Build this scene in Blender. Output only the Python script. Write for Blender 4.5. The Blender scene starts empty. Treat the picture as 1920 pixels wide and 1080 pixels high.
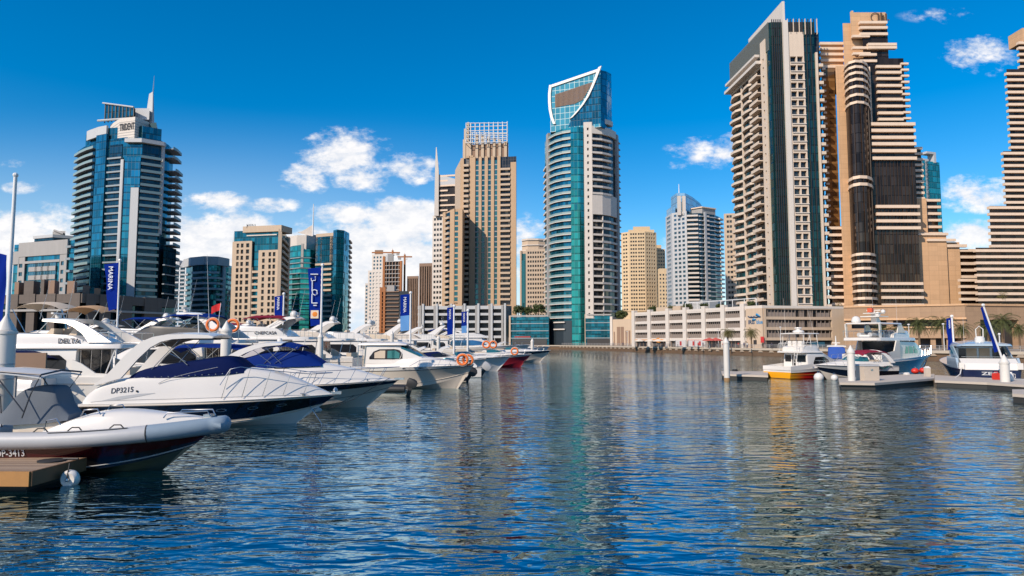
import bpy, bmesh, math, random
from mathutils import Vector, Matrix
R = math.radians
random.seed(7)
scene = bpy.context.scene
COL = scene.collection

# ------------------------------------------------------------------ camera
F, PITCH, CAMH = 1280.0, math.atan(100.0 / 1280.0), 4.0
cam_d = bpy.data.cameras.new('camera')
cam_d.lens, cam_d.sensor_width = 24.0, 36.0
cam_d.clip_start, cam_d.clip_end = 0.2, 20000
cam = bpy.data.objects.new('camera', cam_d)
cam.location = (0, 0, CAMH)
cam.rotation_euler = (R(90) + PITCH, 0, 0)
COL.objects.link(cam)
scene.camera = cam
scene.render.resolution_x, scene.render.resolution_y = 1024, 576
scene.view_settings.view_transform = 'Standard'
scene.view_settings.look = 'None'
scene.view_settings.gamma = 1.0
scene.view_settings.exposure = 0.0
scene.view_settings.use_curve_mapping = False
scene.cycles.max_bounces = 8
scene.cycles.caustics_reflective = False
scene.cycles.caustics_refractive = False
scene.cycles.sample_clamp_indirect = 6.0

# ------------------------------------------------------------------ world and sun
SUN_DIR = Vector((-0.60, -0.66, 0.60)).normalized()       # towards the sun
SUN_EL = math.asin(SUN_DIR.z)
SUN_AZ = math.atan2(SUN_DIR.x, SUN_DIR.y)                   # clockwise from +Y
world = bpy.data.worlds.new('World')
scene.world = world
world.use_nodes = True
def NT(tree):
    tree.nodes.clear()
    class N:
        t = tree
        @staticmethod
        def new(kind, **kw):
            n = tree.nodes.new(kind)
            for k, v in kw.items():
                if k == 'ins':
                    for kk, vv in v.items(): N.put(n.inputs[kk], vv)
                else: setattr(n, k, v)
            return n
        @staticmethod
        def put(sock, v):
            if hasattr(v, 'is_output') or hasattr(v, 'links'): tree.links.new(v, sock)
            else: sock.default_value = v
        @staticmethod
        def m(op, a, b=0.0, c=None, clamp=False):
            n = tree.nodes.new('ShaderNodeMath'); n.operation = op; n.use_clamp = clamp
            N.put(n.inputs[0], a); N.put(n.inputs[1], b)
            if c is not None: N.put(n.inputs[2], c)
            return n.outputs[0]
        @staticmethod
        def mix(f, a, b, mode='MIX'):
            n = tree.nodes.new('ShaderNodeMix'); n.data_type = 'RGBA'; n.blend_type = mode
            N.put(n.inputs[0], f)
            for s, v in ((n.inputs[6], a), (n.inputs[7], b)):
                if isinstance(v, (tuple, list)) and len(v) == 3: v = (*v, 1)
                N.put(s, v)
            return n.outputs[2]
        @staticmethod
        def sstep(x, a, b):
            n = tree.nodes.new('ShaderNodeMapRange'); n.interpolation_type = 'SMOOTHSTEP'
            N.put(n.inputs[0], x); n.inputs[1].default_value = a; n.inputs[2].default_value = b
            return n.outputs[0]
    return N

def build_world():
    N = NT(world.node_tree)
    sky = N.new('ShaderNodeTexSky', sky_type='NISHITA', sun_disc=False, sun_elevation=SUN_EL, sun_rotation=SUN_AZ)
    sky.air_density, sky.dust_density, sky.ozone_density = 1.0, 0.25, 3.0
    hs = N.new('ShaderNodeHueSaturation', ins={'Hue': 0.500, 'Saturation': 1.52, 'Value': 1.22, 'Fac': 1.0, 'Color': sky.outputs[0]})
    tc = N.new('ShaderNodeTexCoord')
    sp = N.new('ShaderNodeSeparateXYZ', ins={0: tc.outputs['Generated']})
    ay = N.m('MAXIMUM', N.m('ABSOLUTE', sp.outputs[1]), 0.12)
    az, el = N.m('DIVIDE', sp.outputs[0], ay), N.m('DIVIDE', sp.outputs[2], ay)
    cv = N.new('ShaderNodeCombineXYZ', ins={0: az, 1: N.m('MULTIPLY', el, 1.7), 2: 3.3})
    n1 = N.new('ShaderNodeTexNoise', ins={'Vector': cv.outputs[0], 'Scale': 9.0, 'Detail': 9.0, 'Roughness': 0.6})
    n2 = N.new('ShaderNodeTexNoise', ins={'Vector': cv.outputs[0], 'Scale': 26.0, 'Detail': 6.0, 'Roughness': 0.65})
    blobs = [(640,290,118,60,1.0),(765,320,70,40,.85),(570,332,62,44,.8),(690,325,100,42,.8),(385,378,95,26,.85),(520,385,65,19,.8),
             (645,402,95,34,.95),(50,455,170,85,1.25),(390,455,170,80,1.3),(330,395,60,26,.5),(765,430,130,72,1.15),(690,510,240,130,1.5),
             (470,520,260,110,1.5),(985,470,40,80,.7),(1003,423,34,18,.55),(1325,292,95,44,.85),(1378,268,42,26,.65),(1850,100,100,50,.8),
             (1835,362,110,44,.85),(1825,445,90,40,.75),(1242,462,28,40,.5),(45,352,50,16,.5),(15,306,40,14,.45),(1790,30,120,20,.3),
             (-350,380,220,70,.9),(-700,300,200,60,.8),(2300,300,200,60,.8),(2700,180,250,70,.8)]
    tot = None
    ct, st_ = math.cos(PITCH), math.sin(PITCH)
    for (px, row, rx, ry, a) in blobs:
        v = (540 - row) / F
        cx = (px - 960) / F / (ct - v * st_); ce = (st_ + v * ct) / (ct - v * st_)
        dx = N.m('MULTIPLY', N.m('SUBTRACT', az, cx), F / rx)
        de = N.m('MULTIPLY', N.m('SUBTRACT', el, ce), F / ry)
        q = N.m('MULTIPLY_ADD', dx, dx, N.m('MULTIPLY', de, de))
        g = N.m('MULTIPLY', N.m('MAXIMUM', N.m('SUBTRACT', 1.0, q), 0.0), a)
        tot = g if tot is None else N.m('MAXIMUM', tot, g)
    nn = N.m('ADD', N.m('MULTIPLY', N.m('SUBTRACT', n1.outputs[0], 0.5), 2.0), N.m('MULTIPLY', N.m('SUBTRACT', n2.outputs[0], 0.5), 1.3))
    dens = N.m('MULTIPLY', N.sstep(N.m('ADD', N.m('MULTIPLY', tot, 0.85), N.m('MULTIPLY', nn, 1.15)), 0.16, 0.82), N.sstep(tot, 0.0, 0.22))
    dens = N.m('MULTIPLY', dens, N.sstep(sp.outputs[2], -0.02, 0.03))
    # pale air low over the left-hand shore, thinning to the right
    low = N.m('MULTIPLY', N.sstep(el, 0.36, 0.02), N.sstep(az, 0.2, -0.5))
    base = N.mix(N.m('MULTIPLY', low, 0.55), hs.outputs[0], (6.2, 7.4, 8.6))
    base = N.mix(N.m('MULTIPLY', N.sstep(el, 0.16, 0.01), N.m('ADD', 0.45, N.m('MULTIPLY', N.sstep(az, 0.3, -0.2), 0.5))), base, (6.0, 7.0, 8.2))
    cc = N.mix(N.sstep(n2.outputs[0], 0.3, 0.72), (6.6, 6.9, 7.5), (9.2, 8.9, 8.7))
    fin = N.mix(N.m('MULTIPLY', dens, 0.96), base, cc)
    bg = N.new('ShaderNodeBackground', ins={'Color': fin, 'Strength': 0.12})
    out = N.new('ShaderNodeOutputWorld')
    world.node_tree.links.new(bg.outputs[0], out.inputs[0])
build_world()
sun_d = bpy.data.lights.new('sun', 'SUN')
sun_d.energy, sun_d.angle, sun_d.color = 4.9, R(0.5), (1.0, 0.86, 0.70)
sun = bpy.data.objects.new('sun', sun_d)
sun.rotation_euler = (-SUN_DIR).to_track_quat('-Z', 'Y').to_euler()
sun.location = (0, 0, 300)
COL.objects.link(sun)

# ------------------------------------------------------------------ pixel of the photograph -> point of the place
CT, ST = math.cos(PITCH), math.sin(PITCH)
KROW = 640.0
def kx(px, row=None):
    row = KROW if row is None else row
    v = (540 - row) / F
    return (px - 960) / F / (CT - v * ST)
def Hz(row, D):
    v = (540 - row) / F
    return CAMH + D * (ST + v * CT) / (CT - v * ST)
def W(px, row, D): return Vector((kx(px, row) * D, D, Hz(row, D)))
def water_at(px, row):
    D = -CAMH / ((ST + (540 - row) / F * CT) / (CT - (540 - row) / F * ST))
    return Vector((kx(px, row) * D, D, 0))
def project(p):
    y, z = p[1] * CT + (p[2] - CAMH) * ST, -p[1] * ST + (p[2] - CAMH) * CT
    if y < 0.1: return None
    return (960 + F * p[0] / y, 540 - F * z / y)

# ------------------------------------------------------------------ mesh builder
def chain(o):
    m = Matrix.Identity(4)
    while o is not None:
        m = o.matrix_basis @ m; o = o.parent
    return m
class MB:
    def __init__(s): s.v, s.f, s.uv = [], [], {}
    def add(s, vs, fs, uvs=None):
        k = len(s.v); s.v += [tuple(p) for p in vs]
        for i, f in enumerate(fs):
            s.f.append(tuple(a + k for a in f))
            if uvs: s.uv[len(s.f) - 1] = uvs[i]
        return s
    def merge(s, o):
        k, kf = len(s.v), len(s.f)
        s.v += o.v; s.f += [tuple(a + k for a in f) for f in o.f]
        for i, u in o.uv.items(): s.uv[i + kf] = u
    def quad(s, a, b, c, d, uv=None): return s.add([a, b, c, d], [(0, 1, 2, 3)], [uv] if uv else None)
    def box(s, x0, x1, y0, y1, z0, z1):
        return s.add([(x0,y0,z0),(x1,y0,z0),(x1,y1,z0),(x0,y1,z0),(x0,y0,z1),(x1,y0,z1),(x1,y1,z1),(x0,y1,z1)],
                     [(0,3,2,1),(4,5,6,7),(0,1,5,4),(1,2,6,5),(2,3,7,6),(3,0,4,7)])
    def loft(s, rings, closed=True, caps=True):
        n = len(rings[0]); vs = [p for r in rings for p in r]; fs = []
        for i in range(len(rings) - 1):
            for j in range(n if closed else n - 1):
                a, b = i * n + j, i * n + (j + 1) % n
                fs.append((a, b, b + n, a + n))
        if closed and caps:
            fs.append(tuple(range(n - 1, -1, -1))); k = (len(rings) - 1) * n
            fs.append(tuple(k + j for j in range(n)))
        return s.add(vs, fs)
    def prism(s, poly, z0, z1): return s.loft([[(p[0], p[1], z0) for p in poly], [(p[0], p[1], z1) for p in poly]])
    def side(s, prof, y0, y1):           # an outline in the xz plane with a thickness along y
        return s.loft([[(p[0], y0, p[1]) for p in prof], [(p[0], y1, p[1]) for p in prof]])
    def tube(s, pts, r, n=6, caps=True):
        pts = [Vector(p) for p in pts]; rings = []
        for i, p in enumerate(pts):
            d = (pts[min(i + 1, len(pts) - 1)] - pts[max(i - 1, 0)]).normalized()
            a = d.cross(Vector((0, 0, 1)) if abs(d.z) < 0.9 else Vector((1, 0, 0))).normalized(); b = d.cross(a)
            rr = r[i] if isinstance(r, (list, tuple)) else r
            rings.append([p + (a * math.cos(t) + b * math.sin(t)) * rr for t in [2 * math.pi * k / n for k in range(n)]])
        return s.loft(rings, True, caps)
    def lathe(s, prof, c=(0, 0, 0), n=16):
        return s.loft([[(c[0] + r * math.cos(2*math.pi*k/n), c[1] + r * math.sin(2*math.pi*k/n), c[2] + z) for k in range(n)] for r, z in prof])
    def ball(s, c, r, n=10, sx=1, sy=1, sz=1):
        rings = []
        for i in range(1, n):
            t = math.pi * i / n
            rings.append([(c[0] + sx*r*math.sin(t)*math.cos(2*math.pi*k/n), c[1] + sy*r*math.sin(t)*math.sin(2*math.pi*k/n), c[2] - sz*r*math.cos(t)) for k in range(n)])
        return s.loft(rings)
    def torus(s, c, R_, r, ax='y', n=20, m=8):
        rings = []
        for i in range(n + 1):
            t = 2 * math.pi * i / n; ring = []
            for k in range(m):
                q = 2 * math.pi * k / m; rr = R_ + r * math.cos(q); h = r * math.sin(q)
                p = {'y': (rr*math.cos(t), h, rr*math.sin(t)), 'x': (h, rr*math.cos(t), rr*math.sin(t)), 'z': (rr*math.cos(t), rr*math.sin(t), h)}[ax]
                ring.append((c[0]+p[0], c[1]+p[1], c[2]+p[2]))
            rings.append(ring)
        return s.loft(rings, True, False)
    def build(s, name, mat, parent=None, world=False, smooth=None):
        me = bpy.data.meshes.new(name)
        vs = s.v
        if world and parent is not None:
            inv = chain(parent).inverted(); vs = [tuple(inv @ Vector(p)) for p in vs]
        me.from_pydata(vs, [], s.f)
        if s.uv:
            ul = me.uv_layers.new(name='UVMap'); d = ul.data
            for i, u in s.uv.items():
                st = me.polygons[i].loop_start
                for j, q in enumerate(u): d[st + j].uv = q
        if smooth is not None:
            bm = bmesh.new(); bm.from_mesh(me)
            bmesh.ops.remove_doubles(bm, verts=bm.verts, dist=1e-5)
            bmesh.ops.recalc_face_normals(bm, faces=bm.faces)
            bm.to_mesh(me); bm.free()
            for p in me.polygons: p.use_smooth = True
            me.set_sharp_from_angle(angle=R(smooth))
        me.materials.append(mat)
        o = bpy.data.objects.new(name, me); COL.objects.link(o)
        if parent is not None: o.parent = parent
        return o

def tag(o, label, cat, group=None, kind=None):
    if label: o['label'] = label
    if cat: o['category'] = cat
    if group: o['group'] = group
    if kind: o['kind'] = kind
    return o
def thing(name, label, cat, loc=(0, 0, 0), rotz=0.0, group=None):
    o = bpy.data.objects.new(name, None); COL.objects.link(o)
    o.location = loc; o.rotation_euler = (0, 0, rotz); o.empty_display_size = 0.3
    return tag(o, label, cat, group)
def copy_tree(o, loc=None, rotz=None, parent=None, scale=None):
    c = o.copy(); COL.objects.link(c)
    if parent is not None: c.parent = parent
    if loc is not None: c.location = loc
    if rotz is not None: c.rotation_euler = (0, 0, rotz)
    if scale is not None: c.scale = (scale,) * 3
    for ch in list(o.children): copy_tree(ch, parent=c)
    return c

# ------------------------------------------------------------------ materials
def principled(N, **kw):
    b = N.new('ShaderNodeBsdfPrincipled')
    for k, v in kw.items():
        if isinstance(v, tuple) and len(v) == 3: v = (*v, 1)
        N.put(b.inputs[k.replace('_', ' ')], v)
    o = N.new('ShaderNodeOutputMaterial'); N.t.links.new(b.outputs[0], o.inputs[0])
    return b
MATS = {}
def mat(name, col, rough=0.6, metal=0.0, var=0.12, scale=1.5, bump=0.0, bscale=20.0, spec=0.5, coat=0.0, streak=0.0, joint=None):
    if name in MATS: return MATS[name]
    m = bpy.data.materials.new(name); m.use_nodes = True; MATS[name] = m
    N = NT(m.node_tree)
    tc = N.new('ShaderNodeTexCoord'); geo = N.new('ShaderNodeNewGeometry')
    n = N.new('ShaderNodeTexNoise', ins={'Vector': geo.outputs['Position'], 'Scale': scale, 'Detail': 5.0, 'Roughness': 0.6})
    f = N.m('MULTIPLY', N.m('SUBTRACT', n.outputs[0], 0.5), 2 * var)
    if streak:
        mp = N.new('ShaderNodeMapping', ins={0: geo.outputs['Position'], 3: (1.4, 1.4, 0.08)})
        n3 = N.new('ShaderNodeTexNoise', ins={'Vector': mp.outputs[0], 'Scale': 1.0, 'Detail': 4.0})
        f = N.m('ADD', f, N.m('MULTIPLY', N.m('SUBTRACT', n3.outputs[0], 0.5), 2 * streak))
    if joint:
        ps = N.new('ShaderNodeSeparateXYZ', ins={0: geo.outputs['Position']})
        jz = N.m('LESS_THAN', N.m('FRACT', N.m('DIVIDE', ps.outputs[2], joint[1])), 0.05); jx = N.m('LESS_THAN', N.m('FRACT', N.m('DIVIDE', ps.outputs[0], joint[0])), 0.03)
        f = N.m('SUBTRACT', f, N.m('MULTIPLY', N.m('MAXIMUM', jz, jx), 0.22))
        wj = N.new('ShaderNodeTexWhiteNoise', noise_dimensions='2D', ins={0: N.new('ShaderNodeCombineXYZ', ins={0: N.m('FLOOR', N.m('DIVIDE', ps.outputs[0], joint[0])), 1: N.m('FLOOR', N.m('DIVIDE', ps.outputs[2], joint[1]))}).outputs[0]})
        f = N.m('ADD', f, N.m('MULTIPLY', N.m('SUBTRACT', wj.outputs[0], 0.5), 0.10))
    c = N.mix(1.0, col, N.new('ShaderNodeCombineXYZ', ins={0: N.m('ADD', 1.0, f), 1: N.m('ADD', 1.0, f), 2: N.m('ADD', 1.0, f)}).outputs[0], 'MULTIPLY')
    b = principled(N, Base_Color=c, Roughness=N.m('ADD', rough, N.m('MULTIPLY', f, 0.3)), Metallic=metal, Specular_IOR_Level=spec, Coat_Weight=coat, Coat_Roughness=0.05)
    if bump:
        nb = N.new('ShaderNodeTexNoise', ins={'Vector': geo.outputs['Position'], 'Scale': bscale, 'Detail': 4.0})
        bp = N.new('ShaderNodeBump', ins={'Strength': bump, 'Distance': 0.02, 'Height': nb.outputs[0]})
        m.node_tree.links.new(bp.outputs[0], b.inputs['Normal'])
    return m
def curtain(name, glass, frame, mu=1.5, fh=3.4, mw=0.08, sp=0.18, metal=0.75, rough=0.08, spandrel=None, vary=0.5, wob=0.02, blind=None):
    """glass wall: panes mu wide and fh high, frames, spandrel band; each pane has its own tint and tilt"""
    if name in MATS: return MATS[name]
    m = bpy.data.materials.new(name); m.use_nodes = True; MATS[name] = m
    N = NT(m.node_tree)
    uv = N.new('ShaderNodeUVMap'); s = N.new('ShaderNodeSeparateXYZ', ins={0: uv.outputs[0]})
    u, v = N.m('DIVIDE', s.outputs[0], mu), N.m('DIVIDE', s.outputs[1], fh)
    fu, fv = N.m('FRACT', u), N.m('FRACT', v)
    iu, iv = N.m('FLOOR', u), N.m('FLOOR', v)
    isp = N.m('LESS_THAN', fv, sp)
    wn = N.new('ShaderNodeTexWhiteNoise', noise_dimensions='3D', ins={0: N.new('ShaderNodeCombineXYZ', ins={0: iu, 1: iv, 2: isp}).outputs[0]})
    rnd = wn.outputs[0]
    k = N.m('ADD', 1 - vary * 0.5, N.m('MULTIPLY', rnd, vary))
    gcol = N.mix(1.0, glass, N.new('ShaderNodeCombineXYZ', ins={0: k, 1: k, 2: k}).outputs[0], 'MULTIPLY')
    if blind: gcol = N.mix(N.m('GREATER_THAN', rnd, 0.86), gcol, blind)  # random panes take the paler tone of blinds and curtains
    gcol = N.mix(isp, gcol, spandrel or tuple(c * 0.55 for c in glass))
    isf = N.m('MAXIMUM', N.m('LESS_THAN', fu, mw / mu), N.m('LESS_THAN', fv, mw / fh))
    colr = N.mix(isf, gcol, frame)
    geo = N.new('ShaderNodeNewGeometry')
    off = N.new('ShaderNodeVectorMath', operation='SUBTRACT', ins={0: wn.outputs[1], 1: (0.5, 0.5, 0.5)})
    sc = N.new('ShaderNodeVectorMath', operation='SCALE', ins={0: off.outputs[0], 'Scale': wob * 2})
    nr = N.new('ShaderNodeVectorMath', operation='ADD', ins={0: geo.outputs['Normal'], 1: sc.outputs[0]})
    nn = N.new('ShaderNodeVectorMath', operation='NORMALIZE', ins={0: nr.outputs[0]})
    principled(N, Base_Color=colr, Roughness=N.m('ADD', rough, N.m('MULTIPLY', isf, 0.35)), Metallic=N.m('MULTIPLY', N.m('SUBTRACT', 1.0, isf), metal), Normal=nn.outputs[0])
    return m
def clear_glass(name, col, alpha=0.35):
    m = bpy.data.materials.new(name); m.use_nodes = True
    N = NT(m.node_tree)
    principled(N, Base_Color=col, Roughness=0.04, Alpha=alpha, Metallic=0.2)
    return m

def text_mb(s, size, bold=0.0, shear=0.0):
    cu = bpy.data.curves.new('lettering', 'FONT'); cu.body = s; cu.size = size; cu.offset = bold; cu.shear = shear
    cu.resolution_u = 3; cu.extrude = size * 0.008
    o = bpy.data.objects.new('lettering', cu); COL.objects.link(o)
    me = bpy.data.meshes.new_from_object(o.evaluated_get(bpy.context.evaluated_depsgraph_get()))
    mb = MB(); mb.v = [tuple(v.co) for v in me.vertices]; mb.f = [tuple(p.vertices) for p in me.polygons]
    bpy.data.objects.remove(o); bpy.data.curves.remove(cu); bpy.data.meshes.remove(me)
    return mb
def write(s, size, org, xd, up, m, parent, name='lettering', bold=0.0, shear=0.0, world=True, fit=None):
    mb = text_mb(s, size, bold, shear)
    xd, up, org = Vector(xd).normalized(), Vector(up).normalized(), Vector(org); n = xd.cross(up)
    k = 1.0
    if fit:
        w = max(p[0] for p in mb.v); k = fit / w
    mb.v = [tuple(org + xd * p[0] * k + up * p[1] + n * (p[2] + 0.004)) for p in mb.v]
    return mb.build(name, m, parent, world=world)

# ------------------------------------------------------------------ facades
class Face:
    """a wall line seen in plan, drawn from left to right as seen from outside; u runs along it in metres, d outwards"""
    def __init__(s, pts):
        s.p = [Vector((a, b)) for a, b in pts]; s.c = [0.0]; ns = []
        for a, b in zip(s.p, s.p[1:]):
            d = b - a; s.c.append(s.c[-1] + d.length); ns.append(Vector((d.y, -d.x)).normalized())
        s.L = s.c[-1]; s.n = []
        for i in range(len(s.p)):
            if i == 0: n = ns[0]
            elif i == len(s.p) - 1: n = ns[-1]
            else:
                n = (ns[i-1] + ns[i]).normalized(); n = n / max(0.5, n.dot(ns[i]))
            s.n.append(n)
    def pos(s, u, d=0.0, z=0.0):
        i = 0
        while i < len(s.c) - 2 and u > s.c[i + 1]: i += 1
        t = (u - s.c[i]) / (s.c[i + 1] - s.c[i])
        q = s.p[i].lerp(s.p[i + 1], t) + s.n[i].lerp(s.n[i + 1], t) * d
        return (q.x, q.y, z)
    def u(s, px, row=None):
        k = kx(px, row); best = None
        for i, (a, b) in enumerate(zip(s.p, s.p[1:])):
            fa, fb = a.x - k * a.y, b.x - k * b.y
            if fa == fb: continue
            t = -fa / (fb - fa)
            e = max(0, -t, t - 1)
            if i == 0 and t < 0: e = min(e, -t * 0.5) if len(s.p) == 2 else e
            if best is None or e < best[0]: best = (e, s.c[i] + t * (s.c[i + 1] - s.c[i]))
        return best[1]
    def cuts(s, u0, u1): return [u0] + [c for c in s.c[1:-1] if u0 + 1e-3 < c < u1 - 1e-3] + [u1]
    def box(s, mb, u0, u1, z0, z1, d0, d1):
        if u1 - u0 < 1e-3 or z1 - z0 < 1e-3: return
        return mb.loft([[s.pos(u, d0, z0), s.pos(u, d1, z0), s.pos(u, d1, z1), s.pos(u, d0, z1)] for u in s.cuts(u0, u1)])
    def quad(s, mb, u0, u1, z0, z1, d=0.0):
        us = s.cuts(u0, u1)
        for a, b in zip(us, us[1:]):
            mb.quad(s.pos(a, d, z0), s.pos(b, d, z0), s.pos(b, d, z1), s.pos(a, d, z1), [(a, z0), (b, z0), (b, z1), (a, z1)])
def FP(*pd): return Face([(kx(p) * D, D) for p, D in pd])
def set_row(r):
    global KROW
    KROW = r

class Bld:
    def __init__(s, name, label, cat, at, z=2.0, group=None):
        s.root = thing(name, label, cat, (at[0], at[1], z), 0, group); s.it, s.pt = {}, {}
    def item(s, kind, m):
        mb = MB(); s.it.setdefault((kind, m.name), (m, []))[1].append(mb); return mb
    def part(s, kind, m):
        return s.pt.setdefault((kind, m.name), (m, MB()))[1]
    def finish(s, cap=96):
        per = {}
        for (kind, mn), (m, mb) in s.pt.items():
            if mb.f: mb.build(kind, m, s.root, world=True)
        for (kind, mn), (m, l) in s.it.items():
            for mb in l:
                q = [project(p) for p in mb.v]; q = [p for p in q if p]
                a = (max(p[0] for p in q) - min(p[0] for p in q)) * (max(p[1] for p in q) - min(p[1] for p in q)) if q else 0
                inside = q and any(-5 < p[0] < 1925 and -5 < p[1] < 660 for p in q)
                per.setdefault(kind, []).append((a if inside else a * 1e-3, m, mb))
        for kind, l in per.items():
            l.sort(key=lambda t: -t[0]); rest = {}
            for i, (a, m, mb) in enumerate(l):
                if i < cap: mb.build(kind, m, s.root, world=True)
                else: rest.setdefault(m.name, (m, MB()))[1].merge(mb)
            for m, mb in rest.values():
                o = mb.build(kind, m, s.root, world=True); o['kind'] = 'stuff'
        return s.root
    # pieces
    def core(s, f, depth, z0, z1, m, name='wall', inset=0.0, back=None):
        """the body behind a face: walls with metre UVs, a roof"""
        mb = s.part(name, m); us = s_us = f.cuts(0, f.L)
        fr = [f.pos(u, -inset) for u in us]
        pb = lambda p, e: (p[0] * (1 + depth / p[1]) * (0.995 if e * p[0] > 0 else 1.005), p[1] + depth)
        bk = [(b[0] * (1 + (b[1] - q[1]) / q[1]) if False else b[0], b[1]) for b, q in zip(back, (fr[-1], fr[0]))] if back else [pb(fr[-1], 1), pb(fr[0], -1)]
        pts = [(p[0], p[1]) for p in fr] + [(b[0], b[1]) for b in bk]
        L = 0
        for a, b in zip(pts, pts[1:] + pts[:1]):
            l = math.dist(a, b)
            mb.quad((*a, z0), (*b, z0), (*b, z1), (*a, z1), [(L, z0), (L + l, z0), (L + l, z1), (L, z1)]); L += l
        mb.add([(*p, z1) for p in pts], [tuple(range(len(pts)))], [[(0.5, 0.5)] * len(pts)])
        return pts
    def grid(s, f, cols, z0, fh, n, sill, head, wm, gm, u0=None, u1=None, d=0.0, rec=0.4, wall='wall', ztop=None, split=True):
        mb = s.part(wall, wm); u0 = 0 if u0 is None else u0; u1 = f.L if u1 is None else u1
        z1 = ztop or z0 + n * fh; e = u0
        for a, b in cols + [(u1, u1)]:
            f.box(mb, e, a, z0, z1, d - rec, d); e = b
        for a, b in cols:
            zl = z0
            for i in range(n):
                f.box(mb, a, b, zl, z0 + i * fh + sill, d - rec + 0.003, d - 0.003)
                w = s.item('window', gm)
                f.quad(w, a, b, z0 + i * fh + sill, z0 + i * fh + head, d - rec + 0.05)
                if split and b - a > 1.4:
                    f.box(w, (a + b) / 2 - 0.05, (a + b) / 2 + 0.05, z0 + i * fh + sill, z0 + i * fh + head, d - rec + 0.06, d - rec + 0.12)
                zl = z0 + i * fh + head
            f.box(mb, a, b, zl, z1, d - rec + 0.003, d - 0.003)
    def balc(s, f, u0, u1, z0, fh, n, dep, m, rail=1.0, slab=0.28, d=0.0, kind='balcony', rm=None, skip=()):
        for i in range(n):
            if i in skip: continue
            z = z0 + i * fh; w = s.item(kind, m)
            f.box(w, u0, u1, z - slab, z, d - 0.2, d + dep)
            if rail:
                if rm is None:
                    f.box(w, u0, u1, z, z + rail, d + dep - 0.15, d + dep)
                    f.box(w, u0, u0 + 0.12, z, z + rail, d, d + dep - 0.15); f.box(w, u1 - 0.12, u1, z, z + rail, d, d + dep - 0.15)
                else:
                    g = s.item('railing', rm); f.box(g, u0 + 0.05, u1 - 0.05, z + 0.01, z + rail, d + dep - 0.1, d + dep - 0.05)
def spread(u0, u1, n, w):
    """n openings of width w evenly between u0 and u1"""
    g = (u1 - u0 - n * w) / (n + 1)
    return [(u0 + g + i * (w + g), u0 + g + i * (w + g) + w) for i in range(n)]
# ------------------------------------------------------------------ palette
CREAM = mat('cream_render', (0.52, 0.40, 0.29), 0.8, var=0.06, scale=0.3, streak=0.10)
SAND = mat('sand_render', (0.50, 0.34, 0.21), 0.8, var=0.06, scale=0.3, streak=0.10)
TAN = mat('tan_stone', (0.60, 0.37, 0.205), 0.75, var=0.08, scale=0.4, streak=0.10, joint=(3.0, 1.55))
TAN3 = mat('brown_tan_stone', (0.36, 0.235, 0.145), 0.8, var=0.1, scale=0.3, streak=0.14, joint=(2.4, 1.2))
TAN2 = mat('pale_tan_slab', (0.74, 0.57, 0.43), 0.75, var=0.08, scale=0.5, streak=0.08)
GOLD = mat('golden_render', (0.62, 0.46, 0.28), 0.8, var=0.05, scale=0.2, streak=0.08)
WHITEW = mat('white_render', (0.62, 0.56, 0.50), 0.7, var=0.05, scale=0.4, streak=0.08)
GREYW = mat('grey_render', (0.33, 0.32, 0.31), 0.75, var=0.07, scale=0.3, streak=0.1)
PALEG = mat('pale_grey_panel', (0.46, 0.47, 0.48), 0.6, var=0.05, scale=0.4, streak=0.06)
BROWNW = mat('brown_render', (0.25, 0.16, 0.11), 0.8, var=0.1, scale=0.3, streak=0.1)
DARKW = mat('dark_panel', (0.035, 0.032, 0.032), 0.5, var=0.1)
SHADEW = mat('shaded_stone', (0.125, 0.102, 0.088), 0.8, var=0.14, scale=0.3, streak=0.14, joint=(3.2, 1.6))  # terrace front and lobby, shade put into the stone colour
TEALSLAB = mat('blue_grey_slab', (0.25, 0.29, 0.31), 0.6, var=0.06, streak=0.06)
STEEL = mat('steel', (0.5, 0.5, 0.5), 0.35, 0.8, var=0.05)
WMETAL = mat('white_metal', (0.75, 0.74, 0.72), 0.45, var=0.04)
RUST = mat('formwork_orange', (0.36, 0.14, 0.05), 0.8, var=0.15)
WIN_D = curtain('dark_window', (0.035, 0.045, 0.05), (0.1, 0.09, 0.08), mu=1.3, fh=40, mw=0.05, sp=0.0, metal=0.2, rough=0.12, vary=1.3, blind=(0.24, 0.21, 0.17))
WIN_B = curtain('blue_window', (0.05, 0.14, 0.2), (0.2, 0.2, 0.2), mu=1.4, fh=40, mw=0.05, sp=0.0, metal=0.5, rough=0.1, vary=0.9)
WIN_T = curtain('teal_window', (0.02, 0.13, 0.15), (0.1, 0.15, 0.15), mu=1.4, fh=40, mw=0.06, sp=0.0, metal=0.5, rough=0.1, vary=0.9)
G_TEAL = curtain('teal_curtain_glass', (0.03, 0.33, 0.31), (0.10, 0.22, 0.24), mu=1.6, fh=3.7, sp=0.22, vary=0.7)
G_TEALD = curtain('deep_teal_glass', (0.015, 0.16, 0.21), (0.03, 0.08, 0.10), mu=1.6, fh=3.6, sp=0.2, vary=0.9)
G_BLUE = curtain('blue_curtain_glass', (0.02, 0.20, 0.28), (0.04, 0.10, 0.14), mu=1.6, fh=3.6, sp=0.2, vary=0.8)
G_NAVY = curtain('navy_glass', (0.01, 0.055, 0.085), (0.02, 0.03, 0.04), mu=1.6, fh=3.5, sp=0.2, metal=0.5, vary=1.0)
G_GREEN = curtain('green_strip_glass', (0.015, 0.07, 0.07), (0.02, 0.04, 0.04), mu=1.1, fh=2.75, sp=0.2, metal=0.6, vary=1.1, wob=0.04)
G_BROWN = curtain('bronze_glass', (0.075, 0.045, 0.03), (0.02, 0.012, 0.008), mu=1.5, fh=3.1, sp=0.12, metal=0.65, rough=0.07, vary=1.1)
ICREAM = mat('bright_cream', (0.64, 0.52, 0.41), 0.8, var=0.06, scale=0.3, streak=0.08)
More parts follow.
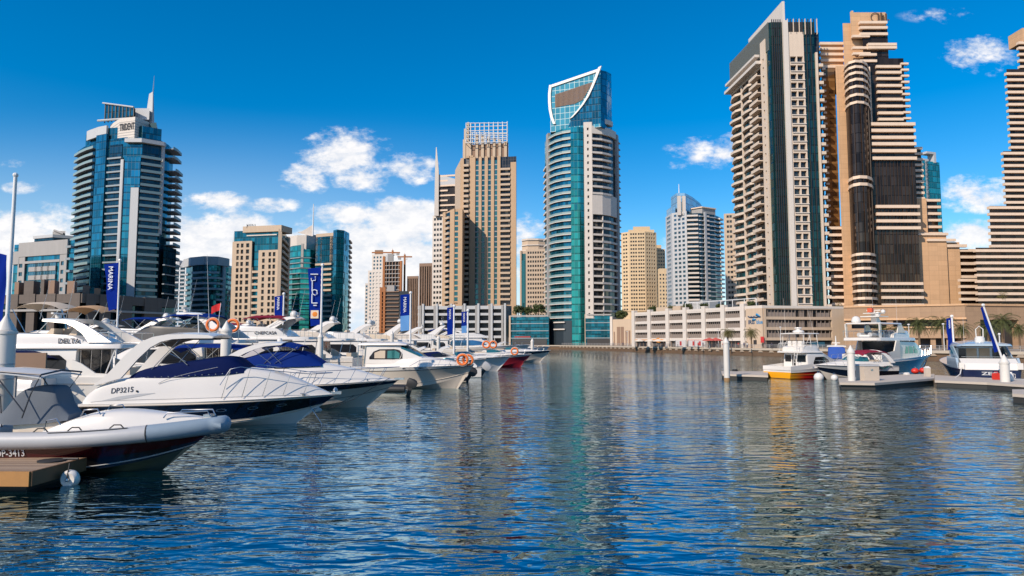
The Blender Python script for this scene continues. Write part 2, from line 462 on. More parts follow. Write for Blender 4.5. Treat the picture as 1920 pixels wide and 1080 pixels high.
MULL = mat('dark_bronze_mullion', (0.05, 0.032, 0.022), 0.4)
SLAT = mat('grey_green_slat', (0.12, 0.135, 0.13), 0.5)
G_AMBER = curtain('amber_glass', (0.17, 0.085, 0.03), (0.09, 0.05, 0.02), mu=2.2, fh=3.1, sp=0.3, metal=0.35, rough=0.2, vary=1.0, spandrel=(0.3, 0.16, 0.06))
G_SHADOW = curtain('shaded_room_glass', (0.035, 0.038, 0.042), (0.14, 0.12, 0.10), mu=1.7, fh=3.3, mw=0.09, sp=0.08, metal=0.25, rough=0.12, vary=1.2, blind=(0.24, 0.20, 0.15))
G_SAIL = curtain('pale_gridded_glass', (0.09, 0.36, 0.38), (0.42, 0.55, 0.55), mu=2.6, fh=3.0, mw=0.22, sp=0.0, metal=0.55, vary=0.35)
G_SKY = curtain('pale_blue_glass', (0.30, 0.50, 0.62), (0.4, 0.45, 0.5), mu=1.8, fh=3.4, sp=0.15, metal=0.6, vary=0.3)
G_RAIL = curtain('balcony_glass', (0.08, 0.22, 0.23), (0.22, 0.32, 0.32), mu=1.5, fh=100, mw=0.05, sp=0.0, metal=0.35, rough=0.12, vary=0.4)

# ------------------------------------------------------------------ the setting: water, ground, quay
def build_water():
    m = bpy.data.materials.new('marina_water'); m.use_nodes = True
    N = NT(m.node_tree)
    geo = N.new('ShaderNodeNewGeometry')
    def wave(sx, sy, rot, det, rough, dist=0.0):
        mp = N.new('ShaderNodeMapping', ins={0: geo.outputs['Position'], 2: (0, 0, rot), 3: (sx, sy, 1)})
        return N.new('ShaderNodeTexNoise', ins={'Vector': mp.outputs[0], 'Scale': 1.0, 'Detail': det, 'Roughness': rough, 'Distortion': dist}).outputs[0]
    h = N.m('ADD', N.m('MULTIPLY', wave(0.75, 1.9, 0.06, 1.6, 0.42, 0.8), 0.10), N.m('MULTIPLY', wave(0.15, 0.42, -0.12, 1.0, 0.5, 0.3), 0.07))
    ruf = N.m('ADD', 0.55, N.m('MULTIPLY', N.sstep(wave(0.035, 0.09, 0.3, 2.0, 0.5, 0.6), 0.35, 0.65), 0.75))
    h = N.m('MULTIPLY', h, ruf)
    h = N.m('ADD', h, N.m('MULTIPLY', wave(2.1, 4.6, -0.10, 1.5, 0.5, 0.4), 0.020))
    bp = N.new('ShaderNodeBump', ins={'Strength': 1.0, 'Distance': 1.0, 'Height': h})
    big = wave(0.02, 0.05, 0.2, 2.0, 0.5)
    col = N.mix(N.sstep(big, 0.35, 0.65), (0.29, 0.53, 0.64), (0.31, 0.60, 0.64))
    b1 = N.new('ShaderNodeBsdfPrincipled', ins={'Base Color': (0.0, 0.016, 0.024, 1), 'Roughness': 0.03, 'IOR': 1.33, 'Normal': bp.outputs[0]})
    b2 = N.new('ShaderNodeBsdfPrincipled', ins={'Base Color': col, 'Roughness': 0.03, 'Metallic': 1.0, 'Specular Tint': (0.8, 0.95, 1.0, 1), 'Normal': bp.outputs[0]})
    mx = N.new('ShaderNodeMixShader', ins={0: 0.62}); m.node_tree.links.new(b1.outputs[0], mx.inputs[1]); m.node_tree.links.new(b2.outputs[0], mx.inputs[2])
    out = N.new('ShaderNodeOutputMaterial'); m.node_tree.links.new(mx.outputs[0], out.inputs[0])
    mb = MB(); mb.quad((-400, -80, 0), (500, -80, 0), (500, 700, 0), (-400, 700, 0))
    tag(mb.build('water', m), None, None, kind='structure')
build_water()
QUAY = [(-118, -75), (-118, 150), (-92, 300), (-62, 352), (-8, 352), (24, 343), (42, 284), (68, 190), (87, 142), (108, 96), (150, 20), (150, -75)]
def build_ground():
    pav = mat('promenade_paving', (0.36, 0.29, 0.22), 0.85, var=0.12, scale=0.8)
    far = mat('sandy_ground', (0.34, 0.27, 0.19), 0.9, var=0.15, scale=0.05)
    g = MB()
    big = [(-9000, -75), (-9000, 12000), (9000, 12000), (9000, -75)]
    pts = QUAY + [big[3], big[2], big[1], big[0]]
    g.add([(p[0], p[1], 2.0) for p in pts], [tuple(range(len(pts)))])
    tag(g.build('ground', far), None, None, kind='structure')
    bed = MB(); bed.quad((-9000, -200, -4), (9000, -200, -4), (9000, 12000, -4), (-9000, 12000, -4))
    tag(bed.build('seabed', mat('silt', (0.02, 0.03, 0.03), 0.9)), None, None, kind='structure')
    f = Face(QUAY)
    wl, cp = MB(), MB()
    us = f.cuts(0, f.L)
    wl.loft([[f.pos(u, 0, -1), f.pos(u, 0, 1.55)] for u in us], False)
    f.box(cp, 0, f.L, 1.55, 2.10, -0.8, 0.35)
    tag(wl.build('quay_wall', mat('stained_quay_wall', (0.14, 0.085, 0.05), 0.85, var=0.35, scale=0.5, streak=0.2)), None, None, kind='structure')
    tag(cp.build('quay_coping', mat('pale_coping', (0.50, 0.42, 0.33), 0.8, var=0.1)), None, None, kind='structure')
    pv = MB(); f.box(pv, f.c[5], f.c[10], 2.004, 2.012, -60, -0.8)
    tag(pv.build('promenade', pav), None, None, kind='structure')
    return f
QF = build_ground()
# along the quay wall: pale fender blocks, one object each
def fenders():
    u = QF.c[5] + 1; i = 0
    src = None
    while u < QF.c[9] + 25:
        p = QF.pos(u, 0); q = QF.pos(u + 0.1, 0)
        a = math.atan2(q[1] - p[1], q[0] - p[0])
        if src is None:
            mb = MB(); mb.loft([[(-0.9, 0, 0.95), (0.9, 0, 0.95), (0.9, -0.25, 1.0), (-0.9, -0.25, 1.0)], [(-0.45, 0, 1.5), (0.45, 0, 1.5), (0.45, -0.3, 1.5), (-0.45, -0.3, 1.5)]])
            src = mb.build('quay_fender', mat('fender_concrete', (0.42, 0.33, 0.25), 0.8))
            o = src
        else: o = copy_tree(src)
        o.location = (p[0], p[1], 0); o.rotation_euler = (0, 0, a)
        tag(o, 'pale wedge shaped fender block set under the quay coping', 'fender', 'wedge fenders along the quay wall')
        u += 4.2
fenders()

# ------------------------------------------------------------------ far towers behind the left-hand berths
def b_office():
    D = 290; f = FP((14, D), (128, D - 14))
    b = Bld('office_block', 'low grey office block with teal glass strips and square windows above the terrace', 'building', f.pos(f.L / 2))
    zt = Hz(457, D); fh = (zt - 8 - 2) / 10; U = f.u
    b.core(f, 30, 2, zt - 0.4, G_BLUE, 'glass_wall', inset=0.6)
    w = b.part('wall', GREYW)
    f.box(w, U(26), U(118), zt - 6, zt, -0.5, 0.2)
    f.box(w, U(14), U(27), zt - 9, zt - 3.5, -0.5, 0.1)
    b.grid(f, spread(U(50), U(92), 4, 5.2), 2, fh, 10, 1.0, fh - 0.9, GREYW, WIN_B, U(50), U(92), ztop=zt - 9)
    b.grid(f, [(U(106.5), U(112))], 2, fh, 10, 1.0, fh - 0.9, GREYW, WIN_B, U(104), U(117), ztop=zt - 6)
    b.grid(f, [(U(27.5), U(34))], 2, fh, 10, 1.0, fh - 0.9, GREYW, WIN_B, U(25), U(38), ztop=zt - 6)
    for i in range(7): f.box(b.item('slab_band', TEALSLAB), U(119), U(128), 12 + i * 5, 12.9 + i * 5, -0.4, 1.0)
    f.box(w, U(38), U(104), zt - 9, zt - 8, -0.4, 0.1)
    b.finish()
    D = 380; f = FP((54, D), (90, D - 6), (132, D))
    b = Bld('terraced_block', 'grey block with curved ribbon windows rising behind the low office block', 'building', f.pos(f.L / 2))
    zt = Hz(443, D); b.core(f, 40, 2, zt, G_NAVY, 'glass_wall')
    for i in range(5): f.box(b.item('slab_band', PALEG), 0, f.L, zt - i * 4.2 - 1.6, zt - i * 4.2, -0.3, 0.8)
    g = FP((88, D), (112, D - 2))
    b.core(g, 20, zt - 1, Hz(434, D), GREYW, 'penthouse')
    b.part('roof_beam', GREYW).tube([g.pos(1, 0, Hz(432, D)), g.pos(g.L, 1, Hz(440, D))], 0.6)
    b.finish()
b_office()

def b_trident():
    D = 320
    f = FP((127, 334), (138, 327), (150, 322), (167, 317), (186, 314), (217, 311), (251, 311), (287, 316), (303, 324), (312, 332))
    b = Bld('glass_tower', 'dark teal glass apartment tower with stacked balconies, white drum sign storey and a needle spire', 'tower', f.pos(f.L / 2))
    U = f.u; fh = 3.25; zt = Hz(262, 315); z0 = 2; n = int((zt - 12) / fh)
    zs = zt - n * fh
    b.core(f, 42, 2, zt, G_TEALD, 'glass_wall', inset=0.2)
    b.core(FP((142, 326), (186, 315), (251, 312), (287, 317)), 30, zt - 2, Hz(240, 315), G_TEALD, 'upper_glass_wall')
    RG = G_RAIL
    b.balc(f, U(128), U(163), zs, fh, n, 1.6, TEALSLAB, 1.0, 0.24, rm=RG)
    b.balc(f, U(188), U(214), zs, fh, n - 2, 0.9, TEALSLAB, 0.45, 0.3, rm=None)
    b.balc(f, U(251), U(287), zs, fh, n - 2, 1.3, TEALSLAB, 1.0, 0.24, rm=RG)
    b.balc(f, U(299), U(312), zs + 3 * fh, fh, n - 6, 4.6, TEALSLAB, 1.0, 0.4, rm=RG)
    # dark recesses behind the balconies
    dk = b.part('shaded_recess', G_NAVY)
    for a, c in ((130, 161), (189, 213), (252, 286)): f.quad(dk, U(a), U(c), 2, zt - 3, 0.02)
    pr = b.part('pier', PALEG)
    f.box(pr, U(215), U(220), 2, Hz(300, 311), -0.3, 1.3)
    f.box(pr, U(235.5), U(249), 2, Hz(353, 311), -0.3, 1.6)
    f.box(pr, U(288), U(291), Hz(440, 317), Hz(272, 317), -0.3, 1.2)
    bl = b.part('blue_glass_bay', G_BLUE)
    for a, c, t, dd in ((166, 185, 250, 0.9), (222, 234, 353, 0.9), (222, 250, 298, 1.0), (290, 302, 292, 0.5)):
        f.box(bl, U(a), U(c), 2 if t != 298 else Hz(352, 311), Hz(t, 313), -0.2, dd)
    for a, c, t, dd in ((166, 185, 250, 0.92), (222, 234, 353, 0.92), (222, 250, 298, 1.02)):
        f.quad(bl, U(a), U(c), 2 if t != 298 else Hz(352, 311), Hz(t, 313), dd)
    # crown
    f.box(b.part('pier', PALEG), U(146), U(183), Hz(258, 318), Hz(240, 318), -0.4, 0.6)
    f.box(b.part('pier', PALEG), U(222), U(290), Hz(272, 314), Hz(265, 314), -0.5, 2.0)
    b.balc(f, U(296), U(311), Hz(300, 325), fh * 1.3, 2, 4.0, TEALSLAB, 1.0, 0.4, rm=RG)
    drum = [W(188, 640, 322), W(205, 640, 313), W(235, 640, 310), W(262, 640, 318), W(262, 640, 345), W(188, 640, 345)]
    b.part('sign_drum', WHITEW).prism([(p.x, p.y) for p in drum], Hz(264, 314), Hz(224, 314))
    for i in range(7):
        zz = Hz(262 - i * 5, 314)
        b.item('drum_joint', GREYW).loft([[(p.x, p.y - 0.05, zz) for p in drum[:4]], [(p.x, p.y - 0.05, zz + 0.25) for p in drum[:4]]], False)
    d2 = [W(262, 640, 318), W(276, 640, 316), W(279, 640, 325), W(262, 640, 330)]
    b.part('corner_drum', G_TEALD).prism([(p.x, p.y) for p in d2], Hz(300, 318), Hz(232, 318))
    d3 = [W(232, 640, 318), W(262, 640, 318), W(262, 640, 330), W(232, 640, 330)]
    b.part('plant_room', PALEG).prism([(p.x, p.y) for p in d3], Hz(224, 318), Hz(203, 318))
    # glazed screen on top, sloping down to the right
    A, B_ = W(177, 640, 322), W(232, 640, 314)
    zb, za, zc = Hz(222, 318), Hz(192, 320), Hz(205, 316)
    sc = b.part('glazed_screen', G_TEALD)
    for yy in (0, 1.2):
        sc.quad((A.x, A.y + yy, zb), (B_.x, B_.y + yy, zb), (B_.x, B_.y + yy, zc), (A.x, A.y + yy, za), [(0, 0), (14, 0), (14, 5), (0, 8)])
    sc.quad((A.x, A.y, za), (B_.x, B_.y, zc), (B_.x, B_.y + 1.2, zc), (A.x, A.y + 1.2, za), [(0, 0), (1, 0), (1, 1), (0, 1)])
    for i in range(9):
        t = i / 8; p = A.lerp(B_, t)
        b.item('screen_mullion', DARKW).box(p.x - 0.18, p.x + 0.18, p.y - 0.3, p.y + 0.1, zb - 1, za + (zc - za) * t)
    b.part('screen_beam', PALEG).tube([(A.x - 1.2, A.y - .3, za + .3), (B_.x, B_.y - .3, zc + .3)], 0.4, 6)
    b.part('screen_beam', PALEG).tube([(A.x - 3, A.y - .6, zb), (B_.x, B_.y - .6, zb - 1.4)], 0.5, 6)
    c = W(264, 640, 322)
    b.part('spire', PALEG).loft([[(c.x - 2.6, c.y, Hz(232, 322)), (c.x + 1.6, c.y - 1, Hz(232, 322)), (c.x + 1.6, c.y + 1, Hz(232, 322))],
                                 [(c.x - 1.0, c.y, Hz(176, 322)), (c.x + 0.9, c.y - .3, Hz(172, 322)), (c.x + 0.9, c.y + .3, Hz(172, 322))]])
    b.part('mast', STEEL).tube([(c.x + 0.8, c.y, Hz(180, 322)), (c.x + 1.1, c.y, Hz(142, 322))], [0.35, 0.08])
    p = f.pos(U(205), 0)
    A, B_ = drum[1], drum[2]; dv = (B_ - A); dv.z = 0
    write('TRIDENT', 4.6, (A.x + dv.x * .04, A.y + dv.y * .04 - .25, Hz(243, 311)), dv, (0, 0, 1), DARKW, b.root, 'sign_lettering', bold=0.05, fit=dv.length * .94)
    # lobby
    col = b.part('lobby_wall', SHADEW); f.box(col, U(232), U(312), 2, Hz(590, 320), -0.2, 2)
    b.finish()
    # lower dark wing in front on the right of the tower
    g = FP((300, 312), (324, 322)); b = Bld('lower_wing', 'low dark glass wing standing against the foot of the dark teal tower', 'building', g.pos(g.L / 2))
    b.core(g, 12, 2, Hz(464, 316), G_NAVY, 'glass_wall')
    for i in range(8): g.box(b.item('slab_band', TEALSLAB), 0, g.L, 8 + i * 4.4, 8.5 + i * 4.4, -0.2, 0.9)
    b.finish()
b_trident()

def b_midleft():
    # twin thin towers far away
    for px, w, top, nm in ((322, 9, 488, 'nearer the dark teal tower'), (333, 9, 486, 'beside the curved teal block')):
        D = 620; f = FP((px, D), (px + w, D - 1))
        b = Bld('slim_tower', 'slim far off grey tower with a pointed fin roof, ' + nm, 'tower', f.pos(f.L / 2))
        zt = Hz(500, D); b.core(f, 10, 2, zt, G_NAVY, 'glass_wall')
        for i in range(18): f.box(b.item('slab_band', PALEG), 0, f.L, zt - 0.8 - i * 3.6, zt - i * 3.6 + 0.6, -.2, .4)
        x0, x1 = f.pos(0)[0], f.pos(f.L)[0]
        b.part('fin_roof', PALEG).loft([[(x0, D - 1, zt), (x1, D - 1, zt), (x1, D + 6, zt), (x0, D + 6, zt)], [(x1 - 1.5, D - 1, Hz(top, D)), (x1, D - 1, Hz(top, D)), (x1, D + 6, Hz(top, D)), (x1 - 1.5, D + 6, Hz(top, D))]])
        b.finish()
    # curved teal block with balconies
    D = 420; f = FP((344, D + 10), (356, D), (380, D - 6), (402, D - 4), (418, D + 4), (431, D + 16))
    b = Bld('curved_block', 'grey topped teal block with a curved stack of pale balconies', 'building', f.pos(f.L / 2))
    U = f.u; zt = Hz(494, D); fh = 3.3; n = int((zt - 6) / fh)
    b.core(f, 30, 2, zt, G_TEALD, 'glass_wall')
    f.box(b.part('parapet', PALEG), 0, U(421), zt - 1.5, Hz(483, D), -8, 1.5)
    b.core(FP((372, D + 12), (407, D + 12)), 10, zt, Hz(479, D), PALEG, 'plant_room')
    for i in range(n):
        f.box(b.item('balcony', PALEG), U(359), U(389) if i < n - 4 else U(404), 6 + i * fh - .4, 6 + i * fh + .9, -.2, 1.6)
        if i < n - 1: f.box(b.item('balcony', PALEG), U(400), U(412), 6 + i * fh - .4, 6 + i * fh + .9, -.2, 1.2)
        f.box(b.item('balcony', PALEG), 0, U(350), 6 + i * fh - .4, 6 + i * fh + .7, -.2, .9)
    f.box(b.part('pier', PALEG), U(412), U(417), 2, zt, -.3, 1)
    for i in range(n): f.box(b.item('slab_band', PALEG), U(422), U(431), 6 + i * fh, 7 + i * fh, -.2, .5)
    b.finish()
    # beige block with sign
    D = 330; f = FP((430, D), (521, D - 6)); f2 = FP((521, D - 6), (536, D + 24))
    b = Bld('beige_block', 'beige block with paired square windows and a teal glass top under a flat roof', 'building', f.pos(f.L / 2))
    U = f.u; zt = Hz(429, D); fh = 3.0
    zL, zR = Hz(453, D), Hz(471, D)
    b.core(f, 38, 2, zt - 1, G_TEALD, 'glass_wall', inset=1.2, back=[(f2.pos(f2.L)[0], f2.pos(f2.L)[1]), (f.pos(0)[0] * 1.1, D + 33)])
    ax, ay, _ = f.pos(0); bx, by, _ = f.pos(f.L)
    f.box(b.part('roof_slab', CREAM), U(450), f.L + 0.6, zt - 2.2, zt + 0.8, -9, 0.5)
    nL = int((zL - 6) / fh); nR = int((zR - 6) / fh)
    b.grid(f, [(U(438), U(443)), (U(446), U(451)), (U(456), U(462))], zL - 1 - nL * fh, fh, nL, 0.9, 2.9, CREAM, WIN_D, U(430), U(467), ztop=zL, rec=.7)
    b.grid(f, [(U(487), U(492)), (U(499), U(504)), (U(507), U(512))], zR - 1 - nR * fh, fh, nR, 0.9, 2.9, CREAM, WIN_D, U(480), U(521), ztop=zR, rec=.7)
    nM = int((Hz(502, D) - 6) / fh); b.grid(f, [(U(468), U(479.5))], Hz(502, D) - nM * fh, fh, nM, 1.3, 3.2, CREAM, WIN_D, U(467), U(480), rec=1, d=-.3, split=False)
    f.box(b.part('pale_band', WHITEW), U(455), U(512), Hz(443.5, D), Hz(441.5, D), -1.3, -.6)
    n2 = int((zt - 6) / fh)
    b.balc(f2, 0.5, f2.L - 6, zt - 3 - n2 * fh, fh, n2, 1.4, CREAM, 0.8, .4)
    f2.box(b.part('wall', CREAM), f2.L - 6, f2.L, 2, zt - 1, -1, 1)
    f2.box(b.part('wall', CREAM), -0.5, 0.6, 2, zt - 1, -1, .6)
    write('MARINA', 3.0, f.pos(U(457), 0.55, Hz(429.2, D)), (1, -0.02, 0), (0, 0, 1), DARKW, b.root, 'sign_lettering', bold=.02, fit=18 * D / 1280)
    b.finish()
    # teal curved tower with white drum and sail spire
    D = 450; f = FP((534, D + 8), (545, D), (560, D - 5), (578, D - 3), (592, D + 4), (600, D + 12))
    b = Bld('drum_tower', 'teal curved tower under a white drum with a sail shaped fin and mast', 'tower', f.pos(f.L / 2))
    U = f.u; z1, z2 = Hz(461, D), Hz(469, D); fh = 3.4
    b.core(f, 30, 2, z2, G_TEAL, 'glass_wall')
    g = FP((534, D + 8), (545, D), (561, D - 5)); b.core(g, 20, z2 - 1, z1, G_TEAL, 'glass_wall')
    n = int((z2 - 10) / fh)
    for i in range(n): f.box(b.item('balcony', TEALSLAB), U(536), U(595), z2 - 6 - i * fh, z2 - 5.4 - i * fh, -.2, 1.3)
    f.box(b.part('pier', WHITEW), U(561.5), U(565.5), z2 - 12, Hz(459, D), -.3, 1)
    h = FP((537, D + 8), (552, D + 2), (570, D + 2), (586, D + 8)); b.core(h, 18, z2, Hz(440, D), WHITEW, 'drum', back=[(h.pos(h.L)[0] - 2, D + 26), (h.pos(0)[0] + 2, D + 26)])
    q = FP((578, D + 6), (589, D + 9)); b.core(q, 12, z2, Hz(437, D), GREYW, 'stair_core')
    a, c = W(553, 640, D + 6), W(582, 640, D + 6)
    b.part('sail_fin', WHITEW).loft([[(a.x, a.y + k, Hz(433, D)), (c.x, c.y + k, Hz(441, D)), (c.x, c.y + k, Hz(418, D)), (a.x + 3, a.y + k, Hz(431, D))] for k in (0, 1.2)])
    b.part('mast', WMETAL).tube([(c.x, c.y, Hz(440, D)), (c.x, c.y, Hz(379, D))], [0.55, 0.25])
    b.finish()
    # beige and teal tower
    D = 430; f = FP((588, D + 2), (622, D - 4), (628, D - 7), (640, D - 4), (649, D + 6), (654, D + 20))
    b = Bld('beige_teal_tower', 'tower with beige balcony side and a rounded blue green glass front corner', 'tower', f.pos(f.L / 2))
    U = f.u; zt, zg = Hz(438, D), Hz(434, D); fh = 3.3; n = int((zt - 6) / fh)
    b.core(f, 30, 2, zt - 2, G_BLUE, 'glass_wall')
    f.box(b.part('glass_bay', G_BLUE), U(622), U(650), 2, zg, -2, 0.5); f.quad(b.part('glass_bay', G_BLUE), U(622), U(650), 2, zg, .52)
    b.grid(f, [(U(592), U(597)), (U(600), U(615))], zt - 2 - 5 * fh, fh, 4, 1, 2.7, CREAM, WIN_D, 0, U(621), ztop=zt)
    for i in range(n - 5): 
        f.box(b.item('balcony', CREAM), U(590), U(621), 6 + i * fh - .3, 6 + i * fh + .95, -.2, 1.2)
    for i in range(n): f.box(b.item('balcony', CREAM), U(650), f.L, 6 + i * fh - .3, 6 + i * fh + .9, -.2, 1.1)
    b.finish()
b_midleft()

def b_centreleft():
    # whitish stepped tower
    D = 780; f = FP((683, D), (692, D), (722, D - 4))
    b = Bld('pale_tower', 'pale far off tower with a stepped top beside the building under construction', 'tower', f.pos(f.L / 2))
    U = f.u
    for p0, p1, row in ((683, 693, 532), (688, 722, 508), (695, 722, 478)):
        g = Face([f.pos(U(p0))[:2], f.pos(U(p1))[:2]]); zt = Hz(row, D); fh = 4.2; n = int((zt - 8) / fh)
        b.core(g, 24, 2, zt, PALEG, 'wall', inset=.8)
        b.grid(g, spread(0, g.L, max(2, int(g.L / 4)), 2.0), zt - 1 - n * fh, fh, n, 1.0, 3.3, WHITEW, WIN_B, ztop=zt + .5, split=False)
    b.core(FP((700, D + 4), (716, D + 4)), 10, Hz(478, D), Hz(468, D), BROWNW, 'plant_room')
    b.finish()
    # tower under construction
    D = 700; f = FP((716, D), (752, D - 4)); f2 = FP((711, D - 22), (764, D - 26))
    b = Bld('unfinished_tower', 'dark unfinished concrete tower with bare floors and orange formwork under two cranes', 'tower', f.pos(f.L / 2))
    U = f.u
    zt = Hz(490, D); b.core(f, 24, 2, zt, DARKW, 'core', inset=1.4); fh = 4.2
    for i in range(int((zt - 30) / fh)): f.box(b.item('floor_slab', GREYW), 0, f.L, zt - i * fh - .8, zt - i * fh, -1.4, .4)
    for k in range(7): f.box(b.item('column', BROWNW), k * f.L / 6.2, k * f.L / 6.2 + .8, 2, zt, -1, .2)
    f.box(b.part('formwork', RUST), 0, U(720), 40, zt + 5, -1, .8); f.box(b.part('formwork', RUST), U(748), f.L, 40, zt, -1, .8)
    b.core(FP((724, D + 8), (735, D + 8)), 8, zt, Hz(474, D), GREYW, 'lift_core')
    b.finish()
    b = Bld('brown_block', 'dark brown block with horizontal louvred floors below the unfinished tower', 'building', f2.pos(f2.L / 2)); U2 = f2.u
    zt = Hz(546, D - 24); b.core(f2, 14, 2, zt, DARKW, 'wall', inset=.8)
    for i in range(12): f2.box(b.item('floor_slab', BROWNW), U2(722), U2(747), zt - i * 3.7 - .9, zt - i * 3.7, -.8, .5)
    for p in (711, 717.5): f2.box(b.item('column', RUST), U2(p), U2(p + 4), 2, zt + 4, -.6, .6)
    for i in range(14): f2.box(b.item('floor_slab', RUST), U2(711), U2(721), zt - i * 3.7 - .6, zt - i * 3.7, -.6, .7)
    f2.box(b.part('glass_bay', G_NAVY), U2(748), U2(764), 2, zt, -.6, .3)
    f2.box(b.part('penthouse', GREYW), U2(724), U2(738), zt, zt + 6, -6, 0)
    b.finish()
    # tower cranes
    for px, top, jib, nm in ((734, 472, -40, 'orange tower crane with its jib reaching towards the pale tower'), (757, 480, 14, 'orange tower crane with a short jib, nearest the brown towers')):
        p = W(px, 640, D + 12); t = thing('tower_crane', nm, 'crane', (p.x, p.y, Hz(500, D)), 0, 'cranes over the unfinished tower')
        zt = Hz(top, D) - Hz(500, D); k = D / 1280
        MB().box(-.9, .9, -.9, .9, -30, zt + 3).build('mast', RUST, t)
        j = MB(); j.box(min(jib * k, -14 * k * (1 if jib > 0 else -1)), max(jib * k, 14 * k * (1 if jib < 0 else 1)), -.6, .6, zt, zt + 1.3); j.build('jib', RUST, t)
        MB().loft([[(-.5, -.5, zt), (.5, -.5, zt), (.5, .5, zt), (-.5, .5, zt)], [(-.1, -.1, zt + 5), (.1, -.1, zt + 5), (.1, .1, zt + 5), (-.1, .1, zt + 5)]]).build('apex', RUST, t)
        MB().box(10 * k * (1 if jib < 0 else -1) - 1.5, 10 * k * (1 if jib < 0 else -1) + 1.5, -.8, .8, zt - 2.2, zt).build('counterweight', GREYW, t)
        MB().box(.9, 2.6, -.8, .8, zt - 2.4, zt - .2).build('cab', WMETAL, t)
    for p0, p1, row, D, nm in ((763, 783, 518, 800, 'slim brown tower with vertical ribs next to the unfinished tower'), (786, 812, 494, 640, 'brown ribbed tower showing beside the white windowed tower')):
        f = FP((p0, D), (p1, D - 3)); b = Bld('ribbed_tower', nm, 'tower', f.pos(f.L / 2)); zt = Hz(row, D)
        b.core(f, 20, 2, zt, G_BROWN, 'glass_wall')
        k = int(f.L / 2.2)
        for i in range(k + 1): f.box(b.item('rib', BROWNW), i * f.L / k - .45, i * f.L / k + .45, 2, zt, -.2, .6)
        f.box(b.part('parapet', BROWNW), -.3, f.L + .3, zt - 3, zt, -.4, .8)
        b.finish()
    # tower with white spire and dark glass head
    D = 500; f = FP((809, D + 4), (834, D), (860, D - 2))
    b = Bld('spire_tower', 'white tower with small dark windows, a slanted dark glass head and a white needle', 'tower', f.pos(f.L / 2))
    U = f.u; z1, z2 = Hz(405, D), Hz(330, D); fh = 3.9; n = int((z1 - 6) / fh)
    b.core(f, 34, 2, z1, G_NAVY, 'wall', inset=.8)
    b.grid(f, spread(U(810), U(834), 4, 1.7), z1 - n * fh, fh, n, 1.0, 2.9, WHITEW, WIN_D, 0, f.L, ztop=z1 + 1, split=False)
    g = FP((816, D + 2), (862, D - 2)); ug = g.u
    bk = [(g.pos(g.L)[0], D + 24), (g.pos(0)[0], D + 24)]
    b.core(g, 24, z1, Hz(352, D), G_BROWN, 'dark_glass_head', back=bk)
    for i in range(9): g.box(b.item('slab_band', TAN2), 0, ug(838) if i % 2 else g.L, z1 + i * 3.7, z1 + i * 3.7 + 1.2, -.3, 1.0)
    a, c = g.pos(0), g.pos(g.L)
    b.part('slanted_roof', PALEG).loft([[(a[0], a[1] + k, Hz(345, D)), (c[0], c[1] + k, Hz(352, D)), (c[0], c[1] + k, Hz(340, D)), (a[0], a[1] + k, Hz(325, D))] for k in (-1, 20)])
    p = W(816.5, 640, D)
    b.part('needle', WHITEW).loft([[(p.x - 1.6, p.y - 1, z1), (p.x + 1.6, p.y - 1, z1), (p.x + 1.6, p.y + 2, z1), (p.x - 1.6, p.y + 2, z1)],
                                   [(p.x - 1.4, p.y - .8, Hz(322, D)), (p.x + 1.4, p.y - .8, Hz(322, D)), (p.x + 1.4, p.y + 1.6, Hz(322, D)), (p.x - 1.4, p.y + 1.6, Hz(322, D))],
                                   [(p.x - .9, p.y, Hz(276, D)), (p.x - .4, p.y, Hz(276, D)), (p.x - .4, p.y + .4, Hz(276, D)), (p.x - .9, p.y + .4, Hz(276, D))]])
    b.finish()
b_centreleft()

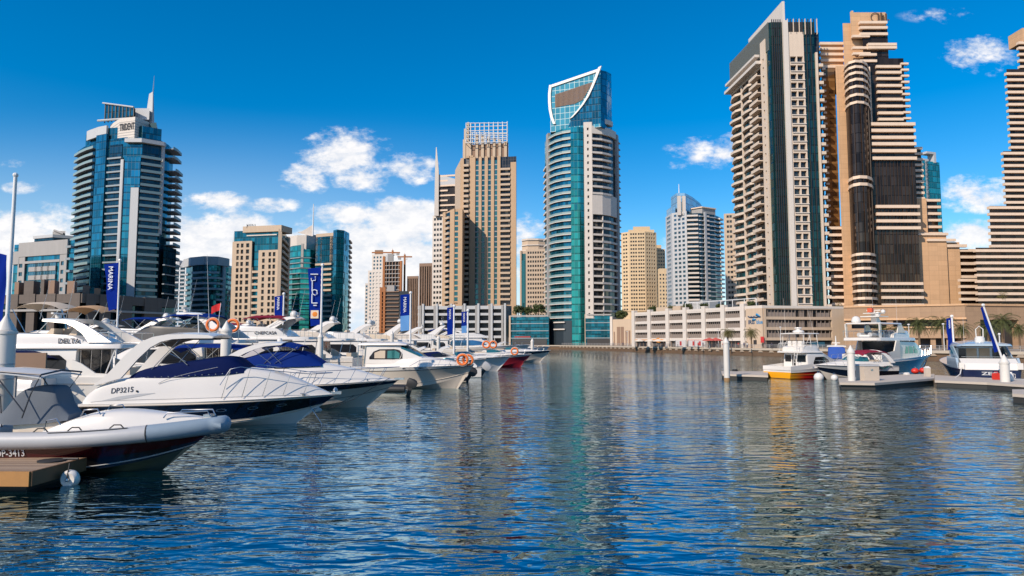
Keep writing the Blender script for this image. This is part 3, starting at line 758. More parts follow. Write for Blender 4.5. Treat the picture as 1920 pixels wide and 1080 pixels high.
def b_beige():
    D = 430; f = FP((862, D), (968, D - 6)); s = FP((852, D + 26), (862, D))
    b = Bld('beige_tower', 'tall beige tower with dark vertical window strips and an open steel crown', 'tower', f.pos(f.L / 2))
    U = f.u; zt = Hz(297, D); fh = 3.3; n = int((zt - 26) / fh); zb = zt - 2 - n * fh
    b.core(f, 34, 2, zt, G_SHADOW, 'wall', inset=.9)
    w = b.part('wall', SAND)
    strips = [(890, 896.5), (902, 908), (914, 920), (926, 932)]
    e = U(879)
    for a, c in strips:
        f.box(w, e, U(a), zb, zt + .5, -.9, .3); e = U(c)
        gl = b.item('window_strip', WIN_T); f.quad(gl, U(a), U(c), zb, zt - 2, -.35)
        for i in range(n * 1): f.box(b.item('spandrel', GREYW), U(a), U(c), zb + i * fh, zb + i * fh + .7, -.5, -.15)
    f.box(w, e, U(938), zb, zt + .5, -.9, .3); f.box(w, U(957.5), f.L, zb, zt - 4, -.9, .5)
    f.box(w, U(862), U(868), zb, zt, -.9, .3)
    f.box(w, -.2, f.L + .2, 2, zb + .1, -.8, .55)
    b.balc(f, U(868), U(878), zb + fh, fh, n - 1, 1.6, CREAM, 1.0, .5)
    b.balc(f, U(938.5), U(957), zb + fh, fh, n - 2, 1.2, CREAM, 0.9, .4)
    for i, (p0, p1) in enumerate(((872, 878), (880, 886))): f.box(w, U(p0), U(p1), zt, zt + 1.5, -4, .3)
    # crown: drum with pilasters, then the steel frame
    zc = Hz(268, D); g = FP((869, D + 5), (953, D)); ug = g.u
    b.core(g, 22, zt, zc, BROWNW, 'crown_wall')
    for px, r0, r1 in ((869, 300, 258), (875, 300, 228), (880, 300, 262), (893, 300, 250), (904, 300, 252), (915, 300, 255), (926, 300, 258), (937, 300, 262), (948, 300, 266)):
        g.box(b.item('crown_pier', CREAM), ug(px) - .9, ug(px) + .9, Hz(r0, D), Hz(r1, D), -.5, .9)
    zf = Hz(231, D); fr = b.part('steel_frame', WMETAL)
    x0, x1 = g.pos(ug(873))[0], g.pos(ug(951))[0]
    for j in range(6):
        zz = zc + (zf - zc) * j / 5; sl = -1.6 if j == 5 else 0
        fr.tube([(x0, D, zz), (x1, D - 3, zz + sl * .5)], .3, 4); fr.tube([(x0, D + 20, zz), (x1, D + 18, zz + sl * .5)], .3, 4); fr.tube([(x1, D - 3, zz), (x1, D + 18, zz)], .3, 4); fr.tube([(x0, D, zz), (x0, D + 20, zz)], .3, 4)
    for k in range(10):
        t = k / 9; fr.tube([(x0 + (x1 - x0) * t, D - 3 * t, zc), (x0 + (x1 - x0) * t, D - 3 * t, zf)], .32, 4)
        fr.tube([(x0 + (x1 - x0) * t, D + 19, zc), (x0 + (x1 - x0) * t, D + 19, zf)], .32, 4)
    for px, r1 in ((868.5, 236), (872, 229), (875, 224), (879, 228)):
        g.box(b.item('crown_pier', CREAM), ug(px) - .4, ug(px) + .5, zc - 4, Hz(r1, D), -2, -.8)
    # left side
    n2 = n - 1
    sw = b.part('side_wall', CREAM); s.box(sw, -.5, s.L, 2, zt - 1, -1, .2)
    b.finish()
    # lower wing
    D2 = 412; h = FP((829, D2 + 14), (851, D2)); h2 = FP((851, D2), (866, D2 - 1))
    b = Bld('lower_tower_wing', 'lower beige wing with one column of balconies beside the tall beige tower', 'building', h.pos(h.L / 2))
    zt = Hz(391, D2); n = int((zt - 26) / fh); zb = zt - 1.5 - n * fh
    b.core(h, 20, 2, zt, SAND, 'wall', inset=.5, back=[(h2.pos(h2.L)[0], h2.pos(h2.L)[1] + .8), (h2.pos(h2.L)[0], D2 + 20), (h.pos(0)[0], D2 + 30)])
    h.box(b.part('wall', SAND), h.u(829), h.u(834), 2, zt, -.4, .3); h.box(b.part('wall', SAND), h.u(843), h.L, 2, zt, -.4, .3)
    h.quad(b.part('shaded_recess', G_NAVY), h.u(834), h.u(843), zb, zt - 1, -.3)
    b.balc(h, h.u(834.5), h.u(842.5), zb, fh, n, 1.2, CREAM, 1.0, .45)
    h2.quad(b.part('window_strip', WIN_T), h2.u(851.5), h2.u(858), zb, zt - 2, .1)
    for i in range(n): h2.box(b.item('spandrel', SAND), h2.u(851.5), h2.u(858), zb + i * fh, zb + i * fh + .9, 0, .25)
    h2.box(b.part('wall', SAND), h2.u(858), h2.L, 2, zt - 1, -.3, .4)
    b.finish()
    # grey parking podium at the end of the basin
    D = 365; f = FP((783, D + 6), (948, D)); s = FP((948, D), (958, D + 5))
    b = Bld('parking_podium', 'grey open parking podium with concrete fins at the foot of the tall beige tower', 'building', f.pos(f.L / 2))
    U = f.u; zt = Hz(573, D); fl = (zt - 2) / 5.2
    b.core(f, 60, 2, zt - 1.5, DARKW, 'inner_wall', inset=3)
    f.box(b.part('roof_parapet', PALEG), 0, f.L, zt - 1.8, zt, -3, .2)
    for i in range(1, 5): f.box(b.item('floor_slab', PALEG), 0, f.L, 2 + i * fl - .3, 2 + i * fl + 1.0, -3, .1)
    xs = [788, 793, 815, 819, 842, 846, 868, 871, 893, 897, 918, 922, 942, 947]
    for i, px in enumerate(xs): f.box(b.item('fin', PALEG if i % 2 else GREYW), U(px) - .55, U(px) + .55, 2, zt + (1.2 if i % 2 else .3), -1, .9)
    for i in range(13): f.box(b.item('bay_wall', PALEG), U(793) + i * 3.9, U(793) + i * 3.9 + .3, 2, 2 + fl, -2, 0)
    s.box(b.part('side_wall', GREYW), -.2, s.L, 2, zt, -.6, .4)
    b.finish()
    # little teal pavilions left and right of the curved tower's foot
    for pl, row, nm, txt in (((957, 357), (1029, 350), 592, 'low teal glass pavilion between the parking podium and the curved teal tower', 1), ((1097, 346), (1147, 343), 591, 'low teal glass pavilion against the shaded side of the curved teal tower', 0)) and \
                           ((((957, 357), (1029, 350)), 592, 'low teal glass pavilion between the parking podium and the curved teal tower', 1), (((1097, 346), (1147, 343)), 591, 'low teal glass pavilion between the curved teal tower and the beige hall', 0)):
        f = FP(*pl); b = Bld('glass_pavilion', nm, 'building', f.pos(f.L / 2)); zt = Hz(row, 350); fh = (zt - 2) / 4
        b.core(f, 26, 2, zt - .5, G_TEALD, 'glass_wall', inset=.2)
        for i in range(1, 5): f.box(b.item('slab_band', TEALSLAB if i < 4 else GREYW), 0, f.L, 2 + i * fh - .35, 2 + i * fh + (.05 if i < 4 else .4), -.3, .5)
        f.box(b.part('end_wall', CREAM), -.6, .3, 2, zt + .3, -3, .6)
        f.box(b.item('shopfront', DARKW), 1, f.L - 1, 2, 2 + fh - .6, -.1, .15)
        if txt:
            f.box(b.part('sign_band', mat('red_sign', (0.30, 0.03, 0.03), .6)), f.u(965), f.u(995), 2 + fh + .2, 2 + fh + .9, .1, .3)
        b.finish()
    D = 338; f = FP((1146, D), (1188, D - 6)); b = Bld('beige_hall', 'low beige hall with tall dark doors between the teal pavilion and the pale parking front', 'building', f.pos(f.L / 2)); U = f.u
    zt = Hz(599, D); b.core(f, 34, 2, zt, CREAM, 'wall')
    for a, c, t in ((1151, 1153, 622), (1157, 1163, 613), (1164, 1170, 613), (1173, 1177, 620), (1179, 1182, 620)):
        f.box(b.item('door', BROWNW), U(a), U(c), 2.1, Hz(t, D), -.1, .12)
    f.box(b.part('corner_pier', WHITEW), -.4, U(1149), 2, zt + 1.5, -.6, .4)
    b.finish()
b_beige()
def b_curved():
    D = 352
    f = FP((1023, 372), (1027, 364), (1034, 357), (1045, 351.5), (1058, 348), (1073, 346), (1088, 345.5), (1097, 346.5), (1112, 346), (1130, 347.5), (1145, 351), (1157, 357), (1165, 366))
    b = Bld('curved_glass_tower', 'tall curved teal tower with white balcony rings and a slanted glass sail at the top', 'tower', f.pos(f.L / 2))
    U = f.u; fh = 3.55; zt = Hz(237, 347); n = int((zt - 8) / fh); z0 = zt - n * fh
    bk = [(f.pos(f.L)[0] - 1, 386), (f.pos(f.L)[0] - 12, 394), (f.pos(0)[0] + 14, 394), (f.pos(0)[0] + 2, 388)]
    b.core(f, 30, 2, zt - 1, G_TEAL, 'glass_wall', back=bk)
    uL0, uL1 = U(1033), U(1073)
    RG = G_RAIL
    for i in range(n):
        z = z0 + i * fh
        a = 3 if i < 3 else 0
        if i >= 2:
            f.box(b.item('balcony', WHITEW), uL0, uL1, z - .22, z + .1, -.2, 1.1)
            f.box(b.item('railing', RG), uL0, uL1, z + .1, z + 1.1, .95, 1.05)
    for i in range(2): f.box(b.item('balcony', WHITEW), uL0 + 6, uL0 + 13, z0 + (i * 1.0) * fh + 1, z0 + i * fh + 1.6, -.2, 1.7)
    f.box(b.part('teal_column', G_TEAL), U(1073.5), U(1096), 2, zt - 1, -.3, 0.9); f.quad(b.part('teal_column', G_TEAL), U(1073.5), U(1096), 2, zt - 1, .92)
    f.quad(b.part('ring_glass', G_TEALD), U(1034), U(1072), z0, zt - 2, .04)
    # white right-hand part: wall with small windows, then balconies
    zw = Hz(231, 347); nw = int((zw - 16) / fh); zwb = zw - 2 - nw * fh
    b.grid(f, [(U(1103), U(1106.5))], zwb, fh, nw, 1.2, 2.6, WHITEW, WIN_D, U(1097), U(1113), d=1.1, rec=.9, split=False, ztop=zw)
    blank = (nw - 13, nw - 12, nw - 11)
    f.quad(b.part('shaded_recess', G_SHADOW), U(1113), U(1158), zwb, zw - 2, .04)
    for i in range(nw):
        z = zwb + i * fh
        if i in blank or i >= nw - 1:
            f.box(b.part('wall', WHITEW), U(1113), U(1156), z - (.4 if i == nw - 1 else 0), z + fh + .02, -.3, 1.12 + .001 * i)
        else:
            hi = i >= nw - 10
            w = b.item('balcony', WHITEW)
            f.box(w, U(1112 if hi else 1113), U(1148 if hi else 1157), z - .25, z + .1, -.2, 1.5 if hi else 1.0)
            f.box(w, U(1112 if hi else 1113), U(1148 if hi else 1157), z + .1, z + .75, (1.38 if hi else .88), (1.5 if hi else 1.0))
            if not hi:
                f.box(b.item('balcony_divider', WHITEW), U(1131), U(1132), z + .15, z + fh - .4, 0, .85)
    f.box(b.part('edge_pier', GREYW), U(1157), U(1159.5), 8, zw - 3, -.3, 1.4)
    for i in range(nw): f.box(b.item('side_ledge', TEALSLAB), U(1160), f.L, zwb + i * fh - .2, zwb + i * fh + .3, -.2, .8)
    # narrow ledges on the left flank
    for i in range(n - 4): f.box(b.item('side_ledge', WHITEW), 0, U(1029), z0 + i * fh, z0 + i * fh + .9, -.2, 1.0)
    f.box(b.part('edge_pier', GREYW), U(1029), U(1032.5), 2, zt, -.3, 1.0)
    # crown: a glazed drum cut by a slanted plane, with a white rim; right part rises to the peak
    gl = b.part('sail_glass', G_SAIL)
    zL, zP, zR = Hz(160, 352), Hz(126, 350), Hz(134, 352)
    c0 = [(1034, 353), (1050, 351.5), (1066, 350), (1082, 348.5), (1098, 347), (1114, 345.5), (1131, 344)]
    top = [Hz(163 - (163 - 131) * (p - 1034) / 97, d) for p, d in c0]
    pts = [(kx(p) * d, d) for p, d in c0]
    # the sloping roof plane rises from the front wall to the high back rim
    L = 0
    for i in range(len(pts) - 1):
        l = math.dist(pts[i], pts[i + 1])
        gl.quad((*pts[i], zt - 1.2), (*pts[i + 1], zt - 1.2), (*pts[i + 1], top[i + 1]), (*pts[i], top[i]), [(L, 0), (L + l, 0), (L + l, top[i + 1] - zt), (L, top[i] - zt)]); L += l
    dk = b.part('rear_glass', G_TEALD)
    c1 = [(1131, 344), (1143, 350), (1152, 360)]
    t1 = [Hz(131, 344), Hz(134, 350), Hz(136, 358)]
    p1 = [(kx(p) * d, d) for p, d in c1]
    for i in range(2):
        l = math.dist(p1[i], p1[i + 1])
        dk.quad((*p1[i], zt - 1.2), (*p1[i + 1], zt - 1.2), (*p1[i + 1], t1[i + 1]), (*p1[i], t1[i]), [(L, 0), (L + l, 0), (L + l, 30), (L, 30)]); L += l
    allp = pts + p1[1:]; allt = top + t1[1:]
    back = [(p1[-1][0] - 1, 384), (pts[0][0] + 4, 384)]
    dk.quad((*allp[-1], zt - 1.2), (*back[0], zt - 1.2), (*back[0], allt[-1]), (*allp[-1], allt[-1]), [(0, 0), (20, 0), (20, 30), (0, 30)])
    dk.quad((*back[0], zt - 1.2), (*back[1], zt - 1.2), (*back[1], top[0]), (*back[0], allt[-1]), [(0, 0), (30, 0), (30, 20), (0, 30)])
    dk.quad((*back[1], zt - 1.2), (*pts[0], zt - 1.2), (*pts[0], top[0]), (*back[1], top[0]), [(0, 0), (20, 0), (20, 20), (0, 20)])
    rp = [(*p, t - .3) for p, t in zip(allp, allt)] + [(*back[0], allt[-1] - .3), (*back[1], top[0] - .3)]
    b.part('roof', GREYW).add(rp, [tuple(range(len(rp)))])
    fs = Face(pts)
    def zt_at(u): 
        i = 0
        while i < len(fs.c) - 2 and u > fs.c[i + 1]: i += 1
        return top[i] + (top[i + 1] - top[i]) * (u - fs.c[i]) / (fs.c[i + 1] - fs.c[i])
    # louvred brown band under the rim
    for i in range(30):
        u = fs.u(1043) + i * (fs.u(1115) - fs.u(1043)) / 30
        w = (fs.u(1115) - fs.u(1043)) / 30
        ztop = zt_at(u) - 5.0; h = 8.5 - 1.5 * abs(i - 15) / 15
        if i > 22: h *= max(.25, 1 - (i - 22) / 9)
        fs.box(b.item('louvre', BROWNW), u + .1, u + w - .12, ztop - h, ztop, -.1, .35)
    # white rim: top edge, left horn, long curve down the right
    rim = b.part('white_rim', mat('white_rim', (.78, .76, .72), .5))
    N_ = 24
    rim.loft([[fs.pos(fs.L * i / N_, d, zt_at(fs.L * i / N_) + dz) for d, dz in ((-.5, -.7), (.7, -.7), (.7, .7), (-.5, .7))] for i in range(N_ + 1)])
    lc = [(1035, 159), (1033, 175), (1033, 190), (1034, 205), (1037, 220), (1042, 233)]
    rim.loft([[fs.pos(fs.u(px) + a, d, Hz(row, 352)) for a, d in ((-.7, -.5), (.7, -.5), (.7, .9), (-.7, .9))] for px, row in lc])
    rc = [(1130.5, 133), (1126, 144), (1121, 156), (1114, 171), (1106, 186), (1096, 200), (1085, 212), (1074, 222)]
    rim.loft([[fs.pos(fs.u(px) + a, d, Hz(row, 349) + a * .4) for a, d in ((-.8, -.3), (.8, -.3), (.8, .9), (-.8, .9))] for px, row in rc])
    rr = [(1130.5, 137), (1126, 146), (1121, 156), (1114, 171), (1106, 186), (1096, 200), (1085, 212), (1074, 222), (1068, 236)]
    og = b.part('outer_glass', G_TEALD)
    for (pa, ra), (pb, rb) in zip(rr, rr[1:]):
        ua, ub, ue, za, zb2 = fs.u(pa), fs.u(pb), fs.L, Hz(ra, 348), Hz(rb, 348)
        if pa > 1129: continue
        og.quad(fs.pos(ub, .07, zb2), fs.pos(ue, .07, zb2), fs.pos(ue, .07, za), fs.pos(ua, .07, za), [(ub, zb2), (ue, zb2), (ue, za), (ua, za)])
    f.box(b.part('wall', WHITEW), U(1128), U(1150), zw, zw + 2.5, -3, 1.2)
    # lobby glass at the foot
    f.box(b.part('lobby', G_NAVY), U(1030), U(1073), 2, z0 + 2 * fh - 1.5, -.2, .7)
    b.finish()
b_curved()

def b_behind():
    D = 640; f = FP((975, D), (1024, D - 4), (1030, D))
    b = Bld('rounded_beige_tower', 'pale beige tower with rounded top between the beige crowned tower and curved teal tower', 'tower', f.pos(f.L / 2)); U = f.u
    zt = Hz(470, D); fh = 4.2; n = int((zt - 20) / fh)
    b.core(f, 30, 2, zt, CREAM, 'wall', inset=.8)
    b.grid(f, spread(U(988), U(1022), 7, 1.6), zt - n * fh, fh, n, 1.0, 3.1, CREAM, WIN_D, U(986), f.L, split=False, ztop=zt + 1)
    f.quad(b.part('window_strip', WIN_T), U(976), U(986), 20, zt - 3, .1)
    f.box(b.part('wall', CREAM), 0, U(978), 2, zt, -.6, .5)
    g = FP((979, D + 6), (990, D + 1), (1010, D), (1026, D + 3)); b.core(g, 20, zt, Hz(447, D), CREAM, 'crown')
    for i in range(3): g.box(b.item('ledge', WHITEW), 0, g.L, zt + i * 5, zt + i * 5 + .8, -.2, 1)
    b.finish()
    D = 900
    f = FP((1167, D + 10), (1181, D), (1212, D - 3), (1234, D + 6)); 
    b = Bld('golden_tower', 'tall golden beige residential tower with rows of small windows and a stepped top', 'tower', f.pos(f.L / 2)); U = f.u
    zt = Hz(436, D); fh = 5.0; n = int((zt - 40) / fh)
    b.core(f, 40, 2, zt, GOLD, 'wall', inset=1.0)
    cols = spread(U(1169), U(1180), 2, 3.0) + spread(U(1183), U(1198), 3, 2.2) + spread(U(1198), U(1212), 3, 2.2) + spread(U(1213), U(1233), 4, 2.2)
    b.grid(f, cols, zt - n * fh, fh, n, 1.6, 3.9, GOLD, WIN_D, split=False, ztop=zt + 1, rec=.9)
    for a, c, r in ((1181, 1230, 430), (1190, 1222, 424)): 
        g = FP((a, D + 4), (c, D + 3)); b.core(g, 24, zt, Hz(r, D), GOLD, 'stepped_roof')
    b.finish()
    for p0, p1, row, nm in ((1231, 1250, 467, 'narrow golden tower standing behind the tall golden tower'), (1236, 1262, 512, 'short golden tower in front of the narrow golden one')):
        D2 = 960 if row == 467 else 860
        f = FP((p0, D2), (p1, D2)); b = Bld('golden_tower', nm, 'tower', f.pos(f.L / 2)); zt = Hz(row, D2); n = int((zt - 40) / 5)
        b.core(f, 20, 2, zt, GOLD, 'wall', inset=.8)
        b.grid(f, spread(0, f.L, 4, 2.0), zt - n * 5, 5, n, 1.6, 3.9, GOLD, WIN_D, split=False, ztop=zt)
        f.box(b.part('stepped_roof', GOLD), 2, f.L - 5, zt, zt + 6, -10, -1)
        b.finish()
    # grey-white tower with blue glass crown
    D = 560; f = FP((1252, D + 18), (1264, D), (1292, D - 10)); f2 = FP((1292, D - 10), (1318, D - 12), (1346, D - 4), (1358, D + 8))
    b = Bld('white_tower', 'grey and white tower with close balconies under a pale blue glass crown', 'tower', f.pos(f.L / 2)); U = f.u
    zt = Hz(402, D); fh = 3.6; n = int((zt - 14) / fh); zb = zt - n * fh
    bk = [(f2.pos(f2.L)[0], f2.pos(f2.L)[1]), (f2.pos(f2.L)[0], D + 40), (f.pos(0)[0] + 6, D + 40)]
    c0 = f.pos(f.L)
    allf = Face([p[:2] for p in (f.pos(0), f.pos(U(1264)), f.pos(f.L), f2.pos(f2.u(1318)), f2.pos(f2.u(1346)), f2.pos(f2.L))])
    b.core(allf, 40, 2, zt - 1, G_NAVY, 'wall', inset=.8)
    mech = n - 21
    b.grid(f, [(U(1254), U(1261))] + spread(U(1265), U(1291), 3, 2.4), zb, fh, n, 1.0, 2.9, PALEG, WIN_B, ztop=zt + 1, split=False)
    for i in range(n):
        z = zb + i * fh
        if i in (mech, mech - 1): f2.box(b.part('plant_band', PALEG), 0, f2.L, z - .3, z + fh, -.4, .9); continue
        f2.box(b.item('balcony', WHITEW), 0.2, f2.u(1312), z - .4, z + 1.0, -.3, 1.8)
        f2.box(b.item('balcony', WHITEW), f2.u(1329), f2.u(1334), z - .4, z + 1.0, -.3, .8)
        f2.box(b.item('slab_band', PALEG), f2.u(1312), f2.L, z - .4, z + .35, -.3, .5)
        f2.box(b.item('balcony', WHITEW), f2.u(1352), f2.L, z - .4, z + .9, -.3, 1.8)
    f2.box(b.part('pier', PALEG), f2.u(1325), f2.u(1328.5), 8, zt, -.4, 1.0)
    g = FP((1300, D), (1322, D - 8), (1347, D)); b.core(g, 18, zt - 1, Hz(393, D), GREYW, 'penthouse')
    g.box(b.part('penthouse_roof', TAN2), 0, g.L, Hz(393, D), Hz(391, D), -10, 1)
    h = FP((1254, D + 20), (1264, D + 4), (1271, D + 1)); b.core(h, 14, zt - 1, Hz(386, D), G_SKY, 'blue_glass_crown')
    q = FP((1263, D + 16), (1274, D + 6), (1290, D + 4), (1304, D + 9), (1318, D + 16), (1330, D + 24))
    tp = [Hz(r, D + 8) for r in (366, 363, 364, 369, 377, 391)]
    for i in range(5):
        p0, p1 = q.p[i], q.p[i + 1]
        b.part('blue_glass_crown', G_SKY).quad((*p0, zt - 1), (*p1, zt - 1), (*p1, tp[i + 1]), (*p0, tp[i]), [(q.c[i], 0), (q.c[i + 1], 0), (q.c[i + 1], 12), (q.c[i], 12)])
    for i in range(5):
        p0, p1 = q.p[i], q.p[i + 1]
        b.part('crown_roof', PALEG).quad((*p0, tp[i]), (*p1, tp[i + 1]), (p1.x * 1.05, p1.y + 24, tp[i + 1]), (p0.x * 1.05, p0.y + 24, tp[i]))
    for px, r in ((1279, 371), (1288, 371)): 
        pt = W(px, 640, D - 8); b.item('crown_pier', WHITEW).box(pt.x - 1.2, pt.x + 1.2, pt.y, pt.y + 3, zt - 2, Hz(r, D))
    m = W(1278.5, 640, D + 8); b.part('mast', WMETAL).tube([(m.x, m.y, Hz(370, D)), (m.x, m.y, Hz(341, D))], [.5, .2])
    b.finish()
    D = 480; f = FP((1363, D), (1384, D - 2)); b = Bld('pale_beige_tower', 'sliver of a pale beige tower showing behind the tall tower with the white fin', 'tower', f.pos(f.L / 2)); U = f.u
    zt = Hz(402, D); fh = 3.6; n = int((zt - 10) / fh); b.core(f, 24, 2, zt, CREAM, 'wall', inset=.6)
    b.grid(f, spread(U(1367), U(1379), 2, 1.6), zt - n * fh, fh, n, 1, 2.8, CREAM, WIN_D, split=False, ztop=zt + .5)
    for i in range(n // 2): f.box(b.item('ledge', CREAM), U(1378), f.L, zt - 26 - i * fh, zt - 25 - i * fh, -.2, 1)
    b.finish()
b_behind()

PODF = FP((1187, 262), (1432, 206)); PODG = FP((1432, 206), (1586, 212))
def b_iris():
    # podium
    f, g = PODF, PODG; U = f.u
    b = Bld('parking_building', 'long pale cream parking building with slatted bays and shops below, signed on its blank corner', 'building', f.pos(f.L / 2))
    zt = 14.4; fl = 3.15; z1 = 4.9
    IN = mat('slatted_screen', (.25, .205, .175), .7, var=.1)
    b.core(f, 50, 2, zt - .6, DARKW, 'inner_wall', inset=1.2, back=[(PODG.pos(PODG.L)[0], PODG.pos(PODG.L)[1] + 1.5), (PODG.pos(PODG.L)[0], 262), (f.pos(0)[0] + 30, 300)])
    piers = [1189.5, 1219, 1253.5, 1286, 1321.5, 1358, 1395]
    for i in range(4):
        z = z1 + i * fl
        f.box(b.item('floor_band', WHITEW), .3, U(1405), z - .75, z + .25, -1, .15)
        g.box(b.item('floor_band', CREAM), .2, g.u(1561), z - .6, z + .25, -1, .1)
    f.box(b.part('roof_parapet', WHITEW), 0, f.L, zt - .35, zt + .5, -1.2, .2)
    g.box(b.part('roof_parapet', WHITEW), .2, g.L, zt - .35, zt + .4, -1.2, .2)
    for px in piers: f.box(b.item('pier', WHITEW), U(px) - .85, U(px) + .85, 2, zt + 1.3, -1, .6)
    for k in range(6):
        a, c = U(piers[k]) + .85, U(piers[k + 1]) - .85
        for i in range(3):
            z = z1 + i * fl + .25
            sc = b.item('slatted_screen', IN)
            f.box(sc, a, c, z, z + 1.35, -.35, -.25)
            m = 8
            for j in range(m + 1): f.box(sc, a + (c - a) * j / m - .07, a + (c - a) * j / m + .07, z, z + 2.1, -.3, -.12)
        w = b.item('shopfront', DARKW); f.box(w, a, c, 2.05, z1 - .8, -.9, -.6)
        for j in range(4): f.box(b.item('shop_mullion', BROWNW), a + (c - a) * j / 4, a + (c - a) * j / 4 + .15, 2.05, z1 - .8, -.6, -.5)
    OR = mat('orange_sign', (.75, .27, .02), .6); RD = mat('red_sign2', (.5, .03, .03), .6)
    f.box(b.item('shop_sign', OR), U(1222), U(1251), 3.95, 4.75, .16, .3)
    c = f.pos(U(1236), .25); cc = MB()
    b.item('shop_sign', OR).loft([[(c[0] + 1.1 * math.cos(t), c[1] - dd, 4.4 + .9 * math.sin(t)) for t in [k * math.pi / 8 for k in range(16)]] for dd in (0, .2)])
    f.box(b.item('shop_sign', mat('peach_sign', (.6, .35, .2), .6)), U(1191), U(1217), 4.0, 4.8, .16, .28)
    f.box(b.item('shop_sign', mat('pink_sign', (.55, .3, .26), .6)), U(1290), U(1318), 4.0, 4.6, .16, .28)
    # blank wall with the name
    f.box(b.part('sign_wall', CREAM), U(1401), f.L, 2, zt - .34, -1.1, .25)
    f.box(b.part('cash_window', DARKW), U(1414), U(1420), 3.0, 4.4, .2, .32)
    f.box(b.item('shop_sign', RD), U(1428), U(1434), 3.6, 5.4, .26, .4)
    DB = mat('sign_navy', (.01, .05, .12), .5); LB = mat('sign_blue', (.02, .22, .45), .5)
    dx = Vector(f.pos(f.L)) - Vector(f.pos(0))
    write('IRIS', 1.7, f.pos(U(1405.2), .3, 9.3), dx, (0, 0, 1), DB, b.root, 'sign_lettering', bold=.05, fit=2.5)
    write('blue', 1.7, f.pos(U(1420.5), .3, 9.3), dx, (0, 0, 1), LB, b.root, 'sign_lettering', bold=.03, fit=2.4)
    def stroke(pts, r, m, nm='sign_emblem'):
        b.item(nm, m).tube([f.pos(U(px), .4, Hz(row, 210)) for px, row in pts], r, 5)
    stroke([(1413, 601), (1415, 598.6), (1418, 600), (1420, 598.5)], [.12, .35, .35, .1], LB)
    stroke([(1420, 592), (1422, 590), (1425, 591.5), (1428, 593.5)], [.1, .38, .3, .1], LB)
    stroke([(1405.5, 593), (1409, 595), (1413, 595), (1417, 594.5), (1421, 595.3), (1425, 594.5), (1429, 595)], .17, DB)
    stroke([(1411, 593), (1412.5, 594.4)], .15, DB); stroke([(1416.5, 592.5), (1417, 594)], .15, DB)
    # right-hand front
    ug = g.u
    cols = [1497.5, 1513.5, 1530]
    edges = [1438] + cols + [1561]
    for k in range(4):
        a, c = ug(edges[k]) + .7, ug(edges[k + 1]) - .7
        for i in range(3):
            z = z1 + i * fl + .25; sc = b.item('slatted_screen', IN)
            g.box(sc, a, c, z, z + 1.35, -.5, -.35); m = max(3, int((c - a) / 1.1))
            for j in range(m + 1): g.box(sc, a + (c - a) * j / m - .07, a + (c - a) * j / m + .07, z, z + 2.3, -.45, -.2)
    g.box(b.part('end_wall', CREAM), ug(1561), g.L, 2, zt - .34, -1.1, .15)
    g.box(b.part('corner_wall', CREAM), .26, ug(1437.5), 4.8, zt - .34, -1.1, .15)
    g.box(b.item('shopfront', G_NAVY), ug(1438), ug(1560), 2.05, z1 - .8, -.9, -.5)
    g.box(b.item('shop_sign', mat('poster_blue', (.03, .12, .2), .5)), ug(1520), ug(1548), 2.4, 3.9, -.5, -.4)
    # roof terrace frames and planting boxes
    for k in range(7):
        px = 1262 + k * 22
        p = f.pos(U(px), -6); b.item('pergola_post', WMETAL).tube([(p[0], p[1], zt), (p[0], p[1], zt + 3.2)], .12, 5)
    b.part('pergola_beam', WMETAL).tube([f.pos(U(1262), -6, zt + 3.2), f.pos(U(1394), -6, zt + 3.2)], .14, 5)
    f.box(b.part('roof_wall', CREAM), U(1200), U(1245), zt, zt + 2.6, -14, -8)
    b.finish()

    # the tower
    Dc, Dl = 213.5, 247
    cx = kx(1462) * Dc; lx = kx(1384) * Dl
    L = Face([(lx, Dl), (cx, Dc)]); G = FP((1462, Dc), (1558, Dc))
    b = Bld('fin_tower', 'very tall cream tower with stacked balconies, green glass strips and a white roof blade', 'tower', (cx + 6, Dc + 15), 2.0)
    UL, UG = L.u, G.u; H = Hz(42, Dc); fh = 2.87; z0 = 14.5; n = int((Hz(98, Dc) - z0) / fh)
    x1 = G.pos(G.L)[0]
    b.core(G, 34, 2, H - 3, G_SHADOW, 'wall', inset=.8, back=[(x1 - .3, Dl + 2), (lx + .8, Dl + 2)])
    w = b.part('wall', ICREAM)
    # left (long) face: three balcony bays and a pier
    nl = n
    bays = [(0.3, .30), (.31, .62), (.63, .80)]
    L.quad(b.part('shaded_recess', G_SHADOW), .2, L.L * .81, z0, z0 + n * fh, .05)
    for i in range(nl):
        z = z0 + i * fh
        for k, (a, c) in enumerate(((0, .29), (.31, .56), (.60, .80))):
            u0, u1 = a * L.L, c * L.L; dep = (1.9, 1.3, 2.0)[k]
            it = b.item('balcony', ICREAM)
            if k < 2:   # wavy balcony: deeper in the middle
                um = (u0 + u1) / 2 + (1.2 if i % 2 else -1.2)
                it.loft([[L.pos(u, dd, zz) for dd, zz in ((-.3, z - .3), (d_, z - .3), (d_, z + .55), (d_ - .14, z + .55), (d_ - .14, z), (-.3, z))] for u, d_ in ((u0, .5), (um - 1.5, dep), (um + 1.5, dep), (u1, .5))])
            else:
                L.box(it, u0, u1, z - .3, z, -.3, dep); L.box(it, u0, u1, z, z + .7, dep - .14, dep); L.box(it, u0, u0 + .14, z, z + .9, 0, dep - .14)
        for a in (.295, .575): L.box(b.item('bay_pier', ICREAM), a * L.L, (a + .018) * L.L, z, z + fh, -.3, .7)
        if i % 2 == 0:
            for a, c in ((.05, .12), (.17, .25), (.34, .41), (.47, .54)):
                L.quad(b.item('window', WIN_T), a * L.L, c * L.L, z + .3, z + 2.3, .09)
    ztop = z0 + nl * fh
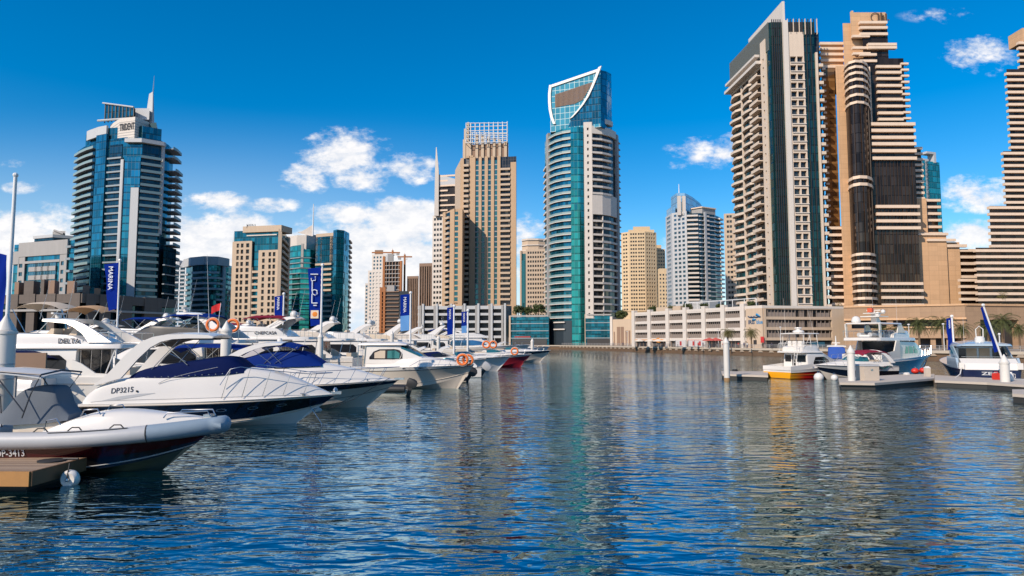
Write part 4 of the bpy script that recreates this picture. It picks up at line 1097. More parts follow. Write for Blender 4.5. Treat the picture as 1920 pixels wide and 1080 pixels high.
    # pier between the balconies and the front glass
    b.grid(L, [(.855 * L.L, .885 * L.L)], z0 - 12, fh, nl + 5, 1.0, 2.2, ICREAM, WIN_D, .81 * L.L, L.L - 2.6, d=.8, rec=.9, split=False, ztop=Hz(66, Dc))
    L.box(b.part('cornice', WHITEW), -.6, .83 * L.L, ztop + .6, ztop + 1.6, -1, 2.6)
    L.box(b.part('cornice', WHITEW), -.6, .78 * L.L, ztop + 3.6, ztop + 4.4, -1, 2.2)
    L.box(b.part('upper_wall', ICREAM), .2, .81 * L.L, ztop - .2, H - 9.5, -1, .4)
    L.box(b.part('upper_wall', G_NAVY), .2, L.L - .8, H - 9.5, H - .2, -1, .3)
    nf = 40
    for i in range(nf): L.box(b.item('parapet_slat', SLAT), i * L.L / nf, i * L.L / nf + .3, H - 9, H + .3, .25, .6)
    # green glass strip, blade pier, window grid, second strip, edge pier
    gs = b.part('green_glass_strip', G_GREEN)
    zbot = z0 - 8
    G.box(gs, 0.05, UG(1484), zbot, H, -.7, .2); G.quad(gs, 0.05, UG(1484), zbot, H, .22)
    L.box(gs, L.L - 2.4, L.L, zbot, H, -.7, .35); L.quad(gs, L.L - 2.4, L.L, zbot, H, .37)
    for i in range(5): G.box(b.item('glass_fin', DARKW), .3 + i * (UG(1484) - .3) / 5, .3 + i * (UG(1484) - .3) / 5 + .15, zbot, H + .8, .2, .7)
    p0, p1 = UG(1484.5), UG(1494)
    G.box(b.part('blade_pier', WHITEW), p0, p1, 2, H + .2, -.6, 1.1)
    # the blade: a wall running back along the roof, rising to a point at the front
    bx0, bx1 = G.pos(p0)[0] + .1, G.pos(p1)[0] - .1
    zp = Hz(4, Dc); zl = Hz(92, Dl)
    b.part('roof_blade', WHITEW).loft([[(x, Dc - .6, H - 2), (x, Dc - .6, zp), (x + (lx - cx) * .6 , Dl - 6, zl + 1), (x + (lx - cx) * .6, Dl - 6, H - 2)] for x in (bx0, bx1 - .6)])
    ng = int((Hz(96, Dc) - 12) / fh)
    zg = z0 - 8
    b.grid(G, [(UG(1497), UG(1508.3)), (UG(1510.7), UG(1521.5))], zg, fh, n + 3, .55, 2.6, ICREAM, WIN_D, p1, UG(1524), d=.75, rec=.9, ztop=Hz(62, Dc))
    for i in range(n + 3):
        if i > 2: G.box(b.item('window_ledge', WHITEW), UG(1497), UG(1524), zg + i * fh + .45, zg + i * fh + .72, .5, 1.05)
    G.box(gs, UG(1524), UG(1546), zbot, H, -.7, .25); G.quad(gs, UG(1524), UG(1546), zbot, H, .27)
    G.box(b.part('upper_wall', DARKW), p1, UG(1524), Hz(62, Dc), H, -.7, .3)
    for i in range(11): G.box(b.item('glass_fin', DARKW if i % 2 else ICREAM), p1 + i * (G.L - p1 - 1.2) / 10, p1 + i * (G.L - p1 - 1.2) / 10 + .16, Hz(66, Dc), H + .9, .3, .75)
    for k in (1530, 1538): G.box(b.item('glass_fin', DARKW), UG(k), UG(k) + .15, zbot, H, .25, .7)
    G.box(w, UG(1546), UG(1550), 2, Hz(100, Dc), -.7, .9)
    for i in range(n): G.box(b.item('edge_balcony', ICREAM), UG(1550), G.L + .5, z0 + i * fh, z0 + i * fh + 1.0, -2.5, .5)
    b.finish()
b_iris()

def b_hotel():
    # podium of the hotel
    f = FP((1584, 197), (1812, 184)); f2 = FP((1812, 184), (1990, 190)); U = f.u
    b = Bld('hotel_podium', 'broad tan stone hotel podium with dark open terraces, behind the row of palms', 'building', f.pos(f.L / 2))
    zt = Hz(572, 186)
    b.core(f, 60, 2, zt - 1, DARKW, 'inner_wall', inset=3.0, back=[(f2.pos(f2.L)[0], 192), (f2.pos(f2.L)[0], 290), (f.pos(0)[0] + 14, 290)])
    w = b.part('wall', TAN3)
    r = lambda q: Hz(q, 188)
    f.box(w, 0, f.L, r(599), zt - .2, -3.2, 0)
    f.box(w, U(1584), U(1598), 2, r(599), -3.2, -.02)
    f.box(w, U(1664), U(1676), 2, r(599), -3.2, -.02)
    f.box(w, U(1772), f.L, r(634), r(599), -3.2, -.02)
    f.box(w, 0, U(1664), 2, r(615), -1.2, -.1)
    f.box(w, U(1664), f.L, r(634), r(612), -3.0, .3)
    f.box(b.part('ledge', TAN), 0, f.L + .2, r(599.5), r(596), -.5, .55); f.box(b.part('ledge', TAN), U(1662), U(1772), r(615), r(612.5), -1, .8)
    f.box(b.part('ledge', TAN), 0, f.L, zt - .2, zt + .3, -3, .3)
    f2.box(b.part('ledge', TAN), .3, f2.L, zt - .2, zt + .3, -3, .3)
    for px in (1690, 1720, 1750, 1780, 1808): f.box(b.item('column', TAN3), U(px) - .6, U(px) + .6, 2, r(634), -2.5, -.4)
    f2.box(w, 0, f2.u(1840), 2, zt - .2, -3.2, 0); f2.box(w, f2.u(1840), f2.L, r(600), zt - .2, -3.2, -.02); f2.box(w, f2.u(1912), f2.L, 2, r(600), -3.2, -.02)
    for px in (1845, 1872, 1895): f2.box(b.item('window_frame', BROWNW), f2.u(px), f2.u(px) + .4, 2, r(600), -2.6, -2.2)
    b.finish()

    # main tower
    set_row(330)
    D = 212
    b = Bld('hotel_tower', 'tall tan and bronze glass hotel tower with a crest on its stepped top', 'tower', (kx(1630) * D, D + 10), 2.0)
    z = lambda q: Hz(q, D); UF = FP((1549, D + 10), (1578, D + 2)); G0 = FP((1549, D + 8), (1722, D))
    bx = lambda p0, p1, dn: FP((p0, dn), (p1, dn - .01))
    def block(p0, p1, d0, rt, m, name='wall', depth=26, rb=None):
        g = bx(p0, p1, d0); b.core(g, depth, 2 if rb is None else z(rb), z(rt), m, name, back=None); return g
    def bands(g, u0, u1, rows, dep=1.2, h=1.0, m=TAN2, kind='balcony'):
        for q in rows: g.box(b.item(kind, m), u0, u1, z(q) - h * .36, z(q) + h * .36, -.4, dep * .5)
    # left flank
    g1 = block(1547, 1572, D + 8, 108, G_AMBER, 'amber_glass_wall')
    bands(g1, 0, g1.u(1553), [112 + 10.6 * i for i in range(44)], 1.6, .9)
    g1b = block(1547, 1590, D + 9, 56, TAN, 'upper_wall', 22, rb=112)
    bands(g1b, -.4, g1b.u(1590), [60, 70, 81, 93, 105], 1.5, 1.2)
    g1c = block(1552, 1578, D + 4, 420, G_BROWN, 'lower_wall', 10)
    bands(g1c, -.5, g1c.L, [424 + 13.2 * i for i in range(12)], 1.3, 1.2)
    # tan pier, rises past the top to the crown block
    g2 = block(1574, 1594, D + 2, 119, TAN, 'tan_pier', 20)
    g2b = block(1591, 1632, D + 5, 30, TAN, 'crown_wall', 16, rb=125)
    g2c = block(1606, 1674, D + 4, 12, TAN, 'crown_wall', 16, rb=60)
    # curved glass bay
    C = FP((1590, D + 3), (1594, D - 1), (1601, D - 3.6), (1612, D - 5), (1624, D - 4.6), (1632, D - 2.5), (1636, D + 2))
    b.core(C, 10, 2, z(124), G_BROWN, 'curved_glass_bay')
    bands(C, .3, C.L - .3, [127, 137, 148, 160, 173, 188, 202], .7, 1.1, TAN2); bands(C, .3, C.L - .3, [339, 352], .7, 1.3); bands(C, .3, C.L - .3, [480, 493, 506, 519, 533, 547, 561, 574], .7, 1.1)
    for k in range(9): C.box(b.item('bay_mullion', MULL), .8 + k * (C.L - 1.6) / 8, .8 + k * (C.L - 1.6) / 8 + .16, 4, z(126), .05, .3)
    C.box(b.part('bay_edge', TAN2), C.L - .5, C.L + .4, 2, z(122), -1, .6)
    # right block
    g3 = block(1632, 1704, D + 3, 102, G_BROWN, 'bronze_glass_wall', 24)
    g3t = block(1628, 1676, D + 3.5, 44, G_BROWN, 'bronze_glass_wall', 20, rb=110)
    g3b = block(1635, 1717, D, 232, G_BROWN, 'bronze_glass_wall', 20)
    bands(g3t, g3t.u(1622), g3t.u(1674), [34, 44, 56], 1.6, 1.2); bands(g3t, g3t.u(1607), g3t.u(1640), [60, 82, 93], 1.4, 1.1)
    bands(g3, g3.u(1636), g3.u(1690), [77, 83], 1.6, 1.2); bands(g3, g3.u(1620), g3.u(1652), [96, 108], 1.2, 1.1)
    bands(g3, g3.u(1650), g3.u(1697), [119, 130, 142, 155, 167, 181, 194, 207, 219], 1.5, 1.2)
    bands(g3b, g3b.u(1634), g3b.u(1717.5), [234, 246, 259, 271, 284, 298], 2.0, 1.4)
    bands(g3b, g3b.u(1638), g3b.u(1719), [388, 402, 415, 428], 1.8, 1.3); bands(g3b, g3b.u(1642), g3b.u(1719), [532, 545, 558, 572], 1.6, 1.2)
    bands(g3, g3.u(1697), g3.u(1711), [56 + 11.5 * i for i in range(5, 15)], 1.4, .9)
    for k in range(1, 12): g3b.box(b.item('bay_mullion', MULL), k * g3b.L / 12, k * g3b.L / 12 + .14, 4, z(300), .02, .2)
    # roof tip and crest
    g2c.box(b.part('roof_tip', TAN), 1, 1.6, z(12), z(6), -2, -1)
    bm_ = b.item('crest', STEEL); c = Vector(g2c.pos(g2c.u(1640, 22), .2)); zc = z(22)
    BR = mat('crest_bronze', (.10, .06, .03), .5)
    b.item('crest', BR).loft([[(c.x + rr * math.cos(t) , c.y - .1, zc + rr * math.sin(t)) for rr in (1.3, 1.6)] for t in [math.pi * (.25 + 1.5 * k / 16) for k in range(17)]], False)
    for dxk, h0, h1 in ((1.0, -1.2, 1.2), (1.9, -1.2, 1.5), (2.6, -1.2, .6), (3.5, -1.2, 1.2), (4.2, -1.1, -.8)):
        b.item('crest', BR).box(c.x + dxk - .22, c.x + dxk + .22, c.y - .25, c.y, zc + h0, zc + h1)
    b.it.pop(('crest', STEEL.name))
    b.finish()

    # stepped wing descending to the right
    set_row(480)
    D2 = 217
    b = Bld('stepped_wing', 'stepped tan wing with short balconies descending from the bronze hotel tower', 'building', (kx(1770) * D2, D2 + 8), 2.0)
    z = lambda q: Hz(q, D2)
    def blk(p0, p1, d0, rt, m, name='wall', dp=16):
        g = FP((p0, d0), (p1, d0 - .01)); b.core(g, dp, 2, z(rt), m, name); return g
    def bnd(g, p0, p1, rows, dep=1.2, h=1.1):
        for q in rows: g.box(b.item('balcony', TAN2), g.u(p0), g.u(p1), z(q) - h * .36, z(q) + h * .36, -.4, dep * .5)
    h1 = blk(1712, 1736, D2 + 1, 276, G_BROWN, 'dark_wall'); bnd(h1, 1712, 1737, [277 + 10.5 * i for i in range(10)], 1.4)
    h2 = blk(1718, 1742, D2, 372, TAN); h3 = blk(1732, 1762, D2 + 2, 372, G_BROWN, 'dark_wall'); bnd(h3, 1732, 1766, [374 + 12.5 * i for i in range(6)], 1.6)
    h4 = blk(1718, 1776, D2 - 2, 438, TAN); h5 = blk(1764, 1800, D2 - 1, 455, TAN); h6 = blk(1796, 1838, D2, 468, G_BROWN, 'dark_wall')
    bnd(h4, 1722, 1778, [441], 1.2); bnd(h4, 1738, 1792, [452], 1.0); bnd(h5, 1750, 1812, [462], 1.2, 1.3)
    for k, q in enumerate([470 + 12.3 * i for i in range(8)]): bnd(h6, 1796, 1826 + min(12, 2.5 * k), [q], 1.6, 1.2)
    b.finish()
    # teal tower behind
    set_row(360)
    D3 = 420; f = FP((1726, D3), (1764, D3 + 6)); b = Bld('teal_slab_tower', 'slim pale teal glass tower peeping out behind the stepped hotel wing', 'tower', f.pos(f.L / 2)); U = f.u
    b.core(f, 20, 2, Hz(300, D3), G_TEAL, 'glass_wall'); 
    b.grid(f, [(U(1732), U(1737))], 60, 4.2, 14, 1, 3, PALEG, WIN_B, U(1728), U(1744), ztop=Hz(296, D3), split=False)
    f.box(b.part('roof_frame', PALEG), U(1740), U(1757), Hz(286, D3), Hz(282, D3), -4, .5)
    f.box(b.part('roof_frame', PALEG), U(1753), U(1757), Hz(302, D3), Hz(286, D3), -4, .5)
    b.finish()
    # the second hotel tower at the edge of the picture
    set_row(300)
    D4 = 206
    b = Bld('banded_tower', 'dark banded hotel tower stepping up behind the palms at the podium end', 'tower', (kx(1900) * D4, D4 + 8), 2.0)
    z = lambda q: Hz(q, D4)
    def seg(p0, p1, d0, rt, rb, rows, h=1.1, mm=G_BROWN, p2=None):
        g = FP((p0, d0), (p1, d0 - .01)); b.core(g, 24, z(rb) if rb else 2, z(rt), mm, 'dark_wall')
        for q in rows: g.box(b.item('balcony', TAN2), -.5, g.L if p2 is None else g.u(p2), z(q) - h * .36, z(q) + h * .36, -.4, .75)
        return g
    set_row(100); seg(1911, 2000, D4 + 6, 64, 130, [66, 76, 88, 100, 112, 124])
    set_row(60); g = FP((1916, D4 + 5.5), (2000, D4 + 5.5)); g.box(b.part('corner_pier', TAN), 0, g.L, z(64), z(38), -6, .3)
    set_row(200); seg(1891, 2000, D4 + 4, 120, 300, [130 + 11.7 * i for i in range(15)])
    set_row(340); seg(1884, 2000, D4 + 2, 280, 400, [285 + 11.6 * i for i in range(9)])
    set_row(430); seg(1857, 2000, D4, 386, 480, [390 + 12 * i for i in range(7)])
    set_row(520); seg(1832, 2000, D4 - 2, 466, None, [472 + 11.4 * i for i in range(9)])
    seg(1800, 1870, D4 + 3, 520, None, [524, 536, 548, 560])
    b.finish()
b_hotel()
set_row(640)

def b_terrace():
    # dark terrace building behind the nearest yachts
    f = FP((-60, 236), (150, 226), (336, 262)); U = f.u
    b = Bld('terrace_building', 'long low shaded brown terrace building with shaded openings below the dark teal tower', 'building', f.pos(f.L / 2))
    zt = Hz(551, 230); r = lambda q: Hz(q, 230)
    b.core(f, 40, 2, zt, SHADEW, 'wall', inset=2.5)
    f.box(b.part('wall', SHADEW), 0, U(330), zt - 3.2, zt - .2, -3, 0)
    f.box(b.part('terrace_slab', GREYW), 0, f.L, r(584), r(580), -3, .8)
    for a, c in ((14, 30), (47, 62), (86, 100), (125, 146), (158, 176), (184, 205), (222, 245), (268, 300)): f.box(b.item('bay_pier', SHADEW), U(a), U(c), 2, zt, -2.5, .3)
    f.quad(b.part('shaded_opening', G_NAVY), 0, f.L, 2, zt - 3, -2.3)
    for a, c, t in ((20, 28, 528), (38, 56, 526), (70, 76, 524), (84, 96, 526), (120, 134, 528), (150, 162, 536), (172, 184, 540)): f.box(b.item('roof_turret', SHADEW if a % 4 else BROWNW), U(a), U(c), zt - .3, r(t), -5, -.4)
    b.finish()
b_terrace()
# ================================================================== boats
GEL = mat('white_gelcoat', (0.70, 0.665, 0.62), 0.25, var=0.04, scale=0.7, coat=0.4)
GELW = mat('warm_gelcoat', (0.60, 0.52, 0.43), 0.28, var=0.05, scale=0.7, coat=0.3)
GELG = mat('grey_gelcoat', (0.42, 0.42, 0.42), 0.3, var=0.05, coat=0.3)
BLACKH = mat('black_hull', (0.006, 0.007, 0.012), 0.12, var=0.1, coat=0.5)
NAVYH = mat('navy_hull', (0.004, 0.012, 0.05), 0.2, var=0.1, coat=0.15)
CANVAS = mat('blue_canvas', (0.004, 0.024, 0.17), 0.75, var=0.18, scale=1.2, bump=0.6, bscale=3.0, spec=0.08)
CANVASD = mat('navy_canvas', (0.002, 0.009, 0.062), 0.75, var=0.18, scale=1.2, bump=0.6, bscale=3.0, spec=0.08)
CANVASB = mat('beige_canvas', (0.62, 0.50, 0.37), 0.8, var=0.1, bump=0.3, bscale=3.0)
CANVASG = mat('grey_canvas', (0.13, 0.15, 0.18), 0.8, var=0.15, bump=0.8, bscale=2.5, spec=0.08)
CANVASR = mat('maroon_canvas', (0.22, 0.02, 0.04), 0.8, var=0.1, spec=0.08)
SMOKE = mat('smoked_glass', (0.012, 0.013, 0.016), 0.06, var=0.05)
TINT = mat('teal_tinted_glass', (0.05, 0.22, 0.22), 0.06, 0.5, var=0.3, scale=2.0)
BTINT = mat('blue_tinted_glass', (0.06, 0.18, 0.32), 0.06, 0.5, var=0.3, scale=1.0)
CHROME = mat('stainless_rail', (0.62, 0.60, 0.57), 0.22, 0.95, var=0.03)
RUBBER = mat('black_rubber', (0.02, 0.02, 0.022), 0.6)
VINYL = mat('cream_vinyl', (0.55, 0.45, 0.34), 0.6, var=0.08)
INNER = mat('cabin_shadow_lining', (0.10, 0.075, 0.06), 0.7)  # dark lining carries the shade under the hardtop in its colour
ORANGE = mat('lifebuoy_orange', (0.75, 0.17, 0.03), 0.55, var=0.06)
REDP = mat('red_plastic', (0.60, 0.03, 0.015), 0.4)
INK = mat('dark_ink', (0.015, 0.02, 0.04), 0.5)
LTINK = mat('pale_ink', (0.55, 0.55, 0.55), 0.5)
TEAK = mat('teak', (0.30, 0.17, 0.09), 0.6, var=0.25, scale=3.0)

class Hull:
    def __init__(s, root, L, B, z0, z1, bands, rake=1.6, draft=0.45, mid=None, full=2.3, transom=None, flare=0.6, deck=GEL):
        s.L, s.B, s.z0, s.z1, s.rake, s.draft, s.full, s.flare, s.root = L, B, z0, z1, rake, draft, full, flare, root
        n = 26
        for v0, v1, nm, m, out in bands:
            mb = MB(); k = max(2, int((v1 - v0) * 10)); tr = m
            for sd in (-1, 1):
                rr = [[s.pt(i / n, v0 + (v1 - v0) * j / k, sd, out) for j in range(k + 1)] for i in range(n + 1)]
                mb.loft(rr, False)
            row = [v0 + (v1 - v0) * j / k for j in range(k + 1)]
            for a, b in zip(row, row[1:]):
                mb.quad(s.pt(0, a, -1, out), s.pt(0, b, -1, out), s.pt(0, b, 1, out), s.pt(0, a, 1, out))
            mb.build(nm, m, root, smooth=38)
        if deck:
            mb = MB(); rr = []
            for i in range(n + 1):
                t = i / n; p = s.pt(t, 1, 1); rr.append([(p[0], p[1] * q, p[2] - 0.02 + 0.07 * (1 - q * q)) for q in (-.99, -.7, -.3, 0, .3, .7, .99)])
            mb.loft(rr, False); mb.build('deck', deck, root, smooth=40)
    def zs(s, t): return s.z0 + (s.z1 - s.z0) * t ** 1.6
    def pt(s, t, v, sd=-1, out=0.0):
        z_s = s.zs(t); q = max(0, (t - .42) / .58)
        bs = s.B / 2 * (.93 + .07 * min(1, t / .35)) * (1 - q ** s.full)
        bc = s.B / 2 * .86 * max(0, 1 - min(1, max(0, (t - .22) / .74)) ** 1.7)
        zc = .03 + z_s * .60 * max(0, (t - .3) / .7) ** 2.2
        zk = -s.draft + s.draft * .9 * max(0, (t - .75) / .25) ** 2
        if v < .25: w = v / .25; y, z = bc * w, zk + (zc - zk) * w
        else:
            w = (v - .25) / .75; y, z = bc + (bs - bc) * w ** (1 + s.flare * t), zc + (z_s - zc) * w
        x = s.L * t - s.rake * t ** 4 * (1 - (z - zk) / (z_s - zk)) - .12 * (1 - t) ** 6 * 0
        return (x + out * t ** 3, sd * (y + out), z)
    def tb(s, x): return min(1, max(0, x / s.L))
    def half(s, x): return s.pt(s.tb(x), 1, 1)[1]
    def line(s, v, out=.01, r=.03, m=None, name='rub_rail', n=30, sides=(-1, 1), t0=0.0, t1=1.0):
        mb = MB()
        for sd in sides: mb.tube([s.pt(t0 + (t1 - t0) * i / n, v, sd, out) for i in range(n + 1)], r, 5)
        return mb.build(name, m, s.root, smooth=50)

class Cab:
    """a moulded body across the boat: stations (x, half width, z at foot, z at top, tumblehome, crown)"""
    C = [0, .28, .34, .42, .5]
    def __init__(s, st): s.st = st
    def at(s, x):
        st = s.st
        if x <= st[0][0]: return st[0]
        if x >= st[-1][0]: return st[-1]
        i = 0
        while x > st[i + 1][0]: i += 1
        t = (x - st[i][0]) / (st[i + 1][0] - st[i][0]); out = []
        for k in range(len(st[0])):
            p0, p1, p2, p3 = st[max(0, i - 1)][k], st[i][k], st[i + 1][k], st[min(len(st) - 1, i + 2)][k]
            if k == 0: out.append(x); continue
            h0 = h1 = 0.0
            x0, x1, x2, x3 = st[max(0, i - 1)][0], st[i][0], st[i + 1][0], st[min(len(st) - 1, i + 2)][0]
            m1 = (p2 - p0) / max(1e-6, x2 - x0) * (x2 - x1); m2 = (p3 - p1) / max(1e-6, x3 - x1) * (x2 - x1)
            d = p2 - p1     # monotone limiter
            m1 = 0 if m1 * d <= 0 else (min(abs(m1), 3 * abs(d)) * (1 if d > 0 else -1)); m2 = 0 if m2 * d <= 0 else (min(abs(m2), 3 * abs(d)) * (1 if d > 0 else -1))
            t2, t3 = t * t, t * t * t
            out.append((2*t3 - 3*t2 + 1) * p1 + (t3 - 2*t2 + t) * m1 + (-2*t3 + 3*t2) * p2 + (t3 - t2) * m2)
        return out
    def surf(s, x, c):
        _, w, z0, z1, tb, cr = s.at(x)
        h = z1 - z0
        P = [(-w, z0), (-w * (1 - (1 - tb) * .72), z0 + .80 * h), (-w * tb, z0 + .95 * h), (-w * tb * .82, z1 + cr * .35), (0, z1 + cr)]
        sg = 1
        if c > .5: c, sg = 1 - c, -1
        i = 0
        while i < 3 and c > s.C[i + 1]: i += 1
        q = (c - s.C[i]) / (s.C[i + 1] - s.C[i])
        return Vector((x, sg * (P[i][0] + (P[i+1][0] - P[i][0]) * q), P[i][1] + (P[i+1][1] - P[i][1]) * q))
    def nrm(s, x, c):
        e = .02; a = s.surf(x + e, c) - s.surf(x - e, c); b = s.surf(x, min(1, c + e)) - s.surf(x, max(0, c - e))
        n = a.cross(b); return n.normalized() * 1.0 if n.length > 1e-9 else Vector((0, 0, 1))
    def build(s, name, m, root, sub=4, smooth=38):
        xs = []
        for a, b in zip(s.st, s.st[1:]): xs += [a[0] + (b[0] - a[0]) * i / sub for i in range(sub)]
        xs.append(s.st[-1][0]); cs = [0, .14, .28, .31, .34, .38, .42, .46, .5]; cs = cs + [1 - c for c in cs[-2::-1]]
        mb = MB(); mb.loft([[tuple(s.surf(x, c)) for c in cs] for x in xs]); return mb.build(name, m, root, smooth=smooth)
    def patch(s, name, m, root, win, off=.015, sides=(0, 1), sub=6):
        """win: list of (x, c low, c high); built on the side facing starboard (0) and port (1)"""
        for sd in sides:
            mb = MB(); rows = []
            for (xa, a0, a1), (xb, b0, b1) in zip(win, win[1:]):
                for i in range(sub):
                    t = i / sub; rows.append((xa + (xb - xa) * t, a0 + (b0 - a0) * t, a1 + (b1 - a1) * t))
            rows.append(win[-1]); rr = []
            for x, c0, c1 in rows:
                r = []
                for j in range(7):
                    c = c0 + (c1 - c0) * j / 6; c = c if sd == 0 else 1 - c
                    n = s.nrm(x, c); p = s.surf(x, c)
                    o = n if n.dot(Vector((0, p.y, .4))) > 0 else -n
                    r.append(tuple(p + o * off))
                rr.append(r)
            mb.loft(rr, False); o = mb.build(name, m, root, smooth=30)
        return o

def deck_gear(h, xs, hatch=None, z=0.06):
    for x in xs:
        for sd in (-1, 1):
            y = sd * (h.half(x) - .16); zz = h.zs(h.tb(x)) + z
            c = MB(); c.tube([(x - .14, y, zz + .07), (x + .14, y, zz + .07)], .018, 6); c.box(x - .05, x + .05, y - .02, y + .02, zz - .04, zz + .07); c.build('cleat', CHROME, h.root)
    for x in hatch or []:
        z0 = h.zs(h.tb(x)); MB().box(x - .28, x + .28, -.28, .28, z0, z0 + .16).build('deck_hatch', SMOKE, h.root)
def arch(root, out, inn, w0, w1, th=.14, m=GEL, roof=None, name='radar_arch'):
    """swept arch: the same side outline on both sides, leaning in from w0 at the foot to w1 at the top; roof = index from which it spans the boat"""
    mb = MB(); zmin = min(p[1] for p in out + inn); zmax = max(p[1] for p in out + inn)
    lean = lambda z: w0 + (w1 - w0) * max(0, min(1, (z - zmin) / (zmax - zmin)))
    for sd in (-1, 1):
        rr = []
        for (xa, za), (xb, zb) in zip(out, inn):
            rr.append([(xa, sd * lean(za), za), (xb, sd * lean(zb), zb), (xb, sd * (lean(zb) - th), zb), (xa, sd * (lean(za) - th), za)])
        mb.loft(rr)
    if roof is not None:
        top = out[roof:]; bot = inn[roof:]; rr = []
        for k in range(9):
            q = -1 + k / 4; cr = .10 * (1 - q * q)
            rr.append([(x, q * (lean(z) - .02), z + cr) for x, z in top] + [(x, q * (lean(z) - .02), z + cr) for x, z in reversed(bot)])
        mb.loft(rr)
    return mb.build(name, m, root, smooth=40)

def rail(root, top, feet, r=.018, m=CHROME, name='guard_rail', mid=True):
    """top: points of the top tube; feet: points where the posts stand (same number or fewer)"""
    mb = MB(); mb.tube(top, r, 5)
    for a, b in feet: mb.tube([a, b], r * .9, 5)
    return mb.build(name, m, root, smooth=60)
def bow_rail(h, x0, hgt=.62, sides=(-1, 1), n=7, lean=.12, r=.018):
    mb = MB()
    t0 = x0 / h.L
    for sd in sides:
        pts = []
        for i in range(n * 2 + 1):
            t = t0 + (.985 - t0) * i / (n * 2); p = h.pt(t, 1, sd); q = max(.05, abs(p[1]) - .10)
            f = min(1, i / 2)
            pts.append((p[0] + lean * f, sd * q, p[2] + .05 + hgt * f))
        mb.tube(pts, r, 5)
        for i in range(2, n * 2, 2):
            t = t0 + (.985 - t0) * i / (n * 2); p = h.pt(t, 1, sd)
            mb.tube([(p[0] - lean, sd * max(.05, abs(p[1]) - .08), p[2]), pts[i]], r * .85, 5)
    return mb.build('guard_rail', CHROME, h.root, smooth=60)
def dome(root, x, y, z, r=.33, m=GEL, name='satellite_dome'):
    mb = MB(); mb.lathe([(r * .75, 0), (r * .98, r * .25), (r, r * .6), (r * .93, r * 1.0), (r * .7, r * 1.4), (r * .35, r * 1.62), (.01, r * 1.68)], (x, y, z), 16); return mb.build(name, m, root, smooth=50)
def radar(root, x, y, z, w=.9):
    mb = MB(); mb.lathe([(.16, 0), (.18, .2), (.05, .26)], (x, y, z), 10); mb.box(x - .07, x + .07, y - w / 2, y + w / 2, z + .26, z + .36); return mb.build('radar_scanner', GEL, root, smooth=40)
def whip(root, x, y, z, h=2.2, lean=.1):
    mb = MB(); mb.tube([(x, y, z), (x - lean, y, z + h)], [.014, .007], 4); return mb.build('antenna', GEL, root)
def bimini(root, x0, x1, w, z, m, zfoot, sag=.16, legs=True):
    mb = MB(); rr = []
    for i in range(13):
        t = i / 12; x = x0 + (x1 - x0) * t; zz = z - sag * 1.6 * (2 * t - 1) ** 4 - .035 * math.sin(math.pi * 4 * t) ** 2
        rr.append([(x, y * w, zz - .22 * abs(y) ** 3) for y in (-1, -.85, -.5, 0, .5, .85, 1)] + [(x, y * w, zz - .03 - .22 * abs(y) ** 3) for y in (1, .85, .5, 0, -.5, -.85, -1)])
    mb.loft(rr); mb.build('bimini_top', m, root, smooth=50)
    if legs:
        fr = MB(); xm = (x0 + x1) / 2
        for sd in (-1, 1):
            for xt, xf in ((x0 + .05, xm - .1), (x1 - .05, xm + .1), (x0 + (x1 - x0) * .33, xm + .5), (x0 + (x1 - x0) * .67, xm - .5)):
                fr.tube([(xt, sd * w * .97, z - .28), (xf, sd * w, zfoot)], .018, 5)
        fr.build('bimini_frame', CHROME, root)
def lifebuoy(loc, label, r=.33, ax='y', group=None, rotz=0):
    t = thing('lifebuoy', label, 'lifebuoy', loc, rotz, group)
    MB().torus((0, 0, 0), r, r * .26, ax, 24, 8).build('ring', ORANGE, t, smooth=60)
    gb = MB()
    for k in range(4):
        a = math.pi / 4 + k * math.pi / 2
        if ax == 'y': gb.torus((r * math.cos(a), 0, r * math.sin(a)), r * .285, r * .03, 'z', 8, 4)
    rp = MB().torus((0, -.03, 0), r * 1.28, r * .05, ax, 24, 5); rp.build('grab_rope', GEL, t)
    return t
def fender(loc, label, L=.55, r=.13, m=GEL, rotz=0, grp=None):
    t = thing('fender', label, 'fender', loc, rotz, grp)
    MB().lathe([(.03, 0), (r * .8, .06), (r, .14), (r, L - .14), (r * .8, L - .06), (.04, L)], (0, 0, 0), 12).build('body', m, t, smooth=60)
    MB().tube([(0, 0, L), (0, 0, L + .5)], .012, 4).build('lanyard', GEL, t)
    return t
def portholes(h, xs, v, rx=.24, rz=.085, sides=(-1, 1)):
    for x in xs:
        for sd in sides:
            p = Vector(h.pt(x / h.L, v, sd)); q = Vector(h.pt((x + .1) / h.L, v, sd)); u = Vector(h.pt(x / h.L, v + .05, sd))
            ex, ez = (q - p).normalized(), (u - p).normalized(); n = ex.cross(ez) * (1 if sd < 0 else -1); n = n if n.y * sd > 0 else -n
            rim, gl = MB(), MB(); K = 18
            rim.loft([[tuple(p + n * (.02 if k_ else .012) + ex * rx * f * math.cos(2*math.pi*k/K) + ez * rz * f * math.sin(2*math.pi*k/K)) for f, k_ in ((1.0, 0), (1.0, 1), (.80, 1), (.80, 0))] for k in range(K + 1)], True, False)
            gl.add([tuple(p + n * .013 + ex * rx * .82 * math.cos(2*math.pi*k/K) + ez * rz * .82 * math.sin(2*math.pi*k/K)) for k in range(K)], [tuple(range(K))])
            o = rim.build('porthole', CHROME, h.root, smooth=60); gl.build('pane', SMOKE, o)
